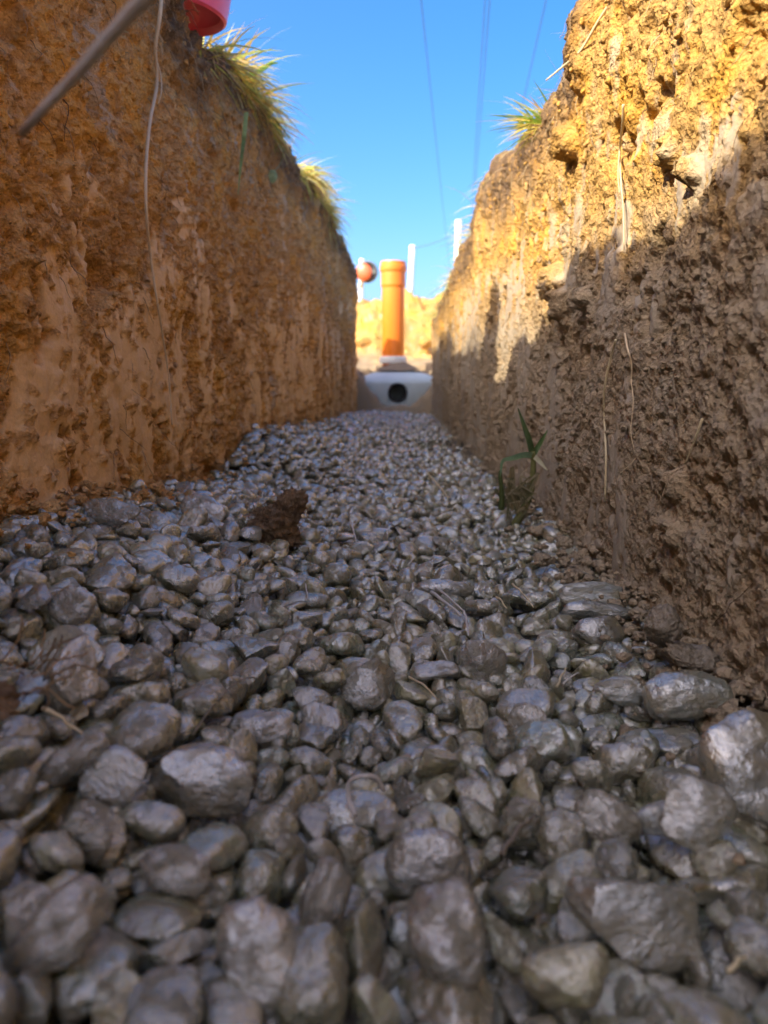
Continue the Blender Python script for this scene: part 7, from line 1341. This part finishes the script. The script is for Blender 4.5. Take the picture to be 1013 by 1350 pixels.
# ---------------------------------------------------------------- things lying on the gravel
def surf(px, py, lift=.0): return at_ground(px, py, lift)
g = surf(362, 722)
cl = empty('soil_clod', g); tag(cl, 'dark crumbly soil clod with fine roots lying on the gravel left of centre', 'soil clod')
chunk('clod_body', g+Vector((-.002, .02, .024)), (.034, .030, .026), 'clod', 301, cl, (.1, .1, .4), 2, .55, 5)
chunk('clod_lump', g+Vector((.018, .022, .050)), (.016, .018, .022), 'clod', 305, cl, (.3, .2, 1), 2, .55, 5)
B = Bag()
for k in range(90):
    a = RG.uniform(0, 6.28); p = g+Vector((.036*math.cos(a)*RG.uniform(.4, 1), .02+.03*math.sin(a), RG.uniform(.005, .06))); d = Vector((math.cos(a), math.sin(a), RG.uniform(-.6, .6)))
    P = [p]
    for q in range(5): d = (d+Vector(RG.normal(0, .5, 3))).normalized(); P.append(P[-1]+d*RG.uniform(.003, .006))
    v, f = tube(P, .0005, 3); B.add(v, f, [(.30, .2, .11), (.18, .11, .06)][k % 2])
tag(B.obj('fine_roots', M['crumb'], cl), kind='stuff')
g = surf(15, 965, .01)
cl = empty('soil_clod', g); tag(cl, 'brown rooty soil clod at the left edge among the stones', 'soil clod')
chunk('clod_body', g+Vector((-.03, .01, .006)), (.026, .024, .014), 'clod', 311, cl, (.1, .3, .4), 2, .5, 5)
B = Bag()
for k in range(24):
    a = RG.uniform(-2, 2); p = g+Vector((-.02+.03*math.cos(a), .01+.03*math.sin(a), RG.uniform(.01, .03))); d = Vector((math.cos(a), math.sin(a), RG.uniform(-.3, .6))); P = [p]
    for q in range(5): d = (d+Vector(RG.normal(0, .4, 3))).normalized(); P.append(P[-1]+d*RG.uniform(.003, .007))
    v, f = tube(P, .0006, 3); B.add(v, f, [(.42, .28, .14), (.22, .14, .07)][k % 2])
tag(B.obj('fine_roots', M['crumb'], cl), kind='stuff')
g = surf(878, 885, .01); ml = empty('mud_lump', g); tag(ml, 'upright wet mud lump against the foot of the right wall', 'mud lump')
chunk('lump_top', g+Vector((.002, .02, .030)), (.013, .013, .018), 'mud', 321, ml, (.1, .1, .3), 3, .3, 5); chunk('lump_base', g+Vector((.022, .012, .006)), (.024, .018, .011), 'mud', 322, ml, (0, .2, .2), 3, .35, 5)

RT = np.random.RandomState(9)
def litter(name, a, b, r, mat, label, cat, bend=.002, lift=.014):
    A, Bv = surf(*a, lift), surf(*b, lift); P = []
    for t in np.linspace(0, 1, 7):
        P.append(A.lerp(Bv, t)+Vector((0, 0, bend*math.sin(t*math.pi)))+Vector(RT.normal(0, .0004, 3)))
    r *= .62
    v, f = tube(smooth_path(P, 3), [r*(1-.45*t) for t in np.linspace(0, 1, 19)], 6)
    tag(mesh_obj(name, v, f, M[mat]), label, cat, 'straws and twigs on the gravel')
litter('straw', (552, 612), (592, 657), .0042, 'straw', 'yellowish straw lying on the far gravel near the middle', 'straw')
litter('straw', (569, 781), (607, 812), .0034, 'twig', 'flat grey reed piece on the gravel in the middle', 'straw')
litter('straw', (575, 775), (612, 806), .0024, 'twig', 'narrow grey reed strip right beside the flat reed piece', 'straw')
litter('straw', (612, 806), (618, 838), .0020, 'twig', 'short grey straw standing below the flat reed piece', 'straw')
litter('straw', (676, 770), (703, 800), .0020, 'straw', 'pale straw crossing a stone right of centre', 'straw')
litter('straw', (655, 788), (668, 802), .0020, 'straw', 'tiny pale straw stub right of centre', 'straw')
litter('straw', (540, 893), (576, 920), .0016, 'straw', 'thin pale straw lying across dark stones in the centre', 'straw')
litter('twig', (462, 688), (470, 715), .0028, 'twig', 'short dark twig standing up behind the soil clod', 'twig')
litter('straw', (402, 760), (406, 790), .0018, 'twig', 'thin dark stalk in front of the soil clod', 'straw')
litter('straw', (404, 655), (470, 668), .0020, 'straw', 'faint straw behind the soil clod', 'straw')
litter('twig', (255, 968), (345, 895), .0011, 'mud', 'hair thin dark root stretched over the stones left of centre', 'twig', .012)
litter('straw', (57, 935), (108, 968), .0022, 'straw', 'pale split straw beside the pointed stone on the left', 'straw')
litter('twig', (660, 1128), (705, 1075), .0026, 'mud', 'dark bent stem between stones right of centre', 'twig')
litter('straw', (960, 1283), (985, 1262), .0020, 'straw', 'short pale straw in the lower right corner', 'straw')
litter('straw', (735, 905), (748, 880), .0016, 'straw', 'frayed straw bits in front of the right hand stones', 'straw')
litter('straw', (742, 903), (765, 888), .0014, 'twig', 'frayed grey straw bits beside the pale ones on the right', 'straw')
P = smooth_path([surf(468, 1075, .012), surf(459, 1050, .016), surf(462, 1030, .024), surf(480, 1023, .030), surf(497, 1026, .026), surf(506, 1042, .016)], 5)
v, f = tube(P, .0013, 6); tag(mesh_obj('root', v, f, M['twig']), 'small curled grey root looping over stones below the centre', 'root', 'straws and twigs on the gravel')

# ---------------------------------------------------------------- green plant at the foot of the right wall
y0 = 1.20
pl = empty('leek_like_plant', at(680, 688, y0)); pl.name = 'weed_plant'
tag(pl, 'green broken weed with strap leaves at the foot of the right wall', 'plant')
def stemlike(name, pix, r, col, ys_=None):
    P = smooth_path([at(a, b, y0+c) for a, b, c in pix], 5); n = len(P)
    B = Bag(); v, f = tube(P, [r*(1-.5*i/(n-1)) for i in range(n)], 8); B.add(v, f, col); return B.obj(name, M['grass'], pl)
stemlike('stem', [(678, 694, 0), (690, 672, .0), (700, 648, .0), (703, 620, .0), (703, 595, 0)], .0075, (.26, .26, .09))
stemlike('stem', [(661, 672, -.02), (662, 652, -.02), (660, 630, -.02), (660, 620, -.02)], .005, (.13, .17, .05))
def leaf(pix, w, col):
    P = smooth_path([at(a, b, y0+c) for a, b, c in pix], 5); V, F = [], []
    for i, p in enumerate(P):
        t = i/(len(P)-1); d = (P[min(i+1, len(P)-1)]-P[max(i-1, 0)]).normalized(); side = d.cross(Vector((.2, 1, .1))).normalized(); ww = w*.5*(1-t**2)+.0006
        V += [(p-side*ww)[:], (p+Vector((0, .5, -.3))*ww)[:], (p+side*ww)[:]]
        if i: o = 3*i-3; F += [(o, o+1, o+4, o+3), (o+1, o+2, o+5, o+4)]
    B = Bag(); B.add(V, F, col); B.obj('leaf', M['grass'], pl)
leaf([(703, 600, 0), (697, 578, -.01), (690, 558, -.01), (683, 538, -.01)], .009, (.10, .15, .05))
leaf([(703, 600, 0), (710, 588, .01), (716, 578, .01), (722, 567, .012)], .008, (.09, .16, .04))
leaf([(702, 600, -.005), (690, 600, -.02), (676, 604, -.03), (663, 608, -.03), (660, 628, -.03)], .009, (.24, .38, .20))
leaf([(705, 602, -.005), (713, 610, -.02), (722, 620, -.03)], .007, (.62, .60, .42))
for k in range(34):
    a = RG.uniform(660, 700); b = RG.uniform(640, 680)
    leaf([(a, b, -.005), (a+RG.uniform(-12, 12), b-RG.uniform(5, 25), -.01), (a+RG.uniform(-16, 16), b-RG.uniform(-10, 25), -.012)], RG.uniform(.003, .006), [(.30, .24, .12), (.20, .19, .09), (.42, .36, .22)][k % 3])

# pale boulder and dry shrubs on the far bank
for (px, py, y, s, lab) in ((548, 432, 7.9, .09, 'pale soil lump on the far bank right of the orange pipe'), (478, 455, 7.4, .10, 'yellow soil lump on the far bank left of the orange pipe'), (560, 452, 7.3, .08, 'yellow soil lump on the far bank beside the right wall')):
    c = at(px, py, y); tag(chunk('bank_lump', c, (s, s*.8, s*.7), 'soil_right', int(px), None, (.2, .1, .5), 3, .3), lab, 'soil lump', 'soil lumps on the far bank')
B = Bag()
for k in range(520):
    x = RG.uniform(-.75, .75); y = RG.uniform(7.3, 9.0); z = float(pit_z(np.array([x]), np.array([y]))[0])
    v, f = blade((x, y, z-.01), (RG.normal(0, .5), RG.normal(0, .5)-.3, 1), RG.uniform(.04, .16), .012, RG.uniform(.4, 1.6), 3)
    B.add(v, f, DRY[RG.randint(5)] if RG.rand() > .3 else GREEN[RG.randint(3)])
tag(B.obj('bank_grass', M['grass']), 'dry grass growing on the far bank behind the orange pipe', 'grass', kind='stuff')
